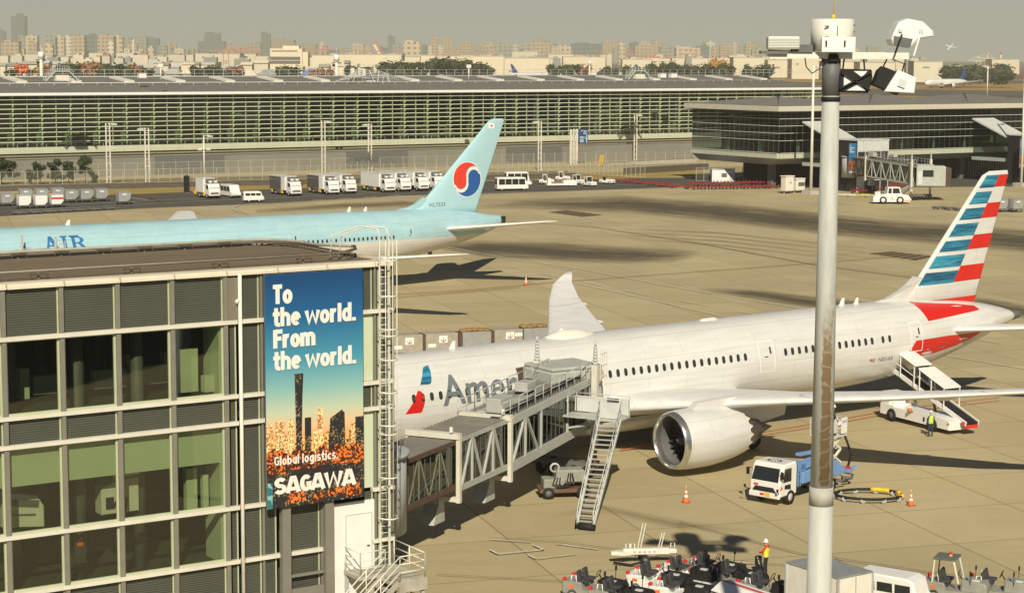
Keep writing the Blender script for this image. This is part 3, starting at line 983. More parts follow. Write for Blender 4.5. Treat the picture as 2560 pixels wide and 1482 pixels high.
fin_decal(ka_fin, 'flag_mark', S777['fin'], slice2d(arc(71.35, 17.67, .13, 0, 360, 12)[:-1], [tuple(range(12))], (.5, .5)), M_EMR, off=.02)
t2 = slice2d(*text2d('HL7533', .62, .002, 1.0, 1.1), (1, .3))
put2d(MB(), t2, lambda x, z: (62.85 + x, -(fin_y(S777['fin'], 62.85 + x, 8.85 + z) + .03), 8.85 + z)).build('registration', M_AATXT, ka_fin)
# serif capitals A I R
def serif(mb, polys, ox):
    for p in polys:
        vf = slice2d([(q[0] + ox, q[1]) for q in p], [tuple(range(len(p)))], (1.5, .12))
        put2d(mb, vf, lambda x, z: PK.side(17.25 + x * 1.36, 6.5 + z * 1.36, .015, -1))
mb = MB()
serif(mb, [[(.42, 1), (.66, 1), (1.12, .1), (.78, .1), (.5, .72), (.28, .1), (.12, .1)], [(-.02, 0), (.42, 0), (.42, .1), (-.02, .1)], [(.68, 0), (1.22, 0), (1.22, .1), (.68, .1)], [(.34, .32), (.74, .32), (.7, .42), (.38, .42)]], 0)
serif(mb, [[(.14, .1), (.4, .1), (.4, .9), (.14, .9)], [(0, 0), (.54, 0), (.54, .1), (0, .1)], [(0, .9), (.54, .9), (.54, 1), (0, 1)]], 1.3)
serif(mb, [[(.14, .1), (.4, .1), (.4, .9), (.14, .9)], [(0, 0), (.54, 0), (.54, .1), (0, .1)], [(0, .9), (.75, .9), (.95, .82), (1.05, .72), (1.02, .6), (.9, .5), (.72, .45), (.4, .45), (.4, .53), (.62, .53), (.74, .6), (.78, .7), (.74, .8), (.6, .84), (.4, .84)], [(0, .9), (.8, .9), (.72, 1), (0, 1)], [(.55, .46), (.82, .46), (1.2, .1), (1.34, .06), (1.34, 0), (.98, 0)]], 1.98)
mb.build('title_lettering', M_TITLE, ka)
xs = [24 + .555 * i for i in range(38)] + [45.6 + .553 * i for i in range(21)]
windows(PK, ka, xs, 5.98, .24, .38, -1)
outline(PK, ka, 58.2, 59.3, 5.1, 7.0, .04, M_LGREY, -1)
outline(PK, ka, 43.9, 45.0, 5.1, 7.0, .04, M_LGREY, -1)
antennas(ka, PK, [(20.5, .5), (52.5, .5), (54.6, .42)], M_WHITE)
dorsal(ka, M_KAB, [(58.2, 8.6, .3), (60.2, 8.85, .6), (61.2, 9.2, .8), (62.3, 9.9, .8), (64, 9, .5), (64, 8.2, .5), (60, 8.3, .6)], .28)
MB().box((0, 0, 0), (.5, .08, .4)).build('tail_skid', M_DGREY, ka).location = (63.2, 0, 3.6)
MB().box((0, 0, 0), (.6, .7, .75)).build('exhaust_outlet', M_DARKIN, ka).location = (72.85, -.05, 7.0)
# ---- three white airliners far away on the airfield
M_NAVY = mat('navy paint', (.015, .06, .26), .4, var=.1)
def far_airliner(px, py, rz, label):
    p = gp(px, py)
    r, P_ = airliner('airliner', label, p, rz, 0, S787, dict(fuselage=M_WHITE, wing=M_AAW, stab=M_AAW, cowl=M_WHITE, fin=M_NAVY), False, 'white airliners with navy tails out on the airfield')
    for sg in (-1, 1):
        decal(P_, r, 'navy_stripe', [(18, 3.7), (50, 3.7), (57, 5.2), (50, 4.9), (44, 4.35), (18, 4.35)], M_NAVY, off=.05, sg=sg)
    return r
far_airliner(2313, 222, .78, 'white airliner with a navy tail taxiing past the brown grass')
far_airliner(1392, 200, pi + .62, 'white airliner with its navy tail to the left, above the louvred building roof').location.z -= 0
far_airliner(1302, 204, .5, 'small white airliner nose left, in front of another white one above the roof railing')
far_airliner(1476, 200, .55, 'white airliner nose left beside a floodlight mast beyond the roof railing')
# ------------------------------------------------------------------ near terminal wing (left)
TA = .581
TO = Vector((-21.03, 78.23, 0))
term = thing('terminal_building', 'grey louvred and glazed terminal wing in the left foreground', 'building', TO, TA)
M_LOUV = mat('dark louvre', (.075, .082, .062), .55, var=.12, scale=.7)
N_, L_ = nodes_of(M_LOUV)
wv = N_.new('ShaderNodeTexWave')
wv.bands_direction = 'Z'
wv.inputs['Scale'].default_value = 3.1
wv.inputs['Distortion'].default_value = .15
L_.new([n for n in N_ if n.type == 'TEX_COORD'][0].outputs['Object'], wv.inputs['Vector'])
mr = N_.new('ShaderNodeMapRange')
mr.inputs[3].default_value, mr.inputs[4].default_value = .45, 1.35
L_.new(wv.outputs['Fac'], mr.inputs[0])
mx_ = N_.new('ShaderNodeMix')
mx_.data_type = 'RGBA'
mx_.blend_type = 'MULTIPLY'
mx_.inputs[0].default_value = 1
L_.new([n for n in N_ if n.type == 'VALTORGB'][0].outputs[0], mx_.inputs[6])
L_.new(mr.outputs[0], mx_.inputs[7])
L_.new(mx_.outputs[2], N_['Principled BSDF'].inputs['Base Color'])
M_BEAM = mat('cream aluminium trim', (.68, .66, .57), .4, var=.1, scale=1)
M_MULL = mat('grey mullion', (.21, .20, .165), .45, var=.12)
M_FRAME = mat('pale green frame', (.46, .50, .33), .4, var=.06)
M_TGLASS = glass('terminal glass', (.58, .64, .50), .11)
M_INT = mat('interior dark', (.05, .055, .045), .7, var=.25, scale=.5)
M_INTG = mat('interior pale green', (.55, .62, .45), .7, var=.06, scale=.4)
M_ROOFB = mat('brown roof deck', (.155, .125, .085), .8, var=.2, scale=.6, stretch=(.3, 6, 1))
BX = [-6.8, -4.37, -1.92, .53, 2.98, 5.43, 7.88, 10.34]
ZB = [16.1, 14.05, 10.79, 9.6, 5.85, 3.44]
def tp(name, mb, m): return mb.build(name, m, term)
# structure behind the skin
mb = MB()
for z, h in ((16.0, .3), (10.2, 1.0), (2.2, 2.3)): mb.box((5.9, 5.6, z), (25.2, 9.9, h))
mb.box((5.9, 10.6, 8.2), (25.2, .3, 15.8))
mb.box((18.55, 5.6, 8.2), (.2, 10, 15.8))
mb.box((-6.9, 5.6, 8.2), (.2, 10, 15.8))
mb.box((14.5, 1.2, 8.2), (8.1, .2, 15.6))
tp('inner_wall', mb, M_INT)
mb = MB()
for x in (1.3, 4.2, 6.9):
    for y in (1.6, 6.0): mb.cyl((x, y, 3), (x, y, 16), .28, 12)
tp('column', mb, M_DGREY)
mb = MB()
mb.box((10.2, 1.0, 9.2), (.2, 1.6, 11.6))
for i in range(7): mb.box(((BX[i] + BX[i + 1]) / 2 + .1, .28, 8.7), (2.2, .1, 1.62))
tp('inner_bulkhead', mb, M_INTG)
mb = MB()
for x in (.9, 3.6, 6.3, 8.4): mb.box((x, 3.4, 11.5), (1.5, .5, .8))
for x in (-2, 2.3, 5.0, 7.6, 9.2): mb.box((x, 2.6 + (x % 2), 11.7), (.4, .5, 1.3))
mb.box((9.1, 1.3, 11.9), (.9, .3, 1.9)); mb.box((9.9, .9, 11.3), (.5, .4, .7))
mb.box((9.2, 1.4, 6.6), (.5, .4, 1.9)); mb.box((9.75, 1.1, 6.5), (.25, .3, 1.5))
tp('furniture', mb, M_INTG)
# louvre panels, glazing, trim
def cell(x0, x1, z0, z1, kind):
    cx, cz, w_, h = (x0 + x1) / 2, (z0 + z1) / 2, x1 - x0 - .18, z1 - z0 - .16
    if kind == 'louvre':
        mb = MB().box((cx, .10, cz), (w_, .06, h), 0)
        mb.box((x1 - .13, .055, cz), (.06, .05, h), 1)
        tp('louvre_panel', mb, [M_LOUV, M_FRAME])
    else:
        mb = MB()
        t = .07
        for sx in (-1, 1): mb.box((cx + sx * (w_ / 2 - t / 2), .07, cz), (t if sx < 0 else t * 1.6, .10, h), 0)
        for sz in (-1, 1): mb.box((cx, .071, cz + sz * (h / 2 - t / 2)), (w_ - .02, .098, t if sz > 0 else t * 1.6), 0)
        fr = tp('window', mb, M_FRAME)
        MB().quad((cx - w_ / 2, .10, cz - h / 2), (cx + w_ / 2, .10, cz - h / 2), (cx + w_ / 2, .10, cz + h / 2), (cx - w_ / 2, .10, cz + h / 2)).build('pane', M_TGLASS, fr)
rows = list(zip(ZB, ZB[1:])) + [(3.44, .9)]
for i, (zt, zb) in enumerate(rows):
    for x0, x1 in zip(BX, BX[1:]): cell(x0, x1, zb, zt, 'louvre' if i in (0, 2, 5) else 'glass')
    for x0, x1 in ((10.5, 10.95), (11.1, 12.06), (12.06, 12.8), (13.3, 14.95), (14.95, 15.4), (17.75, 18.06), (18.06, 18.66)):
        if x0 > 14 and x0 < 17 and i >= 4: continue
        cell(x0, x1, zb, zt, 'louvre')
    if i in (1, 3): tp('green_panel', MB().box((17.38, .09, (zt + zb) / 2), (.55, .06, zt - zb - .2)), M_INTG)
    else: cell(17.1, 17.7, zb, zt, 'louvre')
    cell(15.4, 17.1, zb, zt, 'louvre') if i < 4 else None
for z in ZB[1:]:
    tp('beam', MB().box((1.86, -.02, z), (18, .26, .17)), M_BEAM)
    tp('beam', MB().box((14.83 if z > 5.9 else 13.0, -.02, z), (7.7 if z > 5.9 else 4.1, .26, .17)), M_BEAM)
    if z < 5.9: tp('beam', MB().box((18.1, -.02, z), (1.14, .26, .17)), M_BEAM)
tp('beam', MB().box((13.0, -.02, 1.5), (4.1, .2, .14)), M_BEAM)
for x in BX: tp('mullion', MB().box((x, -.005, 8.5), (.19, .16, 15.1)), M_MULL)
for x in (12.06, 17.72, 18.06, 18.66, 13.3, 14.95): tp('mullion', MB().box((x, .02, 8.5), (.10, .12, 15.1)), M_MULL)
tp('infill_panel', MB().box((10.7, -.03, 15.05), (.5, .1, 1.85)), mat('brown grey panel', (.20, .18, .14), .5))
mb = MB()
for x in (13.0, 15.15): mb.box((x, -.25, 2.9), (.42, .3, 5.9))
mb.box((14.07, -.2, 1.6), (1.7, .16, .5), 0); mb.box((14.07, -.22, 2.45), (1.7, .1, .12), 0)
tp('billboard_support', mb, M_MULL)
mb = MB().cyl((10.98, -.16, .3), (10.98, -.16, 16.15), .085, 12)
mb.cyl((10.75, -.2, 14.9), (10.9, -.16, 15.0), .09, 8)
tp('drainpipe', mb, M_CREAM)
tp('white_wall', MB().box((16.5, .03, 2.75), (2.25, .2, 5.3)), M_WHITE)
d = MB().box((16.8, -.09, 3.55), (1.3, .05, 2.5), 0)
d.box((17.28, -.13, 3.3), (.14, .04, .05), 1)
for x0, w_, z, h in ((16.12, .03, 3.55, 2.56), (17.48, .03, 3.55, 2.56), (16.8, 1.33, 4.83, .03)): d.box((x0, -.10, z), (w_, .05, h), 2)
tp('door', d, [M_WHITE, M_BLACK, M_LGREY])
mb = MB()
x = -6.6
while x < 18.5:
    x1 = min(x + 2.43, 18.66)
    mb.box(((x + x1) / 2, -.02, 16.13), (x1 - x - .06, .3, .10))
    mb.box(((x + x1) / 2, .28, 16.24), (x1 - x - .06, .75, .13))
    x = x1
for y in (10.3,): mb.box((5.9, y, 16.16), (24.9, .35, .3))
mb.box((18.45, 5.4, 16.18), (.3, 9.4, .3))
tp('parapet', mb, mat('parapet cream', (.72, .66, .53), .5, var=.1, scale=.6))
tp('roof', MB().box((5.9, 5.45, 16.2), (25, 9.7, .1)), M_ROOFB)
mb = MB()
for i in range(26): mb.box((5.9, 1.4 + i * .345, 16.26), (24.8, .035, .03))
tp('roof_seam', mb, M_ROOFB)
mb = MB()
mb.tube([(-7, 9.9, 16.55), (15.6, 9.9, 16.55), (16.8, 9.6, 16.55), (17.6, 8.8, 16.55), (17.9, 7.6, 16.55), (17.95, 6, 16.55), (17.95, 2.2, 16.8)], .07, 8)
mb.tube([(-7, 9.8, 16.42), (15.6, 9.8, 16.42), (16.85, 9.5, 16.42), (17.6, 8.7, 16.42), (17.9, 7.6, 16.42), (17.95, 6, 16.42), (17.95, 2.2, 16.42)], .06, 8, 1)
mb.tube([(-7, 1.5, 16.62), (17.0, 1.5, 16.62), (17.7, 1.7, 16.74), (17.95, 2.3, 16.78)], .07, 8, 1)
mb.tube([(-7, 1.25, 16.62), (17.2, 1.25, 16.62)], .03, 6, 0)
for i in range(12):
    x = -5.6 + i * 2.05
    for y in (9.9, 1.5):
        if y < 2 and i % 2: continue
        mb.bar((x, y, 16.2), (x, y, 16.5), .07, m=0)
        mb.box((x, y - .1, 16.45), (.75, .14, .06), 1)
        mb.bar((x - .35, y - .15, 16.3), (x - .35, y - .15, 16.45), .05, m=1)
        mb.bar((x + .35, y - .15, 16.3), (x + .35, y - .15, 16.45), .05, m=1)
tp('gondola_rail', mb, [mat('rail grey brown', (.36, .33, .25), .5, var=.2), mat('brown rail', (.11, .085, .06), .5)])
# advertising banner standing off the wall
M_SKYP = bpy.data.materials.new('poster sky')
M_SKYP.use_nodes = True
N_, L_ = nodes_of(M_SKYP)
tc_ = N_.new('ShaderNodeTexCoord')
sx_ = N_.new('ShaderNodeSeparateXYZ')
cr_ = N_.new('ShaderNodeValToRGB')
mr = N_.new('ShaderNodeMapRange')
mr.inputs[1].default_value, mr.inputs[2].default_value = 3.0, 10.2
L_.new(tc_.outputs['Object'], sx_.inputs[0])
L_.new(sx_.outputs[2], mr.inputs[0])
L_.new(mr.outputs[0], cr_.inputs[0])
e = cr_.color_ramp.elements
e[0].position, e[0].color = 0, (.80, .38, .15, 1)
e[1].position, e[1].color = 1, (.004, .055, .17, 1)
for p, c in ((.07, (.75, .50, .28)), (.17, (.50, .58, .42)), (.30, (.24, .47, .46)), (.48, (.06, .29, .42)), (.75, (.01, .115, .29))):
    q = e.new(p)
    q.color = (*c, 1)
L_.new(cr_.outputs[0], N_['Principled BSDF'].inputs['Base Color'])
N_['Principled BSDF'].inputs['Roughness'].default_value = .5
def pm(name, col): return mat('poster ' + name, col, .5, var=.3, scale=2.5)
def night_mat(name, dark, lit, sc, thr):
    m = bpy.data.materials.new('poster ' + name)
    m.use_nodes = True
    N, L = nodes_of(m)
    tc = N.new('ShaderNodeTexCoord')
    mp = N.new('ShaderNodeMapping')
    mp.inputs['Scale'].default_value = (sc, .01, sc)
    vo = N.new('ShaderNodeTexVoronoi')
    vo.inputs['Scale'].default_value = 1
    ns = N.new('ShaderNodeTexNoise')
    ns.inputs['Scale'].default_value = .9
    ns.inputs['Detail'].default_value = 4
    r = N.new('ShaderNodeMapRange')
    r.inputs[1].default_value, r.inputs[2].default_value = thr, thr + .12
    mu = N.new('ShaderNodeMath')
    mu.operation = 'MULTIPLY'
    mx = N.new('ShaderNodeMix')
    mx.data_type = 'RGBA'
    mx.inputs[6].default_value = (*dark, 1)
    mx.inputs[7].default_value = (*lit, 1)
    L.new(tc.outputs['Object'], mp.inputs[0]); L.new(mp.outputs[0], vo.inputs['Vector']); L.new(tc.outputs['Object'], ns.inputs['Vector'])
    vo.distance = 'CHEBYCHEV'
    vo.inputs['Randomness'].default_value = .75
    sp = N.new('ShaderNodeSeparateXYZ')
    L.new(vo.outputs['Color'], sp.inputs[0])
    L.new(sp.outputs[0], mu.inputs[0]); L.new(ns.outputs['Fac'], mu.inputs[1])
    L.new(mu.outputs[0], r.inputs[0]); L.new(r.outputs[0], mx.inputs[0])
    L.new(mx.outputs[2], N['Principled BSDF'].inputs['Base Color'])
    N['Principled BSDF'].inputs['Roughness'].default_value = .5
    return m
def poster(name, label, loc, rz, W, Hh, detail=True, lines=None, group=None):
    b = thing(name, label, 'banner', loc, rz, group)
    MB().box((W / 2, .06, Hh / 2), (W, .12, Hh)).build('panel', M_DGREY, b)
    MB().quad((0, -.004, 0), (W, -.004, 0), (W, -.004, Hh), (0, -.004, Hh)).build('picture', M_SKYP, b)
    return b
ban = poster('advertising_banner', 'tall blue banner with white slogan over a city at dusk, hung on the terminal wall', TO + Matrix.Rotation(TA, 3, 'Z') @ Vector((11.97, -.55, 5.72)), TA, 4.84, 10.35)
W = 4.84
rp = random.Random(3)
layers = []
def blk(xs, z0, z1, y):
    return MB().quad((xs[0], y, z0), (xs[1], y, z0), (xs[1], y, z1), (xs[0], y, z1))
GOLD = night_mat('gold towers', (.10, .035, .012), (.95, .55, .17), 15, .18)
GOLD2 = night_mat('bright towers', (.45, .18, .05), (.98, .75, .38), 18, .22)
ORNG = night_mat('orange streets', (.045, .016, .012), (.85, .20, .03), 12, .26)
DARKB = night_mat('dark blocks', (.018, .020, .022), (.38, .26, .12), 17, .40)
BLUEB = night_mat('blue block', (.03, .18, .22), (.22, .52, .52), 5, .3)
mb = MB()
x = 0
def stk(z0, zt, n, y, rr, wmin=.15, wmax=.5):
    m_ = MB()
    x = 0
    while x < W:
        w_ = rr.uniform(wmin, wmax)
        x1 = min(W, x + w_)
        m_.quad((x, y, z0), (x1, y, z0), (x1, y, zt + rr.uniform(-n, n)), (x, y, zt + rr.uniform(-n, n) * .2))
        x = x1
    return m_
stk(0, 3.0, .28, -.008, rp).build('skyline', GOLD, ban)
m_ = MB()
for x0, x1, z in ((.0, .33, 3.75), (.45, .88, 3.85), (1.06, 1.35, 3.9), (2.52, 2.78, 4.05), (.62, 1.0, 3.2), (2.3, 2.5, 3.3), (4.2, 4.45, 3.5)): m_.quad((x0, -.012, 2.3), (x1, -.012, 2.3), (x1, -.012, z), (x0, -.012, z))
m_.add([(2.52, -.012, 4.05), (2.78, -.012, 4.05), (2.74, -.012, 4.3), (2.56, -.012, 4.3)], [(0, 1, 2, 3)])
m_.build('lit_tower', GOLD2, ban)
m_ = MB()
m_.add([(1.4, -.016, 5.9), (1.42, -.016, 4.9), (1.45, -.016, 2.6), (1.72, -.016, 2.6), (1.78, -.016, 4.9), (1.83, -.016, 5.9)], [(0, 1, 2, 3, 4, 5)])
for x0, x1, z in ((1.88, 2.2, 3.9), (4.42, 4.84, 3.7)): m_.quad((x0, -.016, 2.4), (x1, -.016, 2.4), (x1, -.016, z), (x0, -.016, z))
m_.add([(3.05, -.016, 2.4), (3.9, -.016, 2.4), (3.88, -.016, 3.95), (3.75, -.016, 4.1), (3.15, -.016, 3.75)], [(0, 1, 2, 3, 4)])
m_.build('dark_tower', DARKB, ban)
stk(0, 2.45, .3, -.020, rp).build('orange_blocks', ORNG, ban)
stk(0, 1.65, .25, -.024, rp, .3, .8).build('street_blocks', DARKB, ban)
m_ = MB()
for x0, x1, z0, z1 in ((1.0, 1.9, .1, .75), (2.2, 2.8, 0, .5), (2.9, 3.9, .2, .6), (3.9, 4.7, .05, .8), (0.9, 2.0, 1.8, 1.95), (2.6, 4.8, 2.05, 2.25), (3.2, 4.2, 1.3, 1.4)): m_.add([(x0, -.028, z0), (x1, -.028, z0 + .1), (x1 - .1, -.028, z1), (x0 + .1, -.028, z1 - .1)], [(0, 1, 2, 3)])
m_.build('street_glow', ORNG, ban)
blk((0, .26), 0, 1.15, -.032).build('blue_block', BLUEB, ban)
blk((.26, .5), 0, .35, -.032).build('blue_block', DARKB, ban)
M_LET = mat('white lettering', (.80, .78, .72), .5, var=.03)
# heavy condensed letters drawn as thick strokes (unit cap height, x height .74)
def _arc(cx, cy, rx, ry, a0, a1, n=10): return [(cx + rx * cos(R(a0 + (a1 - a0) * i / n)), cy + ry * sin(R(a0 + (a1 - a0) * i / n))) for i in range(n + 1)]
def _loop(cx, cy, rx, ry): return _arc(cx, cy, rx, ry, 0, 360, 20)
GL = {
 'T': (.56, [[(.02, .9), (.54, .9)], [(.28, .9), (.28, 0)]]), 'F': (.52, [[(.12, 1), (.12, 0)], [(.12, .9), (.52, .9)], [(.12, .52), (.46, .52)]]),
 'o': (.56, [_loop(.28, .36, .165, .265)]), 't': (.42, [[(.20, .97), (.20, .2)], _arc(.32, .2, .12, .11, 180, 270, 5) + [(.40, .09)], [(.02, .65), (.40, .65)]]),
 'h': (.56, [[(.11, 1), (.11, 0)], [(.11, .42)] + _arc(.28, .44, .165, .20, 180, 0) + [(.445, 0)]]), 'e': (.55, [_arc(.28, .36, .165, .265, 0, 315, 16), [(.10, .37), (.44, .37)]]),
 'w': (.80, [[(.07, .72), (.22, .08), (.40, .62), (.58, .08), (.73, .72)]]), 'r': (.42, [[(.11, .74), (.11, 0)], [(.11, .4)] + _arc(.30, .40, .19, .235, 180, 75, 7)]),
 'l': (.24, [[(.12, 1), (.12, 0)]]), 'd': (.57, [[(.45, 1), (.45, 0)], _loop(.28, .36, .165, .265)]), 'b': (.57, [[(.11, 1), (.11, 0)], _loop(.28, .36, .165, .265)]),
 '.': (.26, [[(.12, 0), (.12, .19)]]), 'm': (.86, [[(.11, .74), (.11, 0)], [(.11, .42)] + _arc(.26, .46, .15, .19, 180, 0) + [(.41, 0)], [(.41, .42)] + _arc(.57, .46, .16, .19, 180, 0) + [(.73, 0)]]),
 'G': (.62, [_arc(.33, .5, .21, .40, 42, 318, 16) + [(.53, .20), (.53, .46), (.36, .46)]]), 'a': (.55, [[(.44, .74), (.44, 0)], _loop(.28, .36, .165, .265)]), 'i': (.24, [[(.12, .74), (.12, 0)], [(.12, .86), (.12, 1.04)]]),
 'g': (.57, [_loop(.28, .36, .165, .265), [(.45, .74), (.45, 0)] + _arc(.28, -.02, .17, .16, 0, -150, 8)]), 's': (.50, [_arc(.26, .50, .15, .145, 30, 260, 9) + _arc(.24, .22, .16, .145, 80, -150, 9)]), 'c': (.50, [_arc(.28, .36, .165, .265, 50, 310, 14)]),
 'S': (.66, [_arc(.34, .70, .21, .20, 25, 265, 10) + _arc(.32, .30, .23, .20, 85, -155, 10)]), 'A': (.74, [[(.06, 0), (.30, .92), (.44, .92), (.68, 0)], [(.2, .24), (.54, .24)]]), 'W': (1.0, [[(.07, .97), (.27, .08), (.5, .88), (.73, .08), (.93, .97)]]), ' ': (.24, []),
}
def stroke(mb, pts, hw, y):
    P = [Vector((p[0], 0, p[1])) for p in pts]
    closed = (P[0] - P[-1]).length < .02
    n = len(P)
    L_, R_ = [], []
    for i, p in enumerate(P):
        a = P[i] - P[i - 1] if i else (P[-1] - P[-2] if closed else P[1] - P[0])
        b = P[i + 1] - P[i] if i < n - 1 else (P[1] - P[0] if closed else P[-1] - P[-2])
        na, nb = Vector((-a.z, 0, a.x)).normalized(), Vector((-b.z, 0, b.x)).normalized()
        m = (na + nb).normalized()
        m = m * hw / max(.72, m.dot(na))
        L_.append(p + m); R_.append(p - m)
    mb.add([(q.x, y, q.z) for q in L_] + [(q.x, y, q.z) for q in R_], [(i, i + 1, n + i + 1, n + i) for i in range(n - 1)])
def words(s, x, z, size, wid, hw=.115, sp=.0, parent=None, y0=-.04):
    tot = sum(GL[c][0] + sp for c in s)
    k = wid / tot
    mb = MB()
    cx = 0
    q = 0
    for c in s:
        for st in GL[c][1]:
            m2 = MB()
            stroke(m2, [(p[0] + cx, p[1]) for p in st], hw, 0)
            mb.add([(x + v[0] * k, y0 - .0008 * q, z + v[2] * size) for v in m2.v], m2.f)
            q += 1
        cx += GL[c][0] + sp
    mb.build('lettering', M_LET, parent or ban)
words('To', .36, 9.05, .84, .96)
words('the world.', .34, 8.06, .84, 4.15, .105)
words('From', .36, 7.10, .82, 2.08)
words('the world.', .34, 6.13, .84, 4.15, .105)
words('Global logistics.', .34, 1.90, .42, 3.2, .082, .02)
words('SAGAWA', .34, .62, .72, 4.06, .118)
# sign behind the glass, and two white boxes added to imitate reflected equipment
mc = thing('reflection_stand_in', 'white slanted box behind the left terminal window, standing in for a reflected machine', 'machine', TO + Matrix.Rotation(TA, 3, 'Z') @ Vector((1.0, 1.2, 6.0)), TA)
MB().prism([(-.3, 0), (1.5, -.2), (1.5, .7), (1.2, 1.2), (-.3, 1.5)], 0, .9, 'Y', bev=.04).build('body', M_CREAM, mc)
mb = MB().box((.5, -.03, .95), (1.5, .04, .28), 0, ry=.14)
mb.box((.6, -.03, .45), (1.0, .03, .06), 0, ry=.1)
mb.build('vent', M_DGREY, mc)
mc = thing('reflection_stand_in', 'white box with a tilted top behind the third terminal window, standing in for a reflected machine', 'machine', TO + Matrix.Rotation(TA, 3, 'Z') @ Vector((5.0, 1.1, 6.0)), TA)
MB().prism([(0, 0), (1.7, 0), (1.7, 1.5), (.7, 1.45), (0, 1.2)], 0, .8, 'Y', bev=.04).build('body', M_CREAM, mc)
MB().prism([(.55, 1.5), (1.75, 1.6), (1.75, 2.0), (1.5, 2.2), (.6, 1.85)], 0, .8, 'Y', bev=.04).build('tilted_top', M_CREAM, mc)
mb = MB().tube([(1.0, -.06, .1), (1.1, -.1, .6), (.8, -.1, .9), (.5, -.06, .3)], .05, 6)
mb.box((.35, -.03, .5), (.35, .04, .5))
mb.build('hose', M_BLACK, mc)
sg_ = thing('direction_sign', 'dark sign with white arrow and orange marks behind the glass', 'sign', TO + Matrix.Rotation(TA, 3, 'Z') @ Vector((3.55, .6, 4.2)), TA)
MB().box((.25, .03, .75), (.5, .06, 1.5)).build('board', M_INT, sg_)
MB().bar((.13, -.02, 1.3), (.37, -.02, 1.3), .03).bar((.13, -.02, 1.3), (.22, -.02, 1.38), .03).bar((.13, -.02, 1.3), (.22, -.02, 1.22), .03).build('arrow', M_WHITE, sg_)
MB().box((.25, -.01, 1.0), (.2, .03, .12)).box((.25, -.01, .82), (.26, .03, .14)).build('mark', M_ORANGE, sg_)
# the main terminal beside the viewer: out of frame, seen only as a reflection in the glazing
mt = thing('main_terminal', 'shaded main terminal mirrored faintly in the glass of the left wing', 'building', (120, -14, 0), 0)
MB().box((0, 0, 10.5), (200, 40, 21)).build('wall', mat('shaded wall', (.14, .13, .11), .7, var=.4, scale=.2), mt)
MB().box((0, 0, 21.4), (206, 46, .8)).build('roof', M_CONC, mt)
for i in range(24): MB().box((-96 + i * 8.3, 20.05, 12), (5.8, .2, 4)).box((-96 + i * 8.3, 20.05, 6), (5.8, .2, 3)).build('window', M_DARKWIN, mt)
# ------------------------------------------------------------------ satellite terminal with louvred front (behind)
SA = .581
SO = gp(0, 451)
sat = thing('satellite_terminal', 'long satellite terminal with green glazed front behind white louvre rails', 'building', SO, SA)
def sp_(name, mb, m): return mb.build(name, m, sat)
M_SGL = glass('satellite glass', (.42, .50, .42), .06)
M_SGREEN = mat('pale green steel', (.42, .52, .30), .5, var=.08)
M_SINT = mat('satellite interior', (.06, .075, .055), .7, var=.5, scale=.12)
M_SROOF = mat('grey seam roof', (.20, .195, .17), .6, var=.12, scale=.3)
M_SWALL = mat('grey base wall', (.21, .205, .175), .8, var=.12, scale=.15)
M_SWALL2 = mat('light base wall', (.27, .27, .22), .8, var=.12, scale=.15)
SX0, SX1 = -30, 222
SM, SL = (SX0 + SX1) / 2, SX1 - SX0
sp_('roof', MB().add([(SX0, -1.6, 17.55), (SX1, -1.6, 17.55), (SX1, 29, 20.2), (SX0, 29, 20.2), (SX0, 60, 20.3), (SX1, 60, 20.3), (SX0, -1.6, 17.2), (SX1, -1.6, 17.2), (SX0, 60, 17.2), (SX1, 60, 17.2)], [(0, 1, 2, 3), (3, 2, 5, 4), (6, 7, 1, 0), (6, 8, 9, 7), (1, 7, 9, 5, 2), (0, 3, 4, 8, 6)]), M_SROOF)
mb = MB()
for i in range(150):
    x = SX0 + 1 + i * 1.68
    mb.bar((x, -1.5, 17.6), (x, 28.8, 20.22), .06, .07)
sp_('roof_seam', mb, M_SROOF)
sp_('eave', MB().box((SM, -1.75, 17.28), (SL, .35, .62), 0, bev=.1), M_WHITE)
mb = MB().tube([(SX0, 13.5, 19.35), (SX1, 13.5, 19.35)], .09, 6)
mb.tube([(SX0, 28.2, 20.5), (SX1, 28.2, 20.5)], .10, 6)
for i in range(78): mb.bar((SX0 + 2 + i * 3.2, 13.5, 18.75), (SX0 + 2 + i * 3.2, 13.5, 19.35), .1)
sp_('snow_rail', mb, M_LGREY)
for i in range(21):
    x = SX0 + 4 + i * 12.1
    sp_('skylight', MB().add([(x, 18, 19.35), (x + 2.3, 18, 19.35), (x + 2.3, 27, 20.15), (x, 27, 20.15), (x, 18, 19.75), (x + 2.3, 18, 19.75), (x + 2.3, 27, 20.5), (x, 27, 20.5)], [(4, 5, 6, 7), (0, 1, 5, 4), (1, 2, 6, 5), (2, 3, 7, 6), (3, 0, 4, 7)]), M_CREAM)
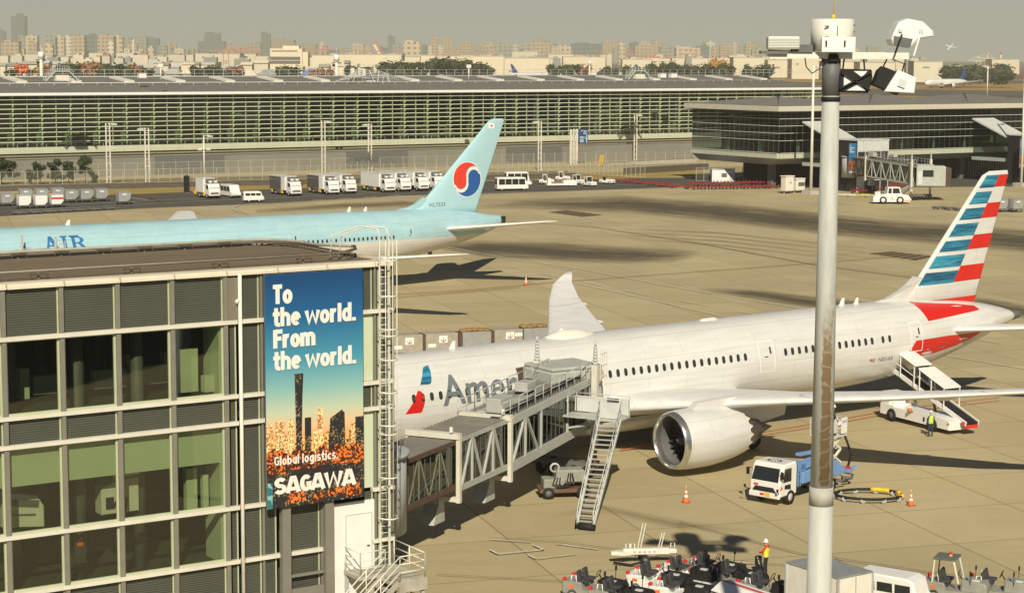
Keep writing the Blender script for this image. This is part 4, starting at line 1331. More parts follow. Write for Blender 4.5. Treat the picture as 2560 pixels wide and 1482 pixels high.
# glazed front
sp_('glazing', MB().quad((SX0, .6, 6.55), (SX1, .6, 6.55), (SX1, .6, 17.2), (SX0, .6, 17.2)), M_SGL)
mb = MB()
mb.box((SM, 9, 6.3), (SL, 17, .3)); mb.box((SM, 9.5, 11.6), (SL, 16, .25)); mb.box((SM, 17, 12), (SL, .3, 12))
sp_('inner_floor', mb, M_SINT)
mb = MB()
rs = random.Random(11)
x = SX0 + 1
while x < SX1 - 6:
    w_ = rs.uniform(1.2, 3)
    if rs.random() < .8: mb.box((x + w_ / 2, .9 + rs.random() * .8, 7.2 + rs.random() * .5), (w_, .3, rs.uniform(.5, 1.0)))
    if rs.random() < .75: mb.box((x + w_ / 2, .9 + rs.random() * .8, rs.choice([9.3, 9.9, 10.6, 11.3, 11.9, 12.6])), (w_ * 1.3, .3, rs.uniform(.35, .6)))
    if rs.random() < .3: mb.box((x + w_ / 2, 1.1, rs.choice([13.6, 14.5, 15.4])), (w_ * 1.2, .3, .9), 1)
    x += w_ + rs.uniform(.1, .7)
sp_('inner_panel', mb, [M_SGREEN, mat('blue grey blind', (.13, .2, .22), .6)])
for i in range(41):
    x = SX0 + 2.5 + i * 6.12
    mb = MB().box((x, .3, 11.9), (.16, .5, 10.6))
    mb.box((x - .5, 1.8, 8.0), (.55, .5, 3.0)); mb.box((x, 1.8, 12), (.3, .4, 11))
    for k in range(9): mb.add([(x, .1, 15.7 - k * .955), (x, -.75, 16.2 - k * .955), (x + .1, -.75, 16.2 - k * .955), (x + .1, .1, 15.7 - k * .955), (x, .1, 16.3 - k * .955), (x + .1, .1, 16.3 - k * .955)], [(0, 1, 4), (3, 5, 2), (0, 3, 2, 1), (1, 2, 5, 4)])
    sp_('column', mb, M_SGREEN)
for i in range(40): sp_('mullion', MB().box((SX0 + 5.56 + i * 6.12, .45, 11.9), (.10, .3, 10.6)), M_SGREEN)
for k in range(10): sp_('louvre_rail', MB().box((SM, -.85, 16.25 - k * .955), (SL, .34, .15), 0, 0), mat('cream green rail', (.62, .66, .50), .45, var=.06))
mb = MB()
for i in range(124): mb.bar((SX0 + 1 + i * 2.04, -.55, 5.3), (SX0 + 1 + i * 2.04, -.55, 7.2), .05)
mb.tube([(SX0, -.55, 7.25), (SX1, -.55, 7.25)], .05, 6)
sp_('balustrade', mb, M_LGREY)
mb = MB().box((SM, -.3, 5.9), (SL, .5, 1.25))
for i in range(82): mb.box((SX0 + 1.5 + i * 3.06, -.57, 5.9), (.05, .04, 1.25), 1)
sp_('fascia', mb, [mat('fascia cream green', (.50, .52, .39), .6, var=.08, scale=.3), M_GREY])
mb = MB().box((SM, 3.5, 5.1), (SL, 6, .4))
sp_('soffit', mb, M_SINT)
mb = MB().box((SM, 1.0, 2.2), (SL, .5, 4.4), 0).box((SM, .7, 4.35), (SL, .25, .55), 1)
for x in (42, 88, 131): mb.box((x, .72, 2.2), (16, .14, 3.8), 2)
sp_('base_wall', mb, [M_SWALL, M_SWALL2, M_DGREY])
# roof edge guard rail and roof stairs are things of their own
def rail_thing(name, label, loc, rz, L, h, n, cat='railing', m=M_LGREY, mid=2, group=None):
    r = thing(name, label, cat, loc, rz, group)
    mb = MB()
    for k in range(mid): mb.tube([(0, 0, h * (k + 1) / mid), (L, 0, h * (k + 1) / mid)], .035, 6)
    mb.build('rail', m, r)
    for i in range(n): MB().bar((L * i / (n - 1), 0, 0), (L * i / (n - 1), 0, h), .07).build('post', m, r)
    return r
def sw(x, y, z=0): return SO + Matrix.Rotation(SA, 3, 'Z') @ Vector((x, y, z))
rail_thing('roof_railing', 'pale guard railing along the far side of the louvred building roof', sw(-20, 34, 20.25), SA, 242, 1.7, 100)
rail_thing('roof_railing', 'guard railing at the far right end of the louvred building roof', sw(222, 34, 20.25), SA, 45, 1.7, 22)
def roof_stair(px, py, label):
    d_ = ray(px, py)
    # point on the roof plane z=20.2
    p = gp(px, py, 20.2)
    r = thing('roof_stair', label, 'stairs', p, SA, 'stair bridges on the long roof')
    mb = MB()
    for y in (0, 1.2):
        mb.bar((-3.4, y, 0), (-1.4, y, 1.9), .16); mb.bar((1.4, y, 1.9), (3.4, y, 0), .16); mb.bar((-1.4, y, 1.9), (1.4, y, 1.9), .16)
    mb.build('stringer', M_LGREY, r)
    mb = MB()
    for i in range(7):
        for s_ in (-1, 1): mb.box((s_ * (3.3 - i * .3), .6, .15 + i * .28), (.3, 1.2, .05))
    mb.box((0, .6, 1.9), (2.8, 1.2, .06))
    mb.build('tread', M_GREY, r)
    mb = MB()
    for y in (0, 1.2):
        for a in (.5, 1.0):
            mb.tube([(-3.4, y, a), (-1.4, y, 1.9 + a), (1.4, y, 1.9 + a), (3.4, y, a)], .035, 6)
        for x in (-1.4, -.5, .5, 1.4): mb.bar((x, y, 1.9), (x, y, 2.9), .05)
        for x, z in ((-3.4, 0), (3.4, 0)): mb.bar((x, y, z), (x, y, z + 1), .05)
    mb.build('handrail', M_LGREY, r)
    MB().box((0, .6, .6), (2.6, 1.6, 1.1)).build('duct', M_CREAM, r)
roof_stair(156, 203, 'stair bridge over a duct at the left of the long roof')
roof_stair(1600, 198, 'stair bridge over a duct at the right of the long roof')
# cluttered roof plant in the middle
r = thing('roof_plant', 'jumble of grey walkway frames and plant in the middle of the long roof', 'plant', gp(915, 206, 20.0), SA)
mb = MB()
rs = random.Random(5)
for i in range(14):
    x = rs.uniform(-5, 6)
    mb.bar((x, rs.uniform(-1, 1), 0), (x + rs.uniform(-1, 1), rs.uniform(-1, 1), rs.uniform(.8, 2.4)), .1)
for k in range(5): mb.tube([(-7 + k, 0, .3 + .4 * k), (-2, 0, 1 + .4 * k), (4, .4, .9 + .3 * k), (9, .5, .2 + .1 * k)], .07, 6)
mb.build('frame', M_LGREY, r)
mb = MB()
for i in range(6): mb.box((rs.uniform(-3, 4), rs.uniform(-.5, .5), rs.uniform(.3, .9)), (rs.uniform(1, 2.2), .8, .3))
mb.build('walkway', M_DGREY, r)
MB().box((-3, .3, 2.2), (.7, .5, 1.4)).build('cabinet', M_CREAM, r)
MB().box((-.4, .3, 2.0), (.7, .5, 1.4)).build('cabinet', M_CREAM, r)
for px, label in ((1064 / 3.937 + 0, 'x'),): pass
for px, py, lb in ((355, 197, 'white vent box beside the left stair bridge'), (1655, 196, 'left white box by the right stair bridge'), (1682, 196, 'right white box by the right stair bridge')):
    t = thing('vent_box', lb + ' on the long roof', 'vent', gp(px, py, 20.3), SA, 'white boxes on the long roof')
    MB().box((0, 0, .6), (1.7, 1.2, 1.0), bev=.05).build('casing', M_WHITE, t)
    MB().box((0, 0, 1.14), (1.85, 1.35, .1)).build('lid', M_CREAM, t)
# grey glazed end bay between the two buildings
eb = thing('stair_tower', 'grey framed glazed stair tower between the louvred building and the dark pavilion', 'building', sw(222.2, -1, 0), SA)
mb = MB().box((3, 3, 9.6), (6, 6, 7.6))
mb.build('core', glass('tower glass', (.5, .52, .45), .08), eb)
mb = MB()
for x in (0, 1.5, 3, 4.5, 6): mb.box((x, -.1, 9.6), (.18, .2, 8))
for z in (6.4, 8, 9.6, 11.2, 12.8, 13.5): mb.box((3, -.12, z), (6.2, .2, .16))
mb.build('frame', M_GREY, eb)
mb = MB()
mb.box((3, 5, 9), (5.6, .2, 8)); mb.box((3, 3, 7), (5.6, 5, .2)); mb.box((3, 3, 11), (5.6, 5, .2)); mb.bar((.5, 1.5, 6), (5.5, 1.5, 11), .3)
mb.build('inner_stair', M_GREY, eb)
MB().prism([(-1, 5.6), (7, 5.6), (7, 4.6), (6.4, 2.6), (1.2, 2.6)], 0, 6, 'Y').build('base', M_DARKIN, eb)
mb = MB()
for a, b in (((2.5, -.4, 0), (2.5, -.4, 3)), ((3.6, -.4, 3), (4.6, -.4, 0)), ((5.6, -.4, 3), (5.2, -.4, 0)), ((7, -.4, 2), (6.2, -.4, 0))): mb.bar(a, b, .35)
mb.build('strut', M_CREAM, eb)
# ------------------------------------------------------------------ dark glass pavilion (right)
PO = gp(1945, 472)
PY = PO.y
pav = thing('pavilion', 'dark glass pavilion with wide cream eave, right of the louvred building', 'building', PO, SA)
def pv_(name, mb, m): return mb.build(name, m, pav)
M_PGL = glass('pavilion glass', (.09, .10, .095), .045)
M_PGLC = glass('pavilion low glass', (.34, .44, .38), .05)
LW, RW = 27, 78
mb = MB()
for z, h in ((15.55, 1.0),): mb.box((RW / 2 - .6, LW / 2 - .6, z), (RW + 2.4, LW + 2.4, h))
mb.box((RW / 2 - .4, LW / 2 - .4, 14.95), (RW + 1.6, LW + 1.6, .25), 1)
pv_('eave', mb, [mat('eave cream', (.55, .52, .43), .6, var=.08), M_DGREY])
for x0, x1, pk in ((-1.5, 24, 17.6), (22, 52, 17.9), (50, RW + .5, 17.8)):
    xm = (x0 + x1) / 2
    pv_('roof', MB().add([(x0, -1.5, 16.1), (x1, -1.5, 16.1), (x1, LW, 16.1), (x0, LW, 16.1), (xm, 14, pk), (xm, LW - 14, pk)], [(0, 1, 4), (1, 2, 5, 4), (2, 3, 5), (3, 0, 4, 5)]), M_SROOF)
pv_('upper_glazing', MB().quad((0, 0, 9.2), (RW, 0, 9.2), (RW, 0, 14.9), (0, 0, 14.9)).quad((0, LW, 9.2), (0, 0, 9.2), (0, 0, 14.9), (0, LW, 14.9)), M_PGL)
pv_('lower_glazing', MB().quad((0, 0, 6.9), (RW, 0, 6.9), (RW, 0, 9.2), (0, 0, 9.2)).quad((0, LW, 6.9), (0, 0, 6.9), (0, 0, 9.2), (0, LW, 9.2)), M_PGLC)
for z in (13.55, 12.15, 10.75, 9.3):
    pv_('glazing_bar', MB().box((RW / 2, -.06, z), (RW + .2, .12, .09)), M_LGREY)
    pv_('glazing_bar', MB().box((-.06, LW / 2, z), (.12, LW, .09)), M_LGREY)
mb = MB()
for i in range(53): mb.box((i * 1.5, -.02, 10.9), (.035, .04, 8))
for i in range(19): mb.box((-.02, i * 1.5, 10.9), (.04, .035, 8))
pv_('glazing_mullion', mb, M_DGREY)
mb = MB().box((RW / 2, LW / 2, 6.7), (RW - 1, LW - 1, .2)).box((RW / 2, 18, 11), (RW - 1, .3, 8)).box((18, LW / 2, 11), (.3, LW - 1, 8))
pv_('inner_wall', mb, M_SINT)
mb = MB()
for x in (6, 15.5, 25, 34, 43, 52, 61, 70): mb.box((x, 1.2, 8), (.5, .3, 2.4))
for y in (7, 17): mb.box((1.2, y, 8), (.3, .9, 2.4))
pv_('inner_column', mb, mat('pale mint', (.48, .62, .46), .6))
mb = MB()
mb.box((RW / 2, -.2, 6.35), (RW, .5, 1.0), 0); mb.box((-.2, LW / 2, 6.35), (.5, LW, 1.0), 0)
mb.box((RW / 2, -.5, 6.9), (RW, .15, .1), 1); mb.box((-.5, LW / 2, 6.9), (.15, LW, .1), 1)
for i in range(50): mb.box((i * 1.56 + .8, -.47, 6.35), (.06, .06, .95), 2)
for i in range(17): mb.box((-.47, i * 1.56 + .8, 6.35), (.06, .06, .95), 2)
pv_('balcony_band', mb, [mat('fascia cream green', (.5, .52, .39)), M_LGREY, M_GREY])
mb = MB().add([(0, 0, 5.8), (RW, 0, 5.8), (RW, LW, 5.8), (0, LW, 5.8), (2, 4.5, 4.4), (RW, 4.5, 4.4), (RW, LW, 4.4), (2, LW, 4.4)], [(0, 1, 5, 4), (3, 0, 4, 7), (4, 5, 6, 7)])
pv_('soffit', mb, M_GREY)
mb = MB().box((RW / 2 + 3, 14, 2.2), (RW, .4, 4.4)).box((14, LW / 2, 2.2), (.4, LW, 4.4))
for x in (3.5, 20, 38, 56, 72): mb.box((x, 6, 2.2), (1.2, 1.2, 4.4), 1)
pv_('undercroft', mb, [M_DARKIN, M_DGREY])
def pw(x, y, z=0): return PO + Matrix.Rotation(SA, 3, 'Z') @ Vector((x, y, z))
# gate link towers with posters
def gate_tower(x, y, label, plabel):
    t = thing('gate_tower', label, 'building', pw(x, y), SA, 'glazed gate towers on the pavilion')
    # sloping glazed link against the building, then a squarer tower toward the apron
    MB().add([(0, 0, 5), (0, -9, 5), (0, -9, 9.2), (0, 0, 12.6), (6, 0, 5), (6, -9, 5), (6, -9, 9.2), (6, 0, 12.6)], [(0, 1, 2, 3), (7, 6, 5, 4), (1, 5, 6, 2), (0, 4, 5, 1)]).build('glazed_link', M_PGLC, t)
    MB().add([(-.2, .2, 12.7), (6.2, .2, 12.7), (6.2, -9.2, 9.3), (-.2, -9.2, 9.3), (-.2, .2, 13.0), (6.2, .2, 13.0), (6.2, -9.2, 9.6), (-.2, -9.2, 9.6)], [(4, 5, 6, 7), (3, 2, 1, 0), (0, 1, 5, 4), (1, 2, 6, 5), (2, 3, 7, 6), (3, 0, 4, 7)]).build('roof', M_LGREY, t)
    MB().box((3, -4.5, 4.7), (6.2, 9.2, .7)).build('soffit', M_GREY, t)
    mb = MB().box((4.5, -12, 4.9), (8, 5.6, 9.8), 0)
    mb.build('tower_core', [M_DARKIN], t)
    mb = MB()
    for x_ in (.5, 2.5, 4.5, 6.5, 8.5): mb.box((x_, -14.86, 4.9), (.12, .1, 9.8), 0)
    for z in (2.2, 4.4, 6.0, 7.7): mb.box((4.5, -14.87, z), (8.1, .1, .12), 0)
    mb.build('frame', M_LGREY, t)
    mb = MB()
    for i in range(4): mb.box((1.5 + 2 * i, -14.9, 8.75), (1.9, .08, 1.9), 0)
    mb.box((4.5, -12, 9.85), (8.4, 6, .18), 0)
    mb.build('top_panel', M_LGREY, t)
    MB().box((1.4, -14.92, 1.5), (1.7, .1, 3.0)).box((1.4, -14.95, 1.2), (.9, .1, 2.2)).build('door', M_WHITE, t)
    return t
gate_tower(6.0, -.3, 'gate tower with sloping glass link, close left of the tall grey mast', '')
gate_tower(53.0, -.3, 'gate tower with sloping glass link at the right edge of the pavilion', '')
def small_banner(loc, label, rz):
    b = thing('advertising_banner', label, 'banner', loc, rz, 'small banners on the gate towers')
    MB().box((.9, .08, 3), (1.8, .14, 6)).build('panel', M_DGREY, b)
    MB().quad((0, 0, 2.7), (1.8, 0, 2.7), (1.8, 0, 6), (0, 0, 6)).build('blue_field', mat('banner blue', (.02, .16, .36), .5, var=.3, scale=.6), b)
    MB().quad((0, 0, 1.1), (1.8, 0, 1.1), (1.8, 0, 2.7), (0, 0, 2.7)).build('city_glow', ORNG, b)
    vs, fs = text2d('To\nthe world.\nFrom\nthe world.', .36, .012, .8)
    MB().add([(.12 + v[0] * .95, -.02, 5.4 + v[1] * 1.05) for v in vs], fs).build('lettering', M_LET, b)
    vs, fs = text2d('SAGAWA', .4, .02, .82)
    MB().add([(.1 + v[0], -.02, .45 + v[1]) for v in vs], fs).build('lettering', M_LET, b)
small_banner(pw(4.6, -14.9, 3.3), 'small blue banner on the gate tower just left of the tall grey mast', SA)
small_banner(pw(51.2, -14.9, 3.3), 'small blue banner on the gate tower at the right edge', SA)
# ------------------------------------------------------------------ far side: harbour sheds, towers, cranes, trees
M_SHED = mat('cream shed wall', (.72, .66, .50), .8, var=.1, scale=.02)
M_SHED2 = mat('pale shed wall', (.62, .58, .47), .8, var=.1, scale=.02)
M_SHEDG = mat('grey shed wall', (.30, .31, .28), .8, var=.15, scale=.02)
M_SHEDR = mat('grey shed roof', (.40, .39, .34), .8, var=.1)
def city_mat(name, wall, win, sx, sz):
    m = bpy.data.materials.new(name)
    m.use_nodes = True
    N, L = nodes_of(m)
    tc = N.new('ShaderNodeTexCoord')
    mp = N.new('ShaderNodeMapping')
    mp.inputs['Rotation'].default_value = (pi / 2, 0, 0)
    br = N.new('ShaderNodeTexBrick')
    br.offset = 0
    br.inputs['Scale'].default_value = 1
    br.inputs['Brick Width'].default_value = sx
    br.inputs['Row Height'].default_value = sz
    br.inputs['Mortar Size'].default_value = sz * .28
    br.inputs['Color1'].default_value = (*win, 1)
    br.inputs['Color2'].default_value = (*[c * .7 for c in win], 1)
    br.inputs['Mortar'].default_value = (*wall, 1)
    L.new(tc.outputs['Object'], mp.inputs[0])
    L.new(mp.outputs[0], br.inputs['Vector'])
    L.new(br.outputs['Color'], N['Principled BSDF'].inputs['Base Color'])
    N['Principled BSDF'].inputs['Roughness'].default_value = .6
    return m
CM = dict(c=city_mat('cream tower', (.62, .52, .36), (.34, .29, .22), 14, 12), b=city_mat('blue grey tower', (.10, .17, .19), (.05, .10, .12), 16, 14),
          t=city_mat('tan tower', (.48, .38, .26), (.27, .22, .17), 12, 10), g=city_mat('grey tower', (.34, .34, .28), (.20, .21, .19), 14, 11), w=city_mat('white tower', (.72, .67, .54), (.45, .42, .35), 13, 10))
WORD = dict(c='cream', b='blue grey', t='tan', g='grey', w='white')
def tower(px0, px1, pytop, D, k, label=None, steps=True, top=None):
    a, b = dp(px0, pytop, D), dp(px1, pytop, D)
    wd, h = b.x - a.x, a.z
    t = thing('tower_block', label or '', 'tower block', ((a.x + b.x) / 2, D, 0), 0, 'hazy towers on the skyline')
    MB().box((0, wd * .35, h / 2), (wd, wd * .7, h)).build('facade', CM[k], t)
    if steps: MB().box((wd * (.1 if int(px0) % 2 else -.15), wd * .3, h + h * .03), (wd * .45, wd * .3, h * .06)).build('roof_plant', CM[k], t)
    return t
TW = [(27, 62, 41, 8200, 'b'), (-8, 12, 78, 8000, 'b'), (2, 46, 104, 5200, 't'), (46, 66, 92, 6000, 'g'), (64, 93, 90, 5600, 'c'), (70, 92, 106, 5000, 't'), (108, 138, 92, 5400, 'g'), (138, 160, 93, 5500, 'c'), (160, 178, 92, 5600, 'w'), (178, 211, 90, 5300, 't'),
      (112, 132, 112, 4800, 'c'), (211, 241, 88, 6600, 'b'), (242, 284, 90, 5100, 't'), (284, 306, 92, 5200, 'c'), (270, 284, 106, 4700, 'w'), (306, 328, 94, 6200, 'g'), (329, 336, 101, 5200, 'w'), (337, 366, 92, 6900, 'g'), (368, 396, 96, 7600, 'b'), (369, 384, 118, 5000, 'c'),
      (398, 430, 120, 7600, 'g'), (430, 470, 126, 7200, 'g'), (495, 560, 104, 8400, 'b'), (510, 548, 84, 9000, 'b'), (560, 600, 122, 7000, 't'), (652, 675, 84, 8200, 'b'), (676, 735, 100, 8600, 'g'), (735, 790, 110, 8000, 'g'), (800, 812, 108, 6800, 'w'), (1008, 1051, 105, 4700, 'c'),
      (1078, 1096, 94, 6400, 't'), (1108, 1130, 93, 6600, 't'), (970, 987, 92, 8600, 'b'), (1150, 1180, 108, 7800, 'g'), (1212, 1236, 116, 5200, 't'), (1236, 1278, 110, 5600, 'g'), (1308, 1322, 112, 5800, 't'), (1324, 1376, 106, 5700, 't'), (1377, 1398, 113, 6600, 'b'),
      (1398, 1428, 116, 5600, 'c'), (1428, 1506, 110, 6800, 'b'), (1506, 1548, 104, 7400, 't'), (1340, 1376, 100, 8000, 'g'), (1588, 1632, 114, 5800, 't'), (1632, 1650, 102, 6400, 't'), (1650, 1690, 118, 6200, 'g'), (1690, 1752, 120, 5400, 'c'), (1760, 1786, 104, 7600, 'g'),
      (1800, 1832, 114, 6900, 't'), (1838, 1870, 114, 7200, 'g'), (1880, 1910, 124, 6000, 'g'), (1560, 1586, 120, 7000, 'g'), (850, 880, 122, 7400, 'g'), (890, 925, 116, 8200, 'g'), (1180, 1210, 120, 6600, 'g'), (600, 650, 118, 8600, 'g'), (470, 496, 124, 8000, 'g'), (2000, 2030, 128, 7600, 'g'), (1930, 1975, 126, 7000, 'g'), (2110, 2190, 132, 6500, 'g')]
for i, q in enumerate(TW):
    prev = 'near the left edge of the skyline' if q[1] < 220 else 'left of the centre of the skyline' if q[1] < 900 else 'over the cream harbour sheds in mid skyline' if q[1] < 1560 else 'right of centre on the skyline'
    hgt = 'tall' if q[2] < 96 else 'mid height' if q[2] < 112 else 'low'
    wid = 'slim' if q[1] - q[0] < 25 else 'broad' if q[1] - q[0] > 38 else 'plain'
    tower(*q, label=f'{hgt} {wid} {WORD[q[4]]} tower block {prev}, hazier ones about it' if 0 else f'{hgt} {wid} {WORD[q[4]]} tower block {prev}')
# long sheds (px0, px1, top, base, wall)
SH = [(0, 20, 141, 170, 'c', 'g'), (20, 75, 141, 168, 'c', 'c'), (75, 128, 140, 166, 'w', 'c'), (132, 172, 143, 164, 'w', 'w'), (176, 206, 145, 162, 'c', 'c'), (205, 210, 132, 150, 'w', 'w'), (222, 258, 134, 160, 'c', 'c'), (258, 285, 139, 158, 'g', 'g'), (290, 335, 134, 158, 'c', 'c'), (335, 352, 130, 150, 't', 'c'),
      (355, 420, 142, 160, 'w', 'w'), (424, 484, 138, 158, 'c', 'c'), (488, 524, 135, 160, 'w', 'w'), (524, 600, 136, 162, 'c', 'c'), (602, 640, 136, 160, 'c', 'c'), (0, 130, 160, 172, 'w', 'w'), (176, 300, 158, 168, 'w', 'w'), (300, 382, 151, 166, 'w', 'w'), (386, 540, 157, 170, 'w', 'c'),
      (640, 672, 142, 165, 'c', 'c'), (780, 845, 140, 182, 'c', 'c'), (845, 1005, 138, 182, 'w', 'c'), (1005, 1050, 144, 180, 'c', 'c'), (1050, 1090, 140, 178, 'c', 'c'), (1085, 1262, 142, 182, 'w', 'c'), (1262, 1376, 147, 182, 'w', 'w'), (1408, 1515, 144, 176, 'w', 'c'), (1280, 1345, 130, 150, 'c', 'c'), (1370, 1435, 137, 160, 'c', 'c'), (1556, 1632, 150, 174, 'w', 'c'), (1578, 1592, 144, 160, 'w', 'w'), (1632, 1680, 156, 176, 'w', 'w'),
      (1632, 1680, 148, 172, 'c', 'c'), (1676, 1772, 147, 172, 'c', 'c'), (1772, 1840, 147, 172, 'c', 'c'), (1834, 1925, 146, 178, 'w', 'c'), (1920, 1990, 152, 180, 'c', 'c'), (1980, 2060, 148, 182, 'w', 'w'), (2060, 2140, 156, 184, 'c', 'c'), (2150, 2240, 158, 186, 'c', 'w'), (2285, 2358, 156, 186, 'w', 'c'), (2480, 2550, 150, 172, 'c', 'c'), (2366, 2420, 166, 180, 'g', 'g'), (2440, 2490, 166, 178, 'w', 'g')]
SHM = dict(c=M_SHED, w=M_SHED, g=M_SHEDG, t=M_SHED2)
for i, (p0, p1, yt, yb, k, k2) in enumerate(SH):
    D = min(5000, 25.5 * F / max(8, (yb + 6 - 139.5)))
    D = 2300 + (182 - yb) * 70
    a, b = dp(p0, yt, D), dp(p1, yt, D)
    wd, h = b.x - a.x, max(a.z, 4)
    ps = 'at the left edge of the harbour' if p1 < 140 else 'left of the dark fronted office' if p1 < 645 else 'behind the evergreen trees in mid picture' if p0 < 1380 else 'right of the evergreen trees' if p0 < 1900 else 'behind the tall grey mast' if p0 < 2250 else 'beyond the brown grass at the right'
    sz = 'very long' if p1 - p0 > 100 else 'long' if p1 - p0 > 55 else 'short'
    t = thing('harbour_shed', f'{sz} {"grey" if k == "g" else "cream" if k2 == "c" else "white"} {"high" if h > 22 else "low"} shed {ps}', 'shed', ((a.x + b.x) / 2, D, 0), 0, 'sheds along the far shore')
    dpt = min(wd, 60)
    MB().box((0, dpt / 2, h / 2), (wd, dpt, h)).build('wall', SHM[k], t)
    mb = MB().box((0, dpt / 2, h + .6), (wd * 1.005, dpt, 1.2))
    if wd > 40:
        rs = random.Random(i)
        for j in range(int(wd / 28)): mb.box((rs.uniform(-.45, .45) * wd, dpt * .4, h + 1.6), (rs.uniform(3, 9), 6, rs.uniform(1.5, 4)))
    mb.build('roof', M_SHEDR, t)
    if wd > 25:
        mb = MB()
        rs = random.Random(i + 50)
        n = int(wd / 16)
        for j in range(n):
            x = (-.5 + (j + .5) / n) * wd + rs.uniform(-4, 4)
            if rs.random() < .6: mb.box((x, -.2, h * rs.choice([.35, .6, .75])), (rs.uniform(2, 10), .4, rs.uniform(1, 2.5)))
        mb.box((wd * .49, -.3, h / 2), (.8, .5, h))
        mb.build('window_strip', M_SHEDG, t)
# dark fronted office left of centre
D = 1750
a, b = dp(675, 138, D), dp(756, 163, D)
ob = thing('office_building', 'white flat roofed office with two dark window bands, left of centre', 'office', (a.x, D, b.z), 0)
W_ = b.x - a.x
Hh = dp(675, 122, D).z - b.z
MB().box((W_ / 2, 12, Hh * .5 - 6), (W_, 24, Hh + 12)).box((W_ * .62, 14, Hh + .5), (W_ * .5, 14, 4)).box((W_ * 1.08, 12, Hh * .35), (W_ * .16, 16, Hh * .9)).build('wall', M_SHED, ob)
for f0, f1 in ((.08, .26), (.32, .5)): MB().box((W_ * .47, -.2, Hh * (f0 + f1) / 2), (W_ * .93, .5, Hh * (f1 - f0))).build('window_band', M_DGREY, ob)
MB().box((W_ * .45, -.3, Hh * .86), (W_ * .8, .5, Hh * .04)).build('ledge', M_DGREY, ob)
# low houses and workshops beyond the roof railing
rs = random.Random(21)
HS = [(378, 402, 168, 'white box house with a dark door, beside a bare tree'), (500, 548, 176, 'wide hipped grey roofed house beyond the roof railing'), (560, 590, 172, 'small white gabled house amid red bare trees'), (604, 640, 176, 'white low house right of the red trees'), (755, 800, 172, 'white house with a blue gabled roof'), (800, 840, 174, 'long white house beside the blue roofed one'), (410, 450, 172, 'pale hipped roof house among dark trees'), (455, 492, 170, 'cream low house with a flat white roof'), (645, 690, 174, 'low grey house right of the hedge'), (700, 750, 176, 'low brown roofed workshop beyond the railing')]
for i, (p0, p1, yt, lb) in enumerate(HS):
    D = 1150 + rs.uniform(-80, 120)
    a, b = dp(p0, yt, D), dp(p1, yt, D)
    wd, h = b.x - a.x, a.z
    t = thing('house', lb, 'house', (a.x, D, 0), 0, 'houses on the far edge of the field')
    MB().box((wd / 2, 5, h * .4), (wd, 10, h * .8)).build('wall', M_SHED if i not in (1, 8) else M_SHED2, t)
    rc = [M_SHEDG, M_GREY, M_LGREY, M_SHED, M_BLUE, M_LGREY, M_GREY, M_SHED, M_SHEDG, mat('brown roof', (.22, .15, .09), .8)][i]
    MB().add([(-1, -1, h * .8), (wd + 1, -1, h * .8), (wd + 1, 11, h * .8), (-1, 11, h * .8), (wd * .3, 5, h), (wd * .7, 5, h)], [(0, 1, 5, 4), (1, 2, 5), (2, 3, 4, 5), (3, 0, 4)]).build('roof', rc, t)
    MB().box((wd * .4, -.2, h * .5), (wd * .12, .3, h * .2)).box((wd * .7, -.2, h * .5), (wd * .1, .3, h * .2)).build('window', M_DGREY, t)
# port cranes, red
M_CRANE = mat('crane red', (.50, .22, .16), .7)
def crane(px, yb, yt, D, label, boom=1, col=None):
    a, b = dp(px, yb, D), dp(px, yt, D)
    h = b.z
    t = thing('port_crane', label, 'crane', (a.x, D, 0), 0, 'port cranes on the skyline')
    mb = MB()
    for x in (-h * .13, h * .13):
        for y in (0, h * .25): mb.bar((x, y, 0), (x * .8, y, h * .72), h * .035)
    for z in (.3, .7): mb.bar((-h * .13, 0, h * z), (h * .13, 0, h * z), h * .03)
    mb.build('leg', col or M_CRANE, t)
    MB().bar((-h * .35 * boom, 0, h * .72), (h * .6 * boom, 0, h * .74), h * .035).bar((0, 0, h * .72), (0, 0, h), h * .03).bar((0, 0, h), (h * .55 * boom, 0, h * .75), h * .015).bar((0, 0, h), (-h * .3 * boom, 0, h * .73), h * .015).build('boom', col or M_CRANE, t)
CRN = [(565, 112), (580, 108), (600, 114), (622, 112), (640, 116), (700, 104), (725, 108), (755, 116), (780, 114), (810, 108), (890, 122), (915, 116), (945, 118), (990, 124), (1110, 124), (1130, 126), (1175, 124), (1195, 126), (1220, 124), (1400, 128), (1490, 124), (1510, 126), (1576, 120), (1590, 126), (1725, 122), (1742, 128), (1812, 126)]
for i, (px, yt) in enumerate(CRN): crane(px, 142, yt, 3700 + (i % 5) * 120, f'{"tall" if yt < 113 else "small"} red port crane {"left of the dark fronted office" if px < 660 else "above the dark fronted office" if px < 820 else "over the long cream shed" if px < 1000 else "over the middle sheds" if px < 1240 else "right of the middle of the skyline"}', 1 if i % 2 else -1)
crane(2468, 172, 132, 3300, 'white twin boom crane by the chimneys at the far right', -1, M_SHED2)
crane(2445, 172, 140, 3350, 'lower white crane left of the chimneys at the far right', -1, M_SHED2)
a, b = dp(968, 140, 3000), dp(926, 90, 3000)
t = thing('crawler_crane', 'lattice crane with a red and white boom leaning left over the sheds', 'crane', (a.x, 3000, 0), 0)
mb = MB()
mb.bar((0, 0, 8), (b.x - a.x + 8, 0, b.z - 8), 3.2)
mb.build('boom', M_CRANE, t)
MB().bar((-6, 0, 18), (-14, 0, 30), 3.6).bar((-20, 0, 41), (-14, 0, 32), 3.6).build('white_section', M_SHED, t)
MB().bar((b.x - a.x + 4, 0, b.z - 2), (34, 0, 16), .9).build('stay', M_SHEDG, t)
MB().box((4, 0, 6), (12, 6, 8)).build('cab', M_CRANE, t)
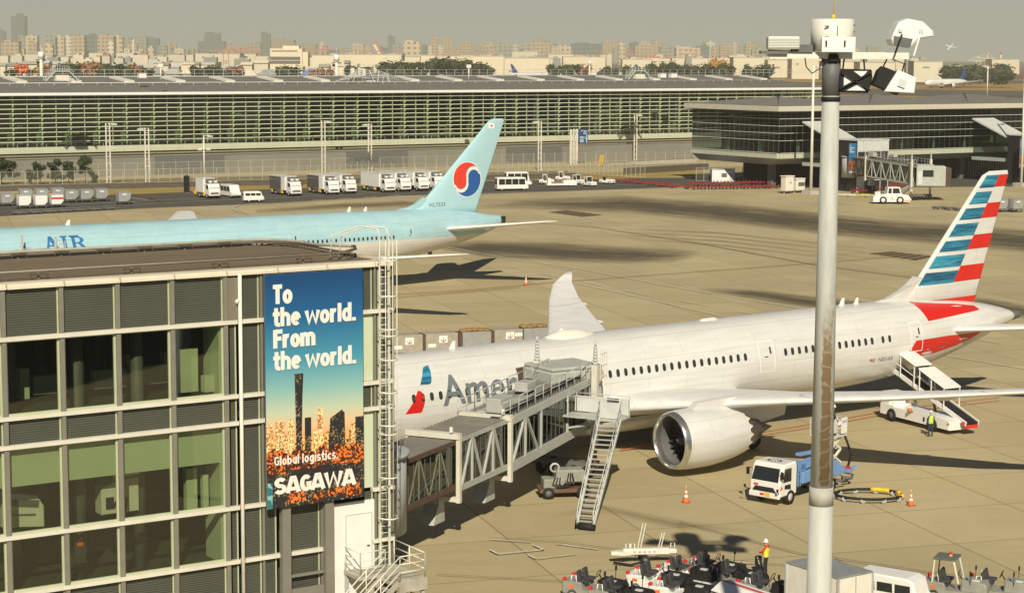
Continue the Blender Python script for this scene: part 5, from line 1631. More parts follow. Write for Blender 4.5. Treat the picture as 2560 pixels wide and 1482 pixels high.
for px, lb in ((2468, 'left chimney with a white cap at the far right'), (2502, 'right chimney with a white cap at the far right')):
    a = dp(px, 136, 3500)
    t = thing('chimney', lb, 'chimney', (a.x, 3500, 0), 0, 'chimneys at the far right')
    MB().cyl((0, 0, 0), (0, 0, a.z), 2.2, 10, 0, 1.6).build('shaft', M_SHED2, t)
    MB().cyl((0, 0, a.z), (0, 0, a.z + 3), 1.9, 10).build('cap', M_RED, t)
# tree with leaf clumps
def leaf_mat(name, a, b, sc=.6):
    m = mat(name, a, .8, var=.1, scale=sc)
    N, L = nodes_of(m)
    e = [n for n in N if n.type == 'VALTORGB'][0].color_ramp.elements
    e[0].color, e[1].color = (*a, 1), (*b, 1)
    return m
LF_DARK = leaf_mat('dark evergreen leaf', (.022, .036, .016), (.07, .085, .035), .25)
LF_PINE = leaf_mat('pine needle', (.018, .034, .016), (.065, .085, .03), .5)
LF_RED = leaf_mat('autumn orange leaf', (.55, .09, .02), (.75, .20, .04), .3)
LF_OCH = leaf_mat('ochre leaf', (.40, .22, .04), (.52, .32, .08), .3)
LF_BRN = leaf_mat('red brown twig', (.22, .11, .06), (.32, .17, .09), .3)
M_BARK = mat('bark', (.09, .065, .045), .9, var=.3, scale=3)
def tree(loc, h, w_, leaf, label, group, n=260, trunk=.3, clumps=7, seed=0, low=.15, ls=.12):
    rs = random.Random(seed)
    t = thing('tree', label, 'tree', loc, 0, group)
    mb = MB().tube([(0, 0, -.2), (rs.uniform(-.1, .1), 0, h * .35), (rs.uniform(-.2, .2) * w_ * .2, 0, h * .8)], [trunk, trunk * .7, trunk * .2], 6)
    for i in range(5):
        a = rs.uniform(0, 6.28)
        z0 = h * rs.uniform(.25, .6)
        mb.tube([(0, 0, z0), (cos(a) * w_ * .35, sin(a) * w_ * .35, z0 + h * .2)], [trunk * .35, trunk * .1], 5)
    mb.build('trunk', M_BARK, t)
    mb = MB()
    cl = [(rs.uniform(-.5, .5) * w_ * .75, rs.uniform(-.5, .5) * w_ * .75, h * rs.uniform(low + .12, .92), w_ * rs.uniform(.16, .34)) for _ in range(clumps)]
    for i in range(n):
        c = rs.choice(cl)
        v = Vector((rs.gauss(0, 1), rs.gauss(0, 1), rs.gauss(0, .75)))
        v = v.normalized() * (rs.random() ** .4) * c[3]
        p = Vector(c[:3]) + v
        s_ = w_ * ls * rs.uniform(.6, 1.3)
        q = Matrix.Rotation(rs.uniform(0, 6.3), 3, 'Z') @ Matrix.Rotation(rs.uniform(-1, 1), 3, 'X')
        mb.add([p + q @ Vector(u) * s_ for u in ((-1, -.4, 0), (-.1, -.6, .15), (1, 0, 0), (.1, .6, -.15), (-.7, .5, .1))], [(0, 1, 2, 3, 4)])
    for c in cl:
        o = len(mb.v)
        mb.ball(c[:3], (c[3] * .74, c[3] * .74, c[3] * .6), 10)
        for i in range(o, len(mb.v)):
            v = Vector(mb.v[i])
            mb.v[i] = tuple(Vector(c[:3]) + (v - Vector(c[:3])) * rs.uniform(.72, 1.18))
    mb.sm = [False] * len(mb.sm)
    mb.build('crown', leaf, t, False)
    return t
def far_tree(px0, px1, yt, D, leaf, label, group='trees beyond the airfield', seed=0, n=200, yb=None):
    a, b = dp(px0, yt, D), dp(px1, yt, D)
    wd = b.x - a.x
    zb = 0 if yb is None else max(0, dp(px0, yb, D).z)
    return tree(((a.x + b.x) / 2, D, zb), (a.z - zb) * 1.04, wd * 1.15, leaf, label, group, n, wd * .02, 14, seed, .05, .055)
k = 0
for (p0, p1, yt, D, lf, lb) in [(40, 72, 165, 1000, LF_RED, 'bright orange autumn tree left of the roof stair bridge'), (14, 40, 174, 1020, LF_DARK, 'dark bush left of the orange tree'), (70, 84, 174, 990, LF_DARK, 'dark round tree right of the orange tree'), (82, 97, 170, 1010, LF_OCH, 'small yellow orange tree beside the dark round one'), (104, 138, 168, 1050, LF_BRN, 'reddish brown bare tree behind the stair bridge'), (138, 200, 170, 1000, LF_DARK, 'wide dark hedge tree right of the stair bridge'), (196, 262, 167, 1040, LF_BRN, 'wide brown tree mass beyond the railing'), (258, 326, 170, 1000, LF_DARK, 'wide dark tree below the brown hangar'), (325, 360, 164, 1010, LF_BRN, 'red brown tree at the end of the dark hedge'), (356, 384, 174, 980, LF_DARK, 'dark bush left of the white box house'), (480, 530, 174, 980, LF_DARK, 'dark trees before the hipped roof house'), (530, 575, 173, 970, LF_DARK, 'dark clipped trees in front of the gabled house'), (572, 606, 170, 990, LF_BRN, 'red bare tree in front of white house'), (690, 745, 176, 980, LF_DARK, 'dark low trees below the office'), (780, 832, 180, 960, LF_BRN, 'brown low bushes under the pale houses'),
      (862, 890, 168, 1250, LF_DARK, 'round dark tree left of the roof plant'), (905, 930, 170, 1250, LF_DARK, 'dark small tree above the roof plant'), (945, 1030, 172, 1280, LF_DARK, 'low dark hedge right of the roof plant'), (1010, 1048, 162, 1300, LF_DARK, 'dark tree left of the tallest evergreens'), (1040, 1074, 158, 1300, LF_DARK, 'round evergreen touching the tallest group'), (1076, 1130, 155, 1290, LF_DARK, 'tallest broad evergreen in mid picture'), (1118, 1176, 158, 1300, LF_DARK, 'broad evergreen right of the tallest one'), (1160, 1216, 162, 1310, LF_DARK, 'evergreen sloping down to the right of the group'), (1205, 1235, 172, 1290, LF_DARK, 'low bush at the right foot of the evergreens'),
      (1370, 1410, 168, 1350, LF_DARK, 'dark hedge tree behind the white tails'), (1405, 1445, 167, 1350, LF_DARK, 'dark hedge tree left of the floodlight mast'), (1440, 1475, 170, 1350, LF_BRN, 'brownish tree by the floodlight mast'), (1500, 1545, 170, 1380, LF_DARK, 'dark tree behind the parked navy tail'), (1560, 1600, 172, 1380, LF_DARK, 'low dark trees left of the right stair bridge'), (1608, 1650, 165, 1360, LF_DARK, 'taller dark tree above the right stair bridge'), (1650, 1700, 166, 1360, LF_DARK, 'dark tree right of the stair bridge'), (1695, 1740, 168, 1360, LF_DARK, 'dark bushy tree along the far hedge'), (1735, 1790, 169, 1370, LF_DARK, 'wide dark tree along the far hedge'), (1785, 1840, 172, 1370, LF_DARK, 'low dark tree before pale sheds'), (1860, 1925, 173, 1370, LF_DARK, 'dark tree left of the tall mast'), (1775, 1830, 158, 2000, LF_OCH, 'olive trees among the sheds'), (2360, 2440, 176, 1700, LF_DARK, 'dark tree line right of the pale far shed'), (2430, 2520, 178, 1700, LF_DARK, 'dark tree line at the far right edge')]:
    k += 1
    far_tree(p0, p1, yt, D, lf, lb, seed=k, n=900, yb=192)
# dark hangars
for p0, p1, yt, yb, lb in ((275, 326, 166, 182, 'dark blue grey hangar among the brown trees'), (140, 240, 163, 172, 'long brown grey roof behind the dark hedge')):
    D = 1080
    a, b = dp(p0, yt, D), dp(p1, yb, D)
    t = thing('hangar', lb, 'hangar', (a.x, D, 0))
    MB().box(((b.x - a.x) / 2, 8, a.z / 2), (b.x - a.x, 16, a.z)).build('wall', M_DGREY, t)
    MB().box(((b.x - a.x) / 2, 8, a.z + .3), (b.x - a.x + .6, 16.6, .6)).build('roof', M_SHEDG, t)
# more of the hazy skyline and the low clutter in front of it
rs = random.Random(77)
x = -10
i = 0
adj = ['squat', 'narrow', 'stepped', 'flat topped', 'wide']
while x < 2240:
    w_ = rs.uniform(12, 34)
    dens = .95 if x < 480 else .55 if x < 1000 else .8 if x < 1950 else .3
    if rs.random() < dens:
        k_ = rs.choice('gttcbgw' if x > 480 else 'ctgtcw')
        ps = 'at the far left' if x < 240 else 'left' if x < 640 else 'left of the middle' if x < 1100 else 'in the middle' if x < 1500 else 'right of the middle' if x < 1900 else 'behind the tall mast'
        tower(x, x + w_, rs.uniform(106, 126), rs.uniform(5600, 8200), k_, f'{adj[i % 5]} faint {WORD[k_]} block low on the skyline {ps}')
        i += 1
    x += w_ * rs.uniform(.6, 1.1)
x = 0
while x < 2300:
    w_ = rs.uniform(10, 46)
    if rs.random() < .8:
        D = rs.uniform(2900, 3600)
        a, b = dp(x, rs.uniform(137, 149), D), dp(x + w_, 150, D)
        wd, h = b.x - a.x, max(a.z, 5)
        ps = 'left of the dark fronted office' if x < 660 else 'above the cream sheds left of the middle' if x < 1200 else 'above the sheds right of the middle' if x < 1900 else 'toward the right edge'
        t = thing('harbour_building', f'small {rs.choice(["pale", "cream", "grey", "tan"])} {rs.choice(["boxy", "gabled", "stepped"])} harbour building {ps}', 'building', ((a.x + b.x) / 2, D, 0), 0, 'small buildings of the far harbour')
        MB().box((0, 8, h / 2), (wd, 16, h)).build('wall', rs.choice([M_SHED, M_SHED2, M_SHEDG, M_SHED]), t)
        MB().box((wd * rs.uniform(-.2, .2), 8, h + 1), (wd * rs.uniform(.3, .8), 12, rs.uniform(2, 5))).build('roof', rs.choice([M_SHED2, M_SHEDR, M_CRANE, M_SHEDG]), t)
    x += w_ * rs.uniform(.7, 1.3)
x = 0
while x < 1000:
    w_ = rs.uniform(8, 40)
    D = rs.uniform(1350, 1900)
    a, b = dp(x, rs.uniform(158, 172), D), dp(x + w_, 170, D)
    wd, h = b.x - a.x, max(a.z, 3)
    if not 670 < x < 770:
        t = thing('workshop', f'low {rs.choice(["pale", "white", "cream"])} {rs.choice(["flat roofed", "long roofed", "small"])} workshop beyond the roof railing {"at the left" if x < 330 else "below the hazy towers" if x < 660 else "right of the office"}', 'workshop', ((a.x + b.x) / 2, D, 0), 0, 'low workshops beyond the field')
        MB().box((0, 6, h / 2), (wd, 12, h)).build('wall', rs.choice([M_SHED, M_SHED2, M_SHED]), t)
        MB().prism([(-7, 0), (7, 0), (0, 2.2)], -wd / 2 - .3, wd / 2 + .3, 'X', o=(0, 6, h)).build('roof', rs.choice([M_SHEDR, M_SHED, M_SHEDG, M_LGREY]), t)
    x += w_ * rs.uniform(.8, 1.5)
# ------------------------------------------------------------------ boarding bridges
M_BRG = mat('bridge grey white', (.43, .45, .41), .5, var=.14, scale=.9, bump=.05)
M_BRGW = mat('bridge cream white', (.66, .64, .55), .5, var=.1, scale=.9)
M_BRGF = mat('bridge roof sheet', (.20, .19, .165), .6, var=.2, scale=.6)
M_TUNG = glass('tunnel glass', (.22, .22, .17), .08)
M_CANV = mat('brown canopy fabric', (.10, .062, .042), .85, var=.2, scale=5)
M_TFLOOR = mat('tunnel inside', (.20, .20, .15), .7, var=.2)
M_SCISS = mat('primer orange steel', (.45, .16, .09), .6)
def jet_bridge(name, label, loc, rz, secs, cab, roofwalk=True, near=True, column=None, rot_base=0, group=None):
    # local x along the tunnel, y to its left; secs: (x0, x1, half width, z floor start, z floor end, height, bars)
    b = thing(name, label, 'boarding bridge', loc, rz, group)
    mb = MB().cyl((-1.6, 0, secs[0][3] - .9), (-1.6, 0, secs[0][3] + 3.0), 2.0, 24)
    mb.cyl((-1.6, 0, secs[0][3] + 2.95), (-1.6, 0, secs[0][3] + 3.15), 2.15, 24)
    mb.cyl((-1.6, 0, rot_base), (-1.6, 0, secs[0][3] - .9), .55, 14)
    mb.build('rotunda', M_GREY, b)
    for k, (x0, x1, hw, f0, f1, h, bars) in enumerate(secs):
        def P(x, y, t): return (x, y, f0 + (f1 - f0) * (x - x0) / (x1 - x0) + t * h)
        def sk(q): return q
        mb = MB()
        for t, m_, th in ((0, 0, .14), (1, 1, .12)):
            a = [P(x0, -hw, t), P(x1, -hw, t), P(x1, hw, t), P(x0, hw, t)]
            mb.add(a + [(p[0], p[1], p[2] - th) for p in a], [(0, 1, 2, 3), (7, 6, 5, 4), (0, 4, 5, 1), (1, 5, 6, 2), (2, 6, 7, 3), (3, 7, 4, 0)], m_)
        s_ = mb.build('tunnel_section', [M_TFLOOR, M_BRGF], b)
        # roof ribs
        mb = MB()
        n = int((x1 - x0) / .42)
        for i in range(n):
            x = x0 + .3 + i * .42
            mb.bar(P(x, -hw, 1.012), P(x, hw, 1.012), .10, .07)
        mb.build('roof_rib', M_BRGF, s_)
        # side glazing, edge beams and truss bars, both sides
        for sg in (-1, 1):
            y = sg * hw
            MB().quad(P(x0, y * .97, .04), P(x1, y * .97, .04), P(x1, y * .97, .93), P(x0, y * .97, .93)).build('side_glazing', M_TUNG, s_)
            mb = MB()
            mb.bar(P(x0, y, .0), P(x1, y, .0), .14, .30 if k < 2 else .55)
            mb.bar(P(x0, y, .95), P(x1, y, .95), .14, .22 if k < 2 else .42)
            mb.build('edge_beam', M_BRG if k else M_CANV, s_)
            for (xa, ta, xb, tb) in bars:
                yb = y * (1.01 if k else .93)
                MB().bar(P(xa, yb, ta), P(xb, yb, tb), .11, .13, up=(0, 1, 0)).build('truss_bar', M_BRG if k else mat('dim green bar', (.25, .26, .18), .5), s_)
            mb = MB()
            j = x0 + .5
            while j < x1:
                mb.bar(P(j, y * .965, .05), P(j, y * .965, .93), .05)
                j += .62
            mb.build('glazing_bar', M_DGREY, s_)
        if k:
            # portal frame at the start of the wider section
            fr = MB()
            for sg in (-1, 1): fr.box((x0, sg * (hw + .12), f0 + h * .40), (.26, .22, h * 1.32))
            fr.box((x0, 0, f0 + h + .13), (.4, hw * 2 + .4, .3))
            fr.box((x0 + .05, 0, f0 - .55), (.3, hw * 2 + .4, .25))
            fr.build('portal_frame', M_BRGW, b)
            if near: MB().prism([(-.75, -1.0), (.55, -1.0), (.45, .35), (-.1, .35), (-.15, 0), (-.5, -.5)], -.42, .42, 'Y', o=(x0 - .35, -.15, f0 - .8)).build('cable_carrier', M_BRG, b)
            lp = MB().box((x0 - .25, -hw + .2, f0 + h + .5), (.14, .14, .3)).build('beacon', M_WHITE, b)
    L = secs[-1]
    xe, hw = L[1], L[2]
    zt = L[4] + L[5]
    # tunnel end bulkhead columns and wheels
    cx = column or xe - .7
    for sg in (-1, 1):
        y = sg * (hw + .45)
        mb = MB().box((cx, y, L[4] + L[5] * .47), (.36, .36, L[5] * 1.75), 0)
        mb.bar((cx, y, .9), (cx, y, L[4] - .3), .26, m=1)
        c = mb.build('lift_column', [M_BRGW, M_SCISS], b)
        mb = MB()
        zc = L[4] + L[5] * 1.345
        for i in range(6):
            mb.lathe([(zc + i * .19, .10), (zc + i * .19 + .05, .19 - .015 * i), (zc + i * .19 + .12, .19 - .015 * i), (zc + i * .19 + .17, .09)], (cx, y, 0), 'Z', 10)
        mb.cyl((cx, y, zc + 1.1), (cx, y, zc + 1.5), .07, 8)
        mb.build('screw_cover', M_STEEL, c)
    mb = MB().box((cx, 0, .85), (1.0, hw * 2 + 1.2, .35))
    for q in ((-.4, .3), (.4, .3)): mb.bar((cx + q[0], -hw - .45, .9), (cx - q[0], -hw - .45, L[4] - .4), .1)
    bg = mb.build('bogie', M_DGREY, b)
    for y in (-hw - .1, -hw + .7, hw - .7, hw + .1):
        MB().lathe([(-.18, .3), (-.2, .5), (-.1, .56), (.1, .56), (.2, .5), (.18, .3)], (cx, y, .56), 'Y', 18).lathe([(-.15, .02), (-.15, .3), (.15, .3), (.15, .02)], (cx, y, .56), 'Y', 12, 1).build('wheel', [M_BLACK, M_LGREY], bg)
    # cab turned toward the aircraft
    ox, oy, ang, cl = cab
    M = Matrix.Translation((ox, oy, 0)) @ Matrix.Rotation(ang, 4, 'Z')
    def tr(mb_):
        mb_.v = [tuple(M @ Vector(v)) for v in mb_.v]
        return mb_
    z0, z1 = L[4] - .25, L[4] + 3.35
    mb = MB().prism([(-1.7, -1.9), (1.2, -1.9), (cl, -1.75), (cl, 1.75), (1.2, 1.9), (-1.7, 1.9)], z0, z1, 'Z', bev=.12)
    cb = tr(mb).build('cab', M_BRG, b)
    mb = MB().prism([(-1.7, -1.85), (1.4, -1.85), (1.4, 1.85), (-1.7, 1.85)], z1 - .02, z1 + .22, 'Z', bev=.08)
    tr(mb).build('cab_roof', M_BRG, cb)
    for sg in (-1, 1):
        tr(MB().box((.3, sg * 1.9, z0 + 2.3), (1.9, .06, 1.2))).build('window', M_DARKWIN, cb)
        tr(MB().box((-1.1, sg * 1.9, z0 + 1.5), (.8, .07, 2.4))).build('shutter', M_LGREY, cb)
    mb = MB()
    for i in range(6):
        x = cl + .05 + i * .19
        mb.add([(x, -1.7 - .08 * (i % 2), z0), (x, 1.7 + .08 * (i % 2), z0), (x, 1.6 + .08 * (i % 2), z1 - .1 - .05 * i), (x, -1.6 - .08 * (i % 2), z1 - .1 - .05 * i)], [])
        if i:
            o = len(mb.v)
            for (p, q) in ((1, 2), (2, 3), (3, 0)):
                mb.f.append((o - 8 + p, o - 8 + q, o - 4 + q, o - 4 + p)); mb.m.append(0); mb.sm.append(False)
    tr(mb).build('canopy', M_CANV, cb)
    if roofwalk:
        for y in (-hw + .1, hw - .15):
            mb = MB()
            x = secs[-1][0] - .7
            while x < xe:
                zz = secs[-1][3] + (secs[-1][4] - secs[-1][3]) * (x - secs[-1][0]) / (xe - secs[-1][0]) + secs[-1][5]
                x2 = min(x + 2.3, xe)
                mb.tube([(x, y, zz), (x, y, zz + .95), (x + .12, y, zz + 1.05), (x2 - .2, y, zz + 1.1), (x2 - .08, y, zz + 1.0), (x2 - .08, y, zz + .05)], .03, 6)
                mb.tube([(x, y, zz + .55), (x2 - .08, y, zz + .6)], .025, 6)
                mb.tube([((x + x2) / 2, y, zz), ((x + x2) / 2, y, zz + 1.08)], .025, 6)
                x = x2
            mb.build('handrail', M_GREY, b)
        mb = MB()
        zz = secs[-1][3] + secs[-1][5]
        for j in range(4): mb.tube([(secs[-1][0] - .5, -hw + .45 + j * .14, zz + .14), (xe - .5, -hw + .45 + j * .14, zz + .72)], .045, 6)
        mb.build('cable', M_BLACK, b)
        MB().box((secs[-1][0] + .7, -.6, zz + .75), (1.7, .9, .8), bev=.04).build('roof_box', M_BRG, b)
        MB().box((secs[-1][0] + 6.5, .4, zz + .8), (1.3, .8, .55), bev=.04).build('roof_box', M_BRG, b)
        mb = MB().box((secs[-1][0] + 6, .25, zz + .25), (11, .9, .08)).build('walkway', M_BRG, b)
    return b
def zig(x0, x1, n, v=True):
    out = []
    d = (x1 - x0) / n
    for i in range(n):
        a, c = x0 + i * d, x0 + (i + 1) * d
        out.append((a + .06, 0.03, (a + c) / 2 - .06, .93)); out.append(((a + c) / 2 + .06, .93, c - .06, .03))
        if v: out.append(((a + c) / 2, .03, (a + c) / 2, .93))
    return out
BP, BA = Vector((-5.2, 96.0, 0)), R(65.55)
HWN = 1.45
# near side of the tunnel lies on the line through BP; centre line is shifted by the half width
BC = BP + Vector((-sin(BA), cos(BA), 0)) * HWN
SECS = [(0, 5.9, 1.28, 3.0, 2.98, 2.5, zig(.5, 5.2, 2)), (5.8, 12.2, 1.38, 2.85, 2.85, 2.72, zig(6.3, 11.6, 2)), (12.1, 24.4, 1.48, 2.75, 3.28, 2.75, zig(12.5, 16.3, 1) + [(16.6, .03, 16.6, .93), (20.5, .05, 20.5, .93), (24.1, .05, 24.1, .93)])]
br = jet_bridge('boarding_bridge', 'grey white telescoping boarding bridge docked at the striped tail airliner', BC, BA, SECS, (24.3, .5, R(56.8), 1.7), column=23.75)
# platform and service stair on the near side
def on(x, off, z): return (x, HWN * -1 - off + 0.0, z)
PZ = 4.5
mb = MB().box((20.6, -HWN - 1.85, PZ - .06), (1.5, 3.7, .1))
mb.bar((20.6, -HWN, PZ - .9), (20.6, -HWN - 3.4, PZ - .1), .12)
st = mb.build('service_platform', M_BRG, br)
mb = MB()
for x in (19.9, 21.3):
    mb.box((x, -HWN - 2.95, PZ + .5), (.05, 1.4, .95))
mb.box((21.3, -HWN - 1.6, PZ + .5), (.05, 2.8, .95))
mb.box((20.6, -HWN - 3.68, PZ + .5), (1.45, .05, .95)) if 0 else None
for x in (19.9, 21.3):
    for o in (.3, 2.3, 3.65): mb.bar((x, -HWN - o, PZ), (x, -HWN - o, PZ + 1.15), .05)
    mb.tube([(x, -HWN - .3, PZ + 1.15), (x, -HWN - 3.65, PZ + 1.15)], .03, 6)
mb.build('platform_guard', M_LGREY, st)
# stair flight
T0, T1 = Vector((19.9, -HWN - 2.35, PZ)), Vector((11.1, -HWN - 4.6, 0.05))
T0b, T1b = Vector((20.1, -HWN - 3.62, PZ)), Vector((11.2, -HWN - 5.5, 0.05))
mb = MB().bar(T0, T1, .07, .24).bar(T0b, T1b, .07, .24)
sf = mb.build('stair_stringer', M_LGREY, st)
mb = MB()
for i in range(22):
    t = (i + .5) / 22
    a, c = T0.lerp(T1, t), T0b.lerp(T1b, t)
    mb.bar(a, c, .26, .035)
mb.build('stair_tread', M_BRG, sf)
mb = MB()
up = Vector((0, 0, 1.0))
for A_, B_ in ((T0, T1), (T0b, T1b)):
    mb.tube([A_ + up, A_.lerp(B_, .97) + up, B_ + up * .8, B_ + up * .2], .028, 6)
    mb.tube([A_ + up * .5, B_ + up * .45], .022, 6)
    for i in range(7): mb.tube([A_.lerp(B_, i / 6), A_.lerp(B_, i / 6) + up * .98], .022, 6)
mb.build('stair_handrail', M_LGREY, sf)
MB().cyl((11.2, -HWN - 4.5, .2), (11.2, -HWN - 5.6, .2), .18, 12).build('stair_roller', M_BLACK, sf)
mb = MB()
for z in (6.2, 6.9, 7.6): mb.bar((23.9, -HWN - .75, z), (24.9, -HWN - .75, z), .05)
for x in (23.9, 24.2, 24.5, 24.9): mb.bar((x, -HWN - .75, 6.0), (x, -HWN - .75, 7.8), .05)
mb.tube([(24.2, -HWN - .8, 6.1), (24.3, -HWN - .9, 5.0), (24.0, -HWN - .9, 4.0), (24.4, -HWN - .7, 3.2)], .05, 6)
mb.build('cable_basket', M_CREAM, br)
copy_tree(br, BC + Vector((-47.6, 67.6, 0)), BA + .041, 'boarding bridge docked at the sky blue airliner, mostly hidden by the terminal roof')
SECR = [(0, 6, 1.4, 3.6, 3.5, 3.1, zig(.4, 5.6, 3)), (5.9, 23.0, 1.55, 3.4, 2.9, 3.3, zig(6.4, 22.6, 5))]
br2 = jet_bridge('boarding_bridge', 'cream boarding bridge parked open on the far apron, beside the dark pavilion', (65.6, 374, 0), R(-69), SECR, (23.3, .3, R(62), 3.4), column=22.3)
# stair hanging under the far bridge
mb = MB()
mb.bar((22.5, -1.7, 2.6), (17.5, -1.9, .1), .12, .3).bar((22.5, -2.8, 2.6), (17.5, -3.0, .1), .12, .3)
for i in range(12): mb.bar((22.3 - i * .42, -1.75, 2.5 - i * .21), (22.3 - i * .42, -2.85, 2.5 - i * .21), .25, .04)
mb.build('service_stair', M_LGREY, br2)
# ------------------------------------------------------------------ caged ladder and landing on the terminal corner
def tw(u, off, z): return TO + Matrix.Rotation(TA, 3, 'Z') @ Vector((u, -off, z))
ld = thing('caged_ladder', 'white caged ladder running up the terminal corner beside the banner', 'ladder', tw(18.15, .35, 0), TA)
M_LADW = mat('white ladder steel', (.72, .71, .62), .45, var=.1, scale=2)
mb = MB()
for x in (-.36, .10): mb.bar((x, 0, 2.3), (x, 0, 17.55), .06 if x < 0 else .10, .06)
mb.build('stile', M_LADW, ld)
mb = MB()
for i in range(46): mb.tube([(-.36, 0, 2.6 + i * .31), (.10, 0, 2.6 + i * .31)], .018, 5)
mb.build('rung', M_LADW, ld)
hp = lambda z: [(-.48, 0, z), (-.5, -.28, z), (-.38, -.58, z), (-.1, -.74, z), (.18, -.62, z), (.36, -.3, z), (.36, 0, z)]
for z in (4.6, 6.5, 8.5, 8.9, 10.4, 11.9, 13.0, 13.3, 14.8, 16.4): MB().tube(hp(z), .035, 6).build('hoop', M_LADW, ld)
mb = MB()
for (x, y) in ((-.5, -.28), (-.38, -.58), (-.1, -.74), (.18, -.62), (.36, -.3)): mb.tube([(x, y, 4.6), (x, y, 17.3)], .02, 5)
mb.build('cage_bar', M_LADW, ld)
mb = MB()
for x in (-.36, .10):
    mb.tube([(x, 0, 17.5), (x, .2, 17.8), (x - .3, 1.2, 17.85), (x - 1.2, 2.2, 17.4), (x - 1.3, 2.3, 16.3)], .035, 6)
mb.build('top_handrail', M_LADW, ld)
lg = thing('stair_landing', 'small grey stair landing with white railings at the foot of the caged ladder', 'stair landing', tw(15.9, 0, 0), TA)
M_DECK = mat('weathered deck', (.42, .40, .33), .8, var=.25, scale=1.4)
mb = MB().box((1.4, -.82, 2.22), (2.6, 1.45, .16)).box((2.05, -2.3, 2.22), (1.35, 1.5, .16))
mb.box((2.0, -3.06, 2.0), (1.4, .06, .5)); mb.box((2.74, -1.6, 2.0), (.06, 2.9, .5))
mb.build('deck', M_DECK, lg)
for x, y in ((.2, -.2), (2.6, -.2), (2.6, -2.9), (1.5, -2.9)): MB().bar((x, y, 0), (x, y, 2.2), .14).build('leg', M_GREY, lg)
def rails(mb, a, b, n):
    a, b = Vector(a), Vector(b)
    for h in (.37, .74, 1.1): mb.tube([a + Vector((0, 0, h)), b + Vector((0, 0, h))], .028, 6)
    for i in range(n + 1): mb.tube([a.lerp(b, i / n), a.lerp(b, i / n) + Vector((0, 0, 1.1))], .03, 6)
for a, b, n in (((2.72, -.15, 2.3), (2.68, -3.0, 2.3), 2), ((2.68, -3.0, 2.3), (1.35, -3.05, 2.3), 1), ((1.45, -1.55, 2.3), (.2, -1.5, 2.3), 1), ((.2, -1.5, 2.3), (.12, -.2, 2.3), 1), ((1.35, -3.05, 2.3), (-1.6, -3.05, -.2), 3), ((1.45, -1.55, 2.3), (-1.5, -1.55, -.2), 3)):
    mb = MB()
    rails(mb, a, b, n)
    mb.build('railing', M_LADW, lg)
mb = MB()
for i in range(10): mb.box((1.2 - i * .3, -2.3, 2.1 - i * .24), (.3, 1.4, .05))
mb.bar((1.3, -1.6, 2.2), (-1.5, -1.6, -.1), .06, .25).bar((1.3, -3.0, 2.2), (-1.5, -3.0, -.1), .06, .25)
mb.build('stair_flight', M_DECK, lg)
# ------------------------------------------------------------------ tall mast in front
MX, MY = 10.78, 66.8
mast = thing('light_mast', 'tall galvanised floodlight mast with a brown stain, right of centre in front', 'light mast', (MX, MY, 0), 0)
M_MAST = mat('mast galvanised', (.47, .485, .445), .62, metal=0, var=.18, scale=1.2, stretch=(3, 3, .5))
N_, L_ = nodes_of(M_MAST)
tc_ = [n for n in N_ if n.type == 'TEX_COORD'][0]
sx_ = N_.new('ShaderNodeSeparateXYZ')
L_.new(tc_.outputs['Object'], sx_.inputs[0])
def mth(op, a, b=None, c=None, cl=False):
    n = N_.new('ShaderNodeMath')
    n.operation = op
    n.use_clamp = cl
    for i, v in enumerate((a, b, c)):
        if v is None: continue
        if hasattr(v, 'links'): L_.new(v, n.inputs[i])
        else: n.inputs[i].default_value = v
    return n.outputs[0]
def rmp(v, a, b):
    n = N_.new('ShaderNodeMapRange')
    n.interpolation_type = 'SMOOTHSTEP'
    n.inputs[1].default_value, n.inputs[2].default_value = a, b
    L_.new(v, n.inputs[0])
    return n.outputs[0]
ns = N_.new('ShaderNodeTexNoise')
ns.inputs['Scale'].default_value = 3.5
ns.inputs['Detail'].default_value = 5
mp_ = N_.new('ShaderNodeMapping')
mp_.inputs['Scale'].default_value = (1.6, 1.6, 1.0)
L_.new(tc_.outputs['Object'], mp_.inputs[0])
L_.new(mp_.outputs[0], ns.inputs['Vector'])
wob = mth('MULTIPLY_ADD', ns.outputs['Fac'], .22, -.11)
xx = mth('ADD', sx_.outputs[0], wob)
across = mth('MULTIPLY', rmp(xx, -.17, -.09), mth('SUBTRACT', 1, rmp(xx, .17, .24)))
ztop = mth('MULTIPLY', mth('SUBTRACT', 1, rmp(mth('ADD', sx_.outputs[2], mth('MULTIPLY', wob, 14)), 15.2, 17.6)), rmp(sx_.outputs[2], 10.75, 10.9))
front = rmp(mth('MULTIPLY', sx_.outputs[1], -1), -.05, .1)
wv = N_.new('ShaderNodeTexWave')
wv.bands_direction = 'Z'
wv.inputs['Scale'].default_value = .62
wv.inputs['Distortion'].default_value = 14
wv.inputs['Detail'].default_value = 3
L_.new(tc_.outputs['Object'], wv.inputs['Vector'])
scr = mth('SUBTRACT', 1, mth('MULTIPLY', rmp(wv.outputs['Fac'], .93, .99), .4))
fac = mth('MULTIPLY', mth('MULTIPLY', across, ztop), mth('MULTIPLY', front, scr), cl=True)
mx_ = N_.new('ShaderNodeMix')
mx_.data_type = 'RGBA'
mx_.inputs[7].default_value = (.215, .135, .06, 1)
L_.new(mth('MULTIPLY', fac, .92), mx_.inputs[0])
L_.new([n for n in N_ if n.type == 'VALTORGB'][0].outputs[0], mx_.inputs[6])
L_.new(mx_.outputs[2], N_['Principled BSDF'].inputs['Base Color'])
mb = MB().cyl((0, 0, 10.15), (0, 0, 25.6), .395, 40, 0, .285)
mb.build('upper_pole', M_MAST, mast)
MB().cyl((0, 0, 0), (0, 0, 10.2), .45, 40, 0, .42).build('lower_pole', mat('mast base galvanised', (.50, .515, .475), .62, metal=0, var=.14, scale=1.2, stretch=(3, 3, .4)), mast)
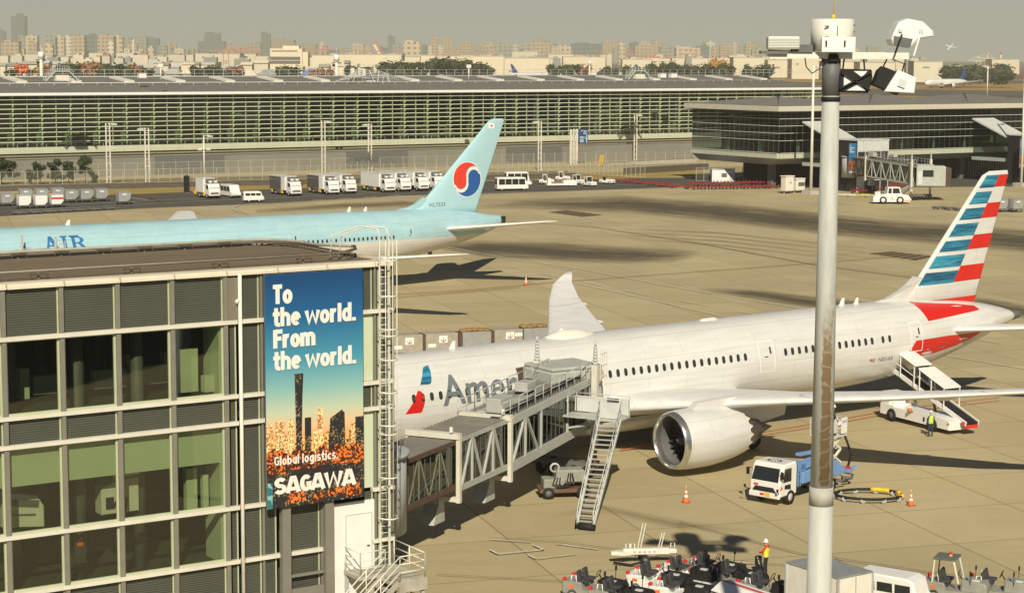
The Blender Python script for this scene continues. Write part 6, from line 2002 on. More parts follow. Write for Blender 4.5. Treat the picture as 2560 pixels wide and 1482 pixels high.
MB().cyl((0, 0, 10.1), (0, 0, 10.75), .424, 40, 0, .418).build('collar', mat('collar grey', (.42, .42, .37), .75, var=.2, scale=2), mast)
MB().cyl((0, 0, 24.25), (0, 0, 25.55), .318, 32, 0, .305).build('black_sleeve', M_DGREY, mast)
MB().cyl((0, 0, 24.05), (0, 0, 24.2), .325, 32).build('band', M_BLACK, mast)
hd = MB().cyl((0, 0, 25.72), (0, 0, 26.8), .72, 40)
hd = hd.build('winch_housing', mat('housing cream', (.70, .69, .62), .45, var=.06, scale=2), mast)
mb = MB().box((.1, -.70, 25.95), (1.12, .12, .5))
for x, z in ((-.3, 26.55), (-.3, 26.2), (.05, 26.4)): mb.box((x, -.74, z), (.13 if x < 0 else .02, .03, .04 if x < 0 else .32), 1)
for z in (26.6, 26.38, 26.18, 25.95): mb.box((.69, -.25, z), (.04, .06, .04), 1)
for x in (-.32, .3): mb.box((x, -.79, 25.98), (.05, .03, .2), 1)
mb.build('access_panel', [M_WHITE, M_BLACK], hd)
MB().cyl((.03, 0, 26.8), (.03, 0, 26.95), .06, 10).cyl((.03, 0, 26.9), (.03, 0, 29.5), .02, 6).build('lightning_rod', M_YELLOW, mast)
mb = MB().box((.2, -.25, 25.58), (4.7, .12, .22)).box((.0, .3, 25.62), (4.2, .1, .16))
mb.bar((-2.1, -.25, 25.58), (-2.1, .3, 25.6), .1).bar((2.2, -.25, 25.58), (2.2, .3, 25.6), .1)
mb.build('crossarm', M_LADW, mast)
mb = MB().tube([(-.95, -.3, 25.5), (-.9, -.3, 25.2), (-.7, -.3, 24.98), (-.45, -.3, 25.15), (-.35, -.3, 25.5)], .022, 6)
mb.tube([(-2.2, -.3, 25.75), (-1.2, -.32, 25.72), (-.4, -.33, 25.74), (0, -.3, 25.9)], .022, 6)
mb.build('cable', M_BLACK, mast)
mb = MB().box((0, -.33, 25.5), (.34, .2, .28), bev=.05)
mb.build('clamp', M_BLACK, mast)
f1 = MB().box((-1.7, -.25, 26.0), (1.05, .6, .42), 0, bev=.03)
for i in range(6): f1.box((-1.7, -.56, 25.85 + i * .055), (1.0, .02, .012), 1)
f1.build('floodlight', [M_LADW, M_GREY], mast)
MB().box((-1.05, -.2, 25.82), (.7, .4, .25)).box((-2.0, -.2, 25.68), (.9, .5, .1)).build('ballast_box', M_DGREY, mast)
def flood(x, z, rz, ry, s, name='floodlight'):
    mb = MB().prism([(-.62, -.1), (-.5, .28), (-.2, .45), (.35, .42), (.75, .15), (.8, 0), (.3, -.18), (.05, -.5), (-.55, -.48), (-.66, -.3)], -.35, .35, 'Y', bev=.07)
    mb.prism([(-.56, -.5), (.0, -.52), (.05, -.2), (-.62, -.18)], -.37, -.36, 'Y', 1)
    mb.box((.3, -.38, .1), (.12, .06, .12), 2); mb.box((-.42, -.38, .02), (.12, .06, .1), 2)
    mb.bar((-.5, -.4, -.75), (-.35, -.38, -.1), .05, m=3).bar((.15, -.4, -.75), (.3, -.38, .1), .05, m=0)
    M = Matrix.Translation((x, -.1, z)) @ Matrix.Rotation(rz, 4, 'Z') @ Matrix.Rotation(ry, 4, 'Y') @ Matrix.Scale(s, 4)
    mb.v = [tuple(M @ Vector(v)) for v in mb.v]
    return mb.build(name, [M_WHITE, M_DGREY, M_LGREY, M_BLACK], mast)
flood(2.55, 26.35, .15, .12, 1.0)
def flood_low(x, z, ry, s, cross):
    mb = MB().prism([(-.62, -.42), (.45, -.45), (.6, .1), (.55, .4), (-.5, .42), (-.62, .2)], -.3, .3, 'Y', 0, bev=.05)
    if cross:
        mb.bar((-.6, -.34, -.3), (.55, -.34, .32), .05, .16, 0, (0, 1, 0)).bar((-.55, -.34, .28), (.5, -.34, -.35), .05, .16, 0, (0, 1, 0))
        mb.add([(-.45, -.32, .18), (-.05, -.32, .02), (-.45, -.32, -.2)], [(0, 1, 2)], 1).add([(-.1, -.32, .34), (.4, -.32, .34), (.2, -.32, .12)], [(0, 1, 2)], 1).add([(-.35, -.32, -.36), (.35, -.32, -.36), (.1, -.32, -.12)], [(0, 1, 2)], 1)
    else:
        mb.prism([(-.1, -.5), (1.05, -.15), (.9, .45), (.1, .5)], -.34, .2, 'Y', 1, bev=.04)
        mb.box((.45, -.38, .05), (.3, .06, .3), 2)
    mb.bar((-.45, 0, .35), (-.4, 0, .85), .05, m=0).bar((.35, 0, .35), (.3, 0, .85), .05, m=0).bar((-.45, 0, .82), (.4, 0, .82), .05, m=1)
    M = Matrix.Translation((x, 0, z)) @ Matrix.Rotation(ry, 4, 'Y') @ Matrix.Scale(s, 4)
    mb.v = [tuple(M @ Vector(v)) for v in mb.v]
    return mb.build('floodlight', [M_BLACK, M_WHITE, M_LGREY], mast)
flood_low(.80, 24.75, 0, .93, True)
flood_low(1.98, 24.75, .35, .85, False)
# ------------------------------------------------------------------ vehicles and apron gear
HN = SA - pi / 2          # heading straight out from the terminals toward the camera
M_TYRE = M_BLACK
def wheels(root, xs, y, r=.42, w_=.24, hub=None, dual=None):
    for i, x in enumerate(xs):
        for sg in (-1, 1):
            mb = MB()
            mb.lathe([(-w_ / 2, r * .55), (-w_ / 2, r * .92), (-w_ * .3, r), (w_ * .3, r), (w_ / 2, r * .92), (w_ / 2, r * .55)], (x, sg * y, r), 'Y', 18, 0)
            mb.lathe([(-w_ * .42, .02), (-w_ * .46, r * .56), (w_ * .46, r * .56), (w_ * .42, .02)], (x, sg * y, r), 'Y', 14, 1)
            mb.build('wheel', [M_TYRE, hub or M_LGREY], root)
def side_quads(mb, pts, y, m=0, off=.012):
    for sg in (-1, 1): mb.add([(p[0], sg * (y + off), p[1]) for p in pts], [tuple(range(len(pts)))], m)
    return mb
def box_truck(loc, rz, label, panel=None, L=8.4, group='white box trucks parked in a row'):
    t = thing('box_truck', label, 'truck', loc, rz, group)
    f = L / 2
    MB().box((-.4, 0, .75), (L - 1, 1.0, .28)).box((-.9, .85, .72), (1.4, .45, .5), 0).box((-.9, -.85, .72), (1.4, .45, .5), 0).build('chassis', M_BLACK, t)
    side_quads(MB(), [(-1.9, .45), (.2, .45), (.2, .95), (-1.9, .95)], 1.1).build('side_guard', M_DGREY, t)
    MB().box((.55, 1.02, .8), (.5, .3, .7)).box((.55, -1.02, .8), (.5, .3, .7)).box((-3.5, 1.0, .85), (.4, .3, .6)).box((-3.5, -1.0, .85), (.4, .3, .6)).build('lift_leg', M_YELLOW, t)
    MB().prism([(f - 2.0, .55), (f, .55), (f + .05, 1.25), (f - .12, 1.9), (f - .42, 2.65), (f - 2.0, 2.7)], -1.1, 1.1, 'Y', bev=.08).build('cab', M_WHITE, t)
    MB().quad((f - .10, -.95, 1.86), (f - .10, .95, 1.86), (f - .40, .9, 2.52), (f - .40, -.9, 2.52)).build('windscreen', M_DARKWIN, t)
    side_quads(MB(), [(f - 1.3, 1.75), (f - .35, 1.75), (f - .6, 2.45), (f - 1.3, 2.45)], 1.1).build('side_window', M_DARKWIN, t)
    MB().box((f + .04, 0, .98), (.06, 1.5, .22)).build('grille', M_DARKWIN, t)
    for sg in (-1, 1): MB().box((f + .04, sg * .9, .98), (.06, .3, .18)).build('headlight', M_LAMP, t)
    for sg in (-1, 1): MB().box((f - .2, sg * 1.28, 2.1), (.1, .16, .45)).build('mirror', M_BLACK, t)
    MB().add([(f - 1.9, -.9, 2.72), (f - .5, -.9, 2.72), (f - 1.9, -.9, 3.45), (f - 1.9, .9, 2.72), (f - .5, .9, 2.72), (f - 1.9, .9, 3.45)], [(0, 1, 2), (3, 5, 4), (1, 4, 5, 2)]).build('wind_deflector', M_DGREY, t)
    MB().box((f - .9, .5, 3.0), (.7, .5, .35)).box((f - .9, -.5, 3.0), (.7, .5, .35)).build('cooling_unit', M_WHITE, t)
    bx = MB().box((-1.15, 0, 2.25), (L - 2.3, 2.35, 2.5), 0, bev=.04)
    if panel:
        bx.box((-1.9, 1.19, 2.25), (L - 4.0, .03, 2.3), 1).box((-1.9, -1.19, 2.25), (L - 4.0, .03, 2.3), 1)
        for i in range(4):
            for sg in (-1, 1): bx.box((-3.4 + i * 1.0, sg * 1.21, 2.9), (.35, .02, .07), 0)
    bx.box((-1.15, 0, 3.54), (L - 2.2, 2.4, .07), 0)
    bx.build('cargo_box', [M_WHITE, panel or M_WHITE], t)
    wheels(t, [f - 1.0, -L * .22], 1.0, .45, .3)
    return t
TR = [(722, 491, 'dark sided truck with white cab and orange legs, leftmost of the row', mat('dark box side', (.10, .095, .085), .6)), (817, 488, 'dark sided truck with white cab, second in the row', 1), (860, 485, 'white truck tucked close beside the second dark sided truck', None), (955, 482, 'long white truck in the middle, its clean box side showing', None),
      (997, 480, 'white truck right of the long clean sided one', None), (1042, 478, 'white truck left of the sky blue tail', None), (1082, 476, 'white truck half hidden by the sky blue tail', None)]
for i, (px, py, lb, pn) in enumerate(TR):
    p = gp(px, py)
    d = Vector((cos(HN), sin(HN), 0))
    p = p - d * 3.2 + Vector((-sin(HN), cos(HN), 0)) * 1.0
    box_truck(p, HN, lb, MATS['dark box side'] if pn else None, 8.6 if i != 3 else 9.4)
def van(loc, rz, label, L=4.7, W=1.75, Hh=1.95, nose=.9, bus=False, group='white vans and minibuses by the road', col=None, doors=True):
    t = thing('van', label, 'van', loc, rz, group)
    f = L / 2
    MB().prism([(-f, .35), (f - .1, .35), (f, .6), (f - .05, .95), (f - nose * .55, 1.12), (f - nose, Hh - .12), (f - nose - .35, Hh), (-f + .15, Hh), (-f, Hh - .25)], -W / 2, W / 2, 'Y', bev=.09).build('body', col or M_WHITE, t)
    MB().quad((f - nose * .58, -W * .43, 1.14), (f - nose * .58, W * .43, 1.14), (f - nose * .98 + .01, W * .41, Hh - .2), (f - nose * .98 + .01, -W * .41, Hh - .2)).build('windscreen', M_DARKWIN, t)
    n = 4 if bus else 3
    x1, x0 = f - nose - .05, -f + .25
    for i in range(n):
        a, b = x0 + (x1 - x0) * i / n, x0 + (x1 - x0) * (i + 1) / n
        side_quads(MB(), [(a + .05, 1.15), (b - .05, 1.15), (b - .08, Hh - .32), (a + .05, Hh - .32)], W / 2).build('side_window', M_DARKWIN, t)
    MB().quad((-f - .012, -W * .4, 1.2), (-f - .012, W * .4, 1.2), (-f - .012, W * .38, Hh - .3), (-f - .012, -W * .38, Hh - .3)).build('rear_window', M_DARKWIN, t)
    MB().box((f - .02, 0, .55), (.08, W * .96, .2)).build('bumper', M_LGREY, t)
    for sg in (-1, 1): MB().box((f - .06, sg * W * .38, .85), (.1, .26, .16)).build('headlight', M_LAMP, t)
    wheels(t, [f - .85, -f + .95], W / 2 - .12, .33, .2)
    return t
d = Vector((cos(HN), sin(HN), 0))
box_truck(gp(530, 496) - d * 1.6, HN, 'short white truck beside the white minibus, left of the truck row', None, 5.6)
van(gp(584, 494) - d * 1.2, HN, 'white high roof minibus between a short truck and a small van', 5.0, 1.9, 2.3)
van(gp(633, 505), SA - .25, 'small white van seen from the side, nearest the road edge', 3.6, 1.5, 1.9, .5)
van(gp(1279, 476), SA - .3, 'white minibus seen from the side right of the sky blue tail', 6.2, 2.0, 2.55, .6, True)
van(gp(1295, 466), SA - .3, 'white van mostly hidden behind the minibus', 5.2, 1.9, 2.9, .8)
def tug(loc, rz, label, cab=True, L=3.0, col=None, group='small white tow tractors by the road'):
    t = thing('tow_tractor', label, 'tow tractor', loc, rz, group)
    f = L / 2
    MB().prism([(-f, .3), (f, .3), (f, .75), (f - .25, .95), (.1, 1.0), (.05, .7), (-.6, .7), (-.65, .95), (-f, .9)], -.75, .75, 'Y', bev=.06).build('body', col or M_WHITE, t)
    if cab:
        mb = MB()
        for x, xt in ((.15, -.02), (-.75, -.75)):
            for y in (-.68, .68): mb.bar((x, y, .9), (xt, y, 1.85), .09)
        mb.box((-.38, 0, 1.9), (.95, 1.5, .1))
        mb.build('cab_frame', col or M_WHITE, t)
        MB().quad((.14, -.62, 1.02), (.14, .62, 1.02), (-.0, .62, 1.82), (-.0, -.62, 1.82)).build('windscreen', M_DARKWIN, t)
    MB().box((-.45, 0, .85), (.45, 1.1, .15)).box((-.7, 0, 1.1), (.12, 1.1, .5)).build('seat', M_BLACK, t)
    for sg in (-1, 1): MB().box((f + .01, sg * .5, .65), (.04, .2, .14)).build('headlight', M_LAMP, t)
    wheels(t, [f - .5, -f + .5], .66, .32, .2)
    return t
for px, py, hd, lb, c in ((1367, 460, .2, 'white cab tow tractor left of the flat loader', True), (1408, 452, .1, 'white cab tow tractor behind the flat loader', True), (1445, 461, -.4, 'white cab tow tractor right of the flat loader', True), (1473, 466, -.6, 'white cab tow tractor, rightmost with a cab', True), (1518, 460, -.3, 'small open white tow tractor at the end of the group', False)):
    tug(gp(px, py), HN + .7 + hd, lb, c)
t = thing('flat_loader', 'low white loader platform among the white tow tractors', 'loader', gp(1402, 466), SA - .35, None)
MB().box((0, 0, .45), (6, 2.2, .35)).box((1.6, 0, .9), (2.6, 2.0, .7)).build('deck', M_WHITE, t)
MB().bar((-1.6, -.7, .6), (1.0, -.7, 1.6), .15).bar((-1.6, .7, .6), (1.0, .7, 1.6), .15).bar((-1.6, -.7, 1.6), (1.0, -.7, .6), .15).build('lift_arm', mat('brown arm', (.25, .15, .07), .6), t)
MB().box((-2.6, -.6, 1.1), (.6, .8, 1.2)).build('cab', M_WHITE, t)
wheels(t, [1.8, -1.8], .95, .3, .2)
# containers on dollies at the left
def uld(loc, rz, label, col, stripe=None, group='air cargo containers on dollies at the left'):
    t = thing('cargo_container', label, 'cargo container', loc, rz, group)
    mb = MB().prism([(-.75, .55), (.8, .55), (1.25, 1.05), (1.25, 2.2), (-.8, 2.2), (-.8, .6)], -.78, .78, 'Y', bev=.03)
    mb.build('shell', col, t)
    fr = MB()
    for x in (-.8, 1.25):
        for y in (-.79, .79): fr.bar((x, y, 1.05 if x > 0 else .6), (x, y, 2.2), .06)
    for y in (-.8, .8): fr.bar((-.8, y, 2.2), (1.25, y, 2.2), .07)
    fr.build('rim', M_ALU, t)
    MB().box((.2, -.8, 1.75), (.7, .02, .22)).build('data_plate', M_WHITE, t)
    if stripe: MB().box((.22, -.81, 1.55), (2.0, .03, .3)).build('stripe', stripe, t)
    MB().box((.2, 0, .42), (2.5, 1.7, .1)).bar((1.4, 0, .4), (2.3, 0, .35), .07).build('dolly_frame', M_DGREY, t)
    wheels(t, [-.6, 1.0], .7, .17, .1, M_DGREY)
    return t
M_ULDG = mat('grey container skin', (.40, .41, .40), .45, metal=.3, var=.18, scale=2)
SAW = SA - .13
for px, py, lb, c, s_ in ((57, 521, 'white cargo container with a faint red line, first of three at the left', M_WHITE, None), (98, 520, 'white cargo container in the middle of the three white ones', M_WHITE, None), (138, 518, 'white cargo container with a broad red band', M_WHITE, M_RED), (14, 515, 'grey container at the left picture edge', M_ULDG, None), (174, 506, 'grey container just right of the white ones', M_ULDG, None), (212, 505, 'grey container in the middle of the grey row', M_ULDG, None), (250, 503, 'grey container at the right end of the row', M_ULDG, None), (306, 511, 'lone grey container standing apart on the road', M_ULDG, None)):
    uld(gp(px, py), SAW, lb, c, s_)
for px, py, lb in ((60, 504, 'grey container half hidden behind the first white one'), (100, 503, 'grey container half hidden behind the middle white one'), (140, 501, 'grey container half hidden behind the red banded one')): uld(gp(px, py), SAW, lb, M_ULDG)
def dolly(loc, rz, label, col, L=3.2, W=2.2, h=.5, rails=True, group=None):
    t = thing('cargo_dolly', label, 'dolly', loc, rz, group)
    mb = MB()
    for y in (-W / 2, W / 2): mb.bar((-L / 2, y, h), (L / 2, y, h), .12, .16)
    for i in range(6): mb.bar((-L / 2 + L * i / 5, -W / 2, h), (-L / 2 + L * i / 5, W / 2, h), .09, .12)
    if rails:
        for i in range(4): mb.bar((-L / 2 + L * i / 3, -W / 2, h), (-L / 2 + L * i / 3, -W / 2, h + .35), .1); mb.bar((-L / 2 + L * i / 3, W / 2, h), (-L / 2 + L * i / 3, W / 2, h + .35), .1)
    mb.build('frame', col, t)
    MB().bar((L / 2, 0, h - .1), (L / 2 + 1.0, 0, .35), .07).build('drawbar', col, t)
    wheels(t, [-L * .33, L * .33], W / 2 - .15, .2, .12, M_DGREY)
    return t
for i in range(7):
    p = gp(48 + i * 37, 536 - i * 1.9)
    dolly(p, SAW, f'empty dark cargo dolly below the containers, {["leftmost", "second", "third", "middle", "third from the right", "second from the right", "rightmost"][i]} of seven', M_DGREY, 2.1, 1.6, .35, False, 'empty dark dollies below the containers')
M_DOLR = mat('red dolly steel', (.30, .035, .04), .6, var=.25)
ordn = ['first', 'second', 'third', 'fourth', 'fifth', 'sixth', 'seventh', 'eighth', 'ninth', 'tenth']
for i in range(6):
    p = gp(1556 + i * 29, 455 + i * 3.2)
    dolly(p, HN + .5, f'red steel dolly in the slanting row, {ordn[i]} from the left', M_DOLR, 4.2, 2.2, .45, False, 'red dollies in the slanting row')
for i in range(8):
    p = gp(1735 + i * 27, 474 - i * .4)
    dolly(p, SA + .05, f'red steel dolly in the front row before the pavilion, {ordn[i]} from the left', M_DOLR, 2.8, 2.2, .5, True, 'red dollies in the front row')
for i in range(8):
    p = gp(1735 + i * 27, 467 - i * .4)
    dolly(p, SA + .05, f'red steel dolly in the back row under the pavilion, {ordn[i]} from the left', M_DOLR, 2.8, 2.2, .75, True, 'red dollies in the back row')
for i in range(3): dolly(gp(2150 + i * 44, 484 - i * 7), SA + .2, f'rusty dolly under the far bridge, {ordn[i]} from the left', M_DOLR, 3.2, 2.2, .6, True, 'rusty dollies under the far bridge')
for i in range(5): dolly(gp(2350 + i * 27, 523 + i * 2.4), SA - .35, f'flat dark dolly left of the striped tail, {ordn[i]} of the line', M_DGREY, 2.3, 1.7, .35, False, 'flat dark dollies behind the striped tail')
for px, lb in ((2496, 'left of two'), (2535, 'right of two')):
    t = uld(gp(px, 530), SAW, f'grey low container at the right edge, {lb}', M_ULDG, None, 'grey containers at the right edge')
# site cabin, cases, pushback tractor, towbars
t = thing('site_cabin', 'white site cabin with a blue end and dark window before the pavilion', 'cabin', gp(1806, 457), SA - .55)
MB().box((0, 0, 1.45), (4.6, 2.3, 2.5), bev=.04).build('wall', M_WHITE, t)
MB().box((-2.34, 0, 1.45), (.06, 2.3, 2.5)).build('blue_end', M_BLUE, t)
MB().box((.2, -1.17, 1.6), (1.1, .05, .8)).build('window', M_DGREY, t)
MB().box((1.6, -1.17, 1.2), (.8, .05, 1.9)).build('door', M_LGREY, t)
MB().box((0, 0, 2.75), (4.8, 2.5, .12)).build('roof', M_LGREY, t)
for px, py, w_, h, lb in ((1968, 484, 2.0, 3.0, 'tall cream equipment case on short legs left of the lamp pole'), (1995, 482, 2.2, 2.4, 'squat cream case with a dark screen beside the lamp pole')):
    t = thing('equipment_case', lb, 'case', gp(px, py), SA)
    MB().box((0, 0, .35 + h / 2), (w_, 1.5, h - .3), bev=.08).build('body', M_CREAM, t)
    MB().box((0, 0, h + .28), (w_ * 1.15, 1.7, .2), bev=.05).build('lid', M_CREAM, t)
    MB().box((.15, -.78, h * .7), (w_ * (.2 if h > 2.5 else .7), .05, h * (.06 if h > 2.5 else .3))).build('screen', M_DGREY, t)
    for sx in (-1, 1): MB().bar((sx * w_ * .38, 0, 0), (sx * w_ * .38, 0, .4), .12).build('leg', M_LGREY, t)
t = thing('pushback_tractor', 'white pushback tractor with big wheels and striped bumper under the far bridge', 'tractor', gp(2226, 509), .05)
MB().prism([(-3.4, .35), (3.3, .35), (3.45, .8), (2.9, 1.55), (1.4, 1.75), (-1.2, 1.75), (-2.4, 1.45), (-3.3, 1.4)], -1.25, 1.25, 'Y', bev=.1).build('body', M_WHITE, t)
MB().prism([(-.9, 1.7), (1.75, 1.7), (1.35, 2.95), (-.75, 2.95)], -1.1, 1.1, 'Y', bev=.08).build('cab', M_WHITE, t)
side_quads(MB(), [(.1, 1.85), (1.45, 1.85), (1.2, 2.75), (.1, 2.75)], 1.1).build('window', M_DARKWIN, t)
side_quads(MB(), [(-.7, 1.85), (-.1, 1.85), (-.1, 2.75), (-.6, 2.75)], 1.1).build('window', M_DARKWIN, t)
MB().quad((1.76, -.9, 1.85), (1.76, .9, 1.85), (1.42, .9, 2.8), (1.42, -.9, 2.8)).build('windscreen', M_DARKWIN, t)
mb = MB()
for i in range(6): mb.add([(1.9 + i * .25, -1.275, .42), (2.02 + i * .25, -1.275, .42), (2.14 + i * .25, -1.275, .75), (2.02 + i * .25, -1.275, .75)], [(0, 1, 2, 3)])
mb.build('hazard_stripe', M_ORANGE, t)
MB().box((-.0, -1.27, .75), (.35, .03, .08)).box((0, -1.27, 1.05), (.35, .03, .08)).build('step', M_BLACK, t)
MB().box((-2.3, .3, 1.75), (.9, .8, .6)).bar((-2.4, -.4, 1.4), (-2.4, -.4, 2.3), .1).build('engine_cover', M_CREAM, t)
wheels(t, [1.4, -1.6], 1.1, .68, .4, M_WHITE)
for px, py, L, m_, lb in ((2120, 493, 5, M_CREAM, 'cream towbar lying by the lamp pole'), (2165, 494, 4, M_YELLOW, 'yellow towbar lying beside the cream one')):
    t = thing('towbar', lb, 'towbar', gp(px, py), -.15)
    MB().cyl((-L / 2, 0, .45), (L / 2, 0, .45), .12, 8).build('bar', m_, t)
    MB().box((L / 2, 0, .45), (.4, .5, .25)).box((-L / 2, 0, .45), (.3, .3, .3)).build('hitch', m_, t)
    wheels(t, [0], .3, .22, .12)
# black pillar, sign gantry, yellow barrier
t = thing('black_pillar', 'black upright box standing by the road fence', 'pillar', gp(467, 483), SA)
MB().box((0, 0, 1.6), (.8, .8, 3.2)).build('body', M_BLACK, t)
MB().cyl((0, 0, 3.2), (0, 0, 3.45), .25, 12, 0, .15).box((0, 0, .1), (1, 1, .2)).build('cap', M_DGREY, t)
def lattice(mb, x0, x1, h, n, w_=.10):
    for x in (x0, x1): mb.bar((x, 0, 0), (x, 0, h), w_ * 1.6)
    for i in range(n): mb.bar((x0, 0, h * i / n), (x1, 0, h * (i + 1) / n), w_ * .6); mb.bar((x0, 0, h * i / n), (x1, 0, h * i / n), w_ * .6)
    return mb
t = thing('road_sign', 'large blue direction sign on a cream lattice gantry behind the fence', 'sign', gp(1434, 412), SA)
lattice(MB(), -.9, .0, 8.4, 8, .2).build('mast', M_CREAM, t)
lattice(MB(), .1, .9, 8.4, 8, .2).build('mast', M_CREAM, t)
MB().box((2.6, -.1, 6.6), (2.7, .12, 3.4)).build('board', mat('sign blue', (.02, .10, .24), .5), t)
mb = MB()
for z, w_ in ((7.9, .9), (7.6, .8), (7.3, .9), (6.5, 1.1), (6.25, 1.0), (5.9, 1.2), (5.6, 1.1), (5.35, 1.2)): mb.box((2.2 if z < 7 else 3.1, -.18, z), (w_, .03, .12))
mb.bar((3.6, -.18, 5.1), (3.6, -.18, 7.1), .12).bar((3.5, -.18, 5.9), (2.95, -.18, 6.5), .12)
mb.build('sign_mark', M_WHITE, t)
MB().box((2.2, -.18, 8.0), (.5, .04, .35)).build('red_mark', mat('pink mark', (.6, .25, .25)), t)
MB().bar((1, 0, 7.8), (4.2, 0, 7.8), .14).build('arm', M_CREAM, t)
t = thing('barrier_panel', 'yellow striped barrier panel leaning by the road fence', 'barrier', gp(1502, 419), SA)
for x in (-.45, .0, .45): MB().bar((x - .35, 0, .1), (x + .35, -.1, 2.9), .28, .1).build('stripe', M_YELLOW, t)
MB().bar((-.8, .05, .6), (.5, .05, .6), .1).bar((-.3, .05, 2.2), (.9, .05, 2.2), .1).build('rail', M_DGREY, t)
# road fences
M_FPOST = mat('fence post', (.50, .47, .37), .6)
M_MESH = glass('fence mesh', (.80, .80, .76), .02)
mm = bpy.data.materials.new('fence wire')
mm.use_nodes = True
mm.node_tree.nodes['Principled BSDF'].inputs['Base Color'].default_value = (.30, .29, .22, 1)
mm.node_tree.nodes['Principled BSDF'].inputs['Alpha'].default_value = .16
def fence(name, label, a, b, h, sp, z0=0, bent=True):
    A, B = gp(*a), gp(*b)
    d_ = B - A
    L = d_.length
    ang = math.atan2(d_.y, d_.x)
    t = thing(name, label, 'fence', A + Vector((0, 0, z0)), ang)
    n = min(99, int(L / sp))
    for i in range(n + 1):
        x = L * i / n
        mb = MB().bar((x, 0, 0), (x, 0, h), .075)
        if bent: mb.bar((x, 0, h), (x - .15, -.35, h + .45), .06)
        mb.build('post', M_FPOST, t)
    MB().quad((0, .02, .05), (L, .02, .05), (L, .02, h), (0, .02, h)).build('mesh_panel', mm, t)
    MB().tube([(0, 0, h), (L, 0, h)], .03, 6).tube([(0, 0, .1), (L, 0, .1)], .03, 6).build('wire_rail', M_FPOST, t)
    return t
fence('wire_fence', 'wire fence of bent posts along the far side of the service road', (-30, 478), (1420, 444), 2.6, 2.3, .9)
fence('wire_fence', 'second taller wire fence standing behind the road fence', (180, 453), (1760, 411), 3.2, 2.7, .2)
def low_wall(label, a, b, h, th, m):
    A, B = gp(*a), gp(*b)
    d_ = B - A
    t = thing('low_wall', label, 'wall', A, math.atan2(d_.y, d_.x))
    MB().box((d_.length / 2, 0, h / 2), (d_.length, th, h)).build('wall', m, t)
    MB().box((d_.length / 2, 0, h + .04), (d_.length, th + .1, .08)).build('coping', M_DGREY, t)
low_wall('dark low wall at the back of the dry grass verge', (-30, 479.5), (1440, 445), 1.0, .4, mat('dark block wall', (.10, .085, .065), .85, var=.2))
low_wall('dark low wall right of the sign gantry', (1560, 436), (1770, 424), 1.3, .4, MATS['dark block wall'])
low_wall('pale kerb wall behind the second fence', (1500, 417), (1740, 405), .9, .5, M_CONC)
sheet('fence_grass', strip([(-40, 476), (700, 459), (1420, 442), (1420, 428), (700, 440), (-40, 458)]), .03, ground_mat('scrub grass', (.22, .19, .09), (.14, .12, .07), joint=False, blot=.3, rough=.95))
fence('wire_fence', 'tall light mesh fence slanting across the red dollies', (1432, 438), (1612, 449), 2.8, 1.2, .3, False)
fence('wire_fence', 'light mesh fence under the far right of the pavilion', (2420, 444), (2560, 430), 3.2, 1.2, .2, False)
fence('wire_fence', 'row of thin posts in the dark under the pavilion', (1740, 455), (1950, 452), 2.8, 1.6, .1, False)
# lamp posts
def lamp_post(px, py, yt, label, twin=True, arm=1, group='twin lamp posts along the road', thick=.16):
    p = gp(px, py)
    h = dp(px, yt, p.y).z
    t = thing('lamp_post', label, 'lamp post', p, SA, group)
    if twin:
        mb = MB().bar((-.38, 0, 0), (-.38, 0, h), .2).bar((.38, 0, 0), (.38, 0, h), .2)
        for i in range(9): mb.bar((-.38, 0, h * i / 9 + .3), (.38, 0, h * i / 9 + .3), .08)
    else: mb = MB().cyl((0, 0, 0), (0, 0, h), thick, 10, 0, thick * .7)
    mb.build('post', M_CREAM, t)
    MB().bar((0, 0, h - .1), (arm * 1.4, 0, h - .1), .12).build('arm', M_CREAM, t)
    MB().box((arm * 1.3, 0, h - .25), (1.1, .5, .3)).build('lamp_head', M_LGREY, t)
    return t
for q in ((272, 463, 308, 'twin lamp post behind the pines, leftmost'), (369, 468, 320, 'twin lamp post second from the left'), (809, 438, 302, 'twin lamp post left of the blue tail and right of the dark truck'), (925, 432, 310, 'twin lamp post just left of the sky blue tail'), (1349, 428, 303, 'twin lamp post right of the sky blue tail'), (1588, 402, 287, 'twin lamp post right of the blue sign')): lamp_post(*q, arm=-1 if q[0] in (369, 925, 1349) else 1)
lp = lamp_post(511, 462, 338, 'single lamp post with small floodlights left of centre', False, 1, 'single posts')
MB().box((-.9, 0, 7.0), (.8, .5, .4)).box((.9, 0, 7.0), (.8, .5, .4)).bar((-1, 0, 7.2), (1, 0, 7.2), .12).build('floodlight', M_CREAM, lp)
lp = lamp_post(2027, 486, 165, 'tall cream lamp pole just left of the tall grey mast', False, 1, 'tall poles', .30)
MB().box((0, 0, .35), (2.4, 2.4, .7)).build('footing', M_CONC, lp)
lp = lamp_post(2553, 466, 150, 'tall cream lamp pole at the right edge of the picture', False, 1, 'tall poles', .30)
MB().box((0, 0, .35), (2.4, 2.4, .7)).build('footing', M_CONC, lp)
def roof_mast(px, yt, yb, D, label):
    a = dp(px, yt, D)
    t = thing('floodlight_mast', label, 'light mast', (a.x, D, 0), 0, 'floodlight masts beyond the long roof')
    MB().cyl((0, 0, 0), (0, 0, a.z - 2), .42, 10).build('pole', M_LADW, t)
    MB().cyl((0, 0, a.z - 1.9), (0, 0, a.z - .2), .75, 14).build('housing', M_WHITE, t)
    MB().box((0, 0, a.z - 2.3), (2.6, .3, .25)).box((-.7, 0, a.z - 2.9), (.8, .4, .6)).build('floodlight', M_BLACK, t)
    MB().cyl((0, 0, a.z - .2), (0, 0, a.z + 1.6), .05, 6).build('rod', M_LGREY, t)
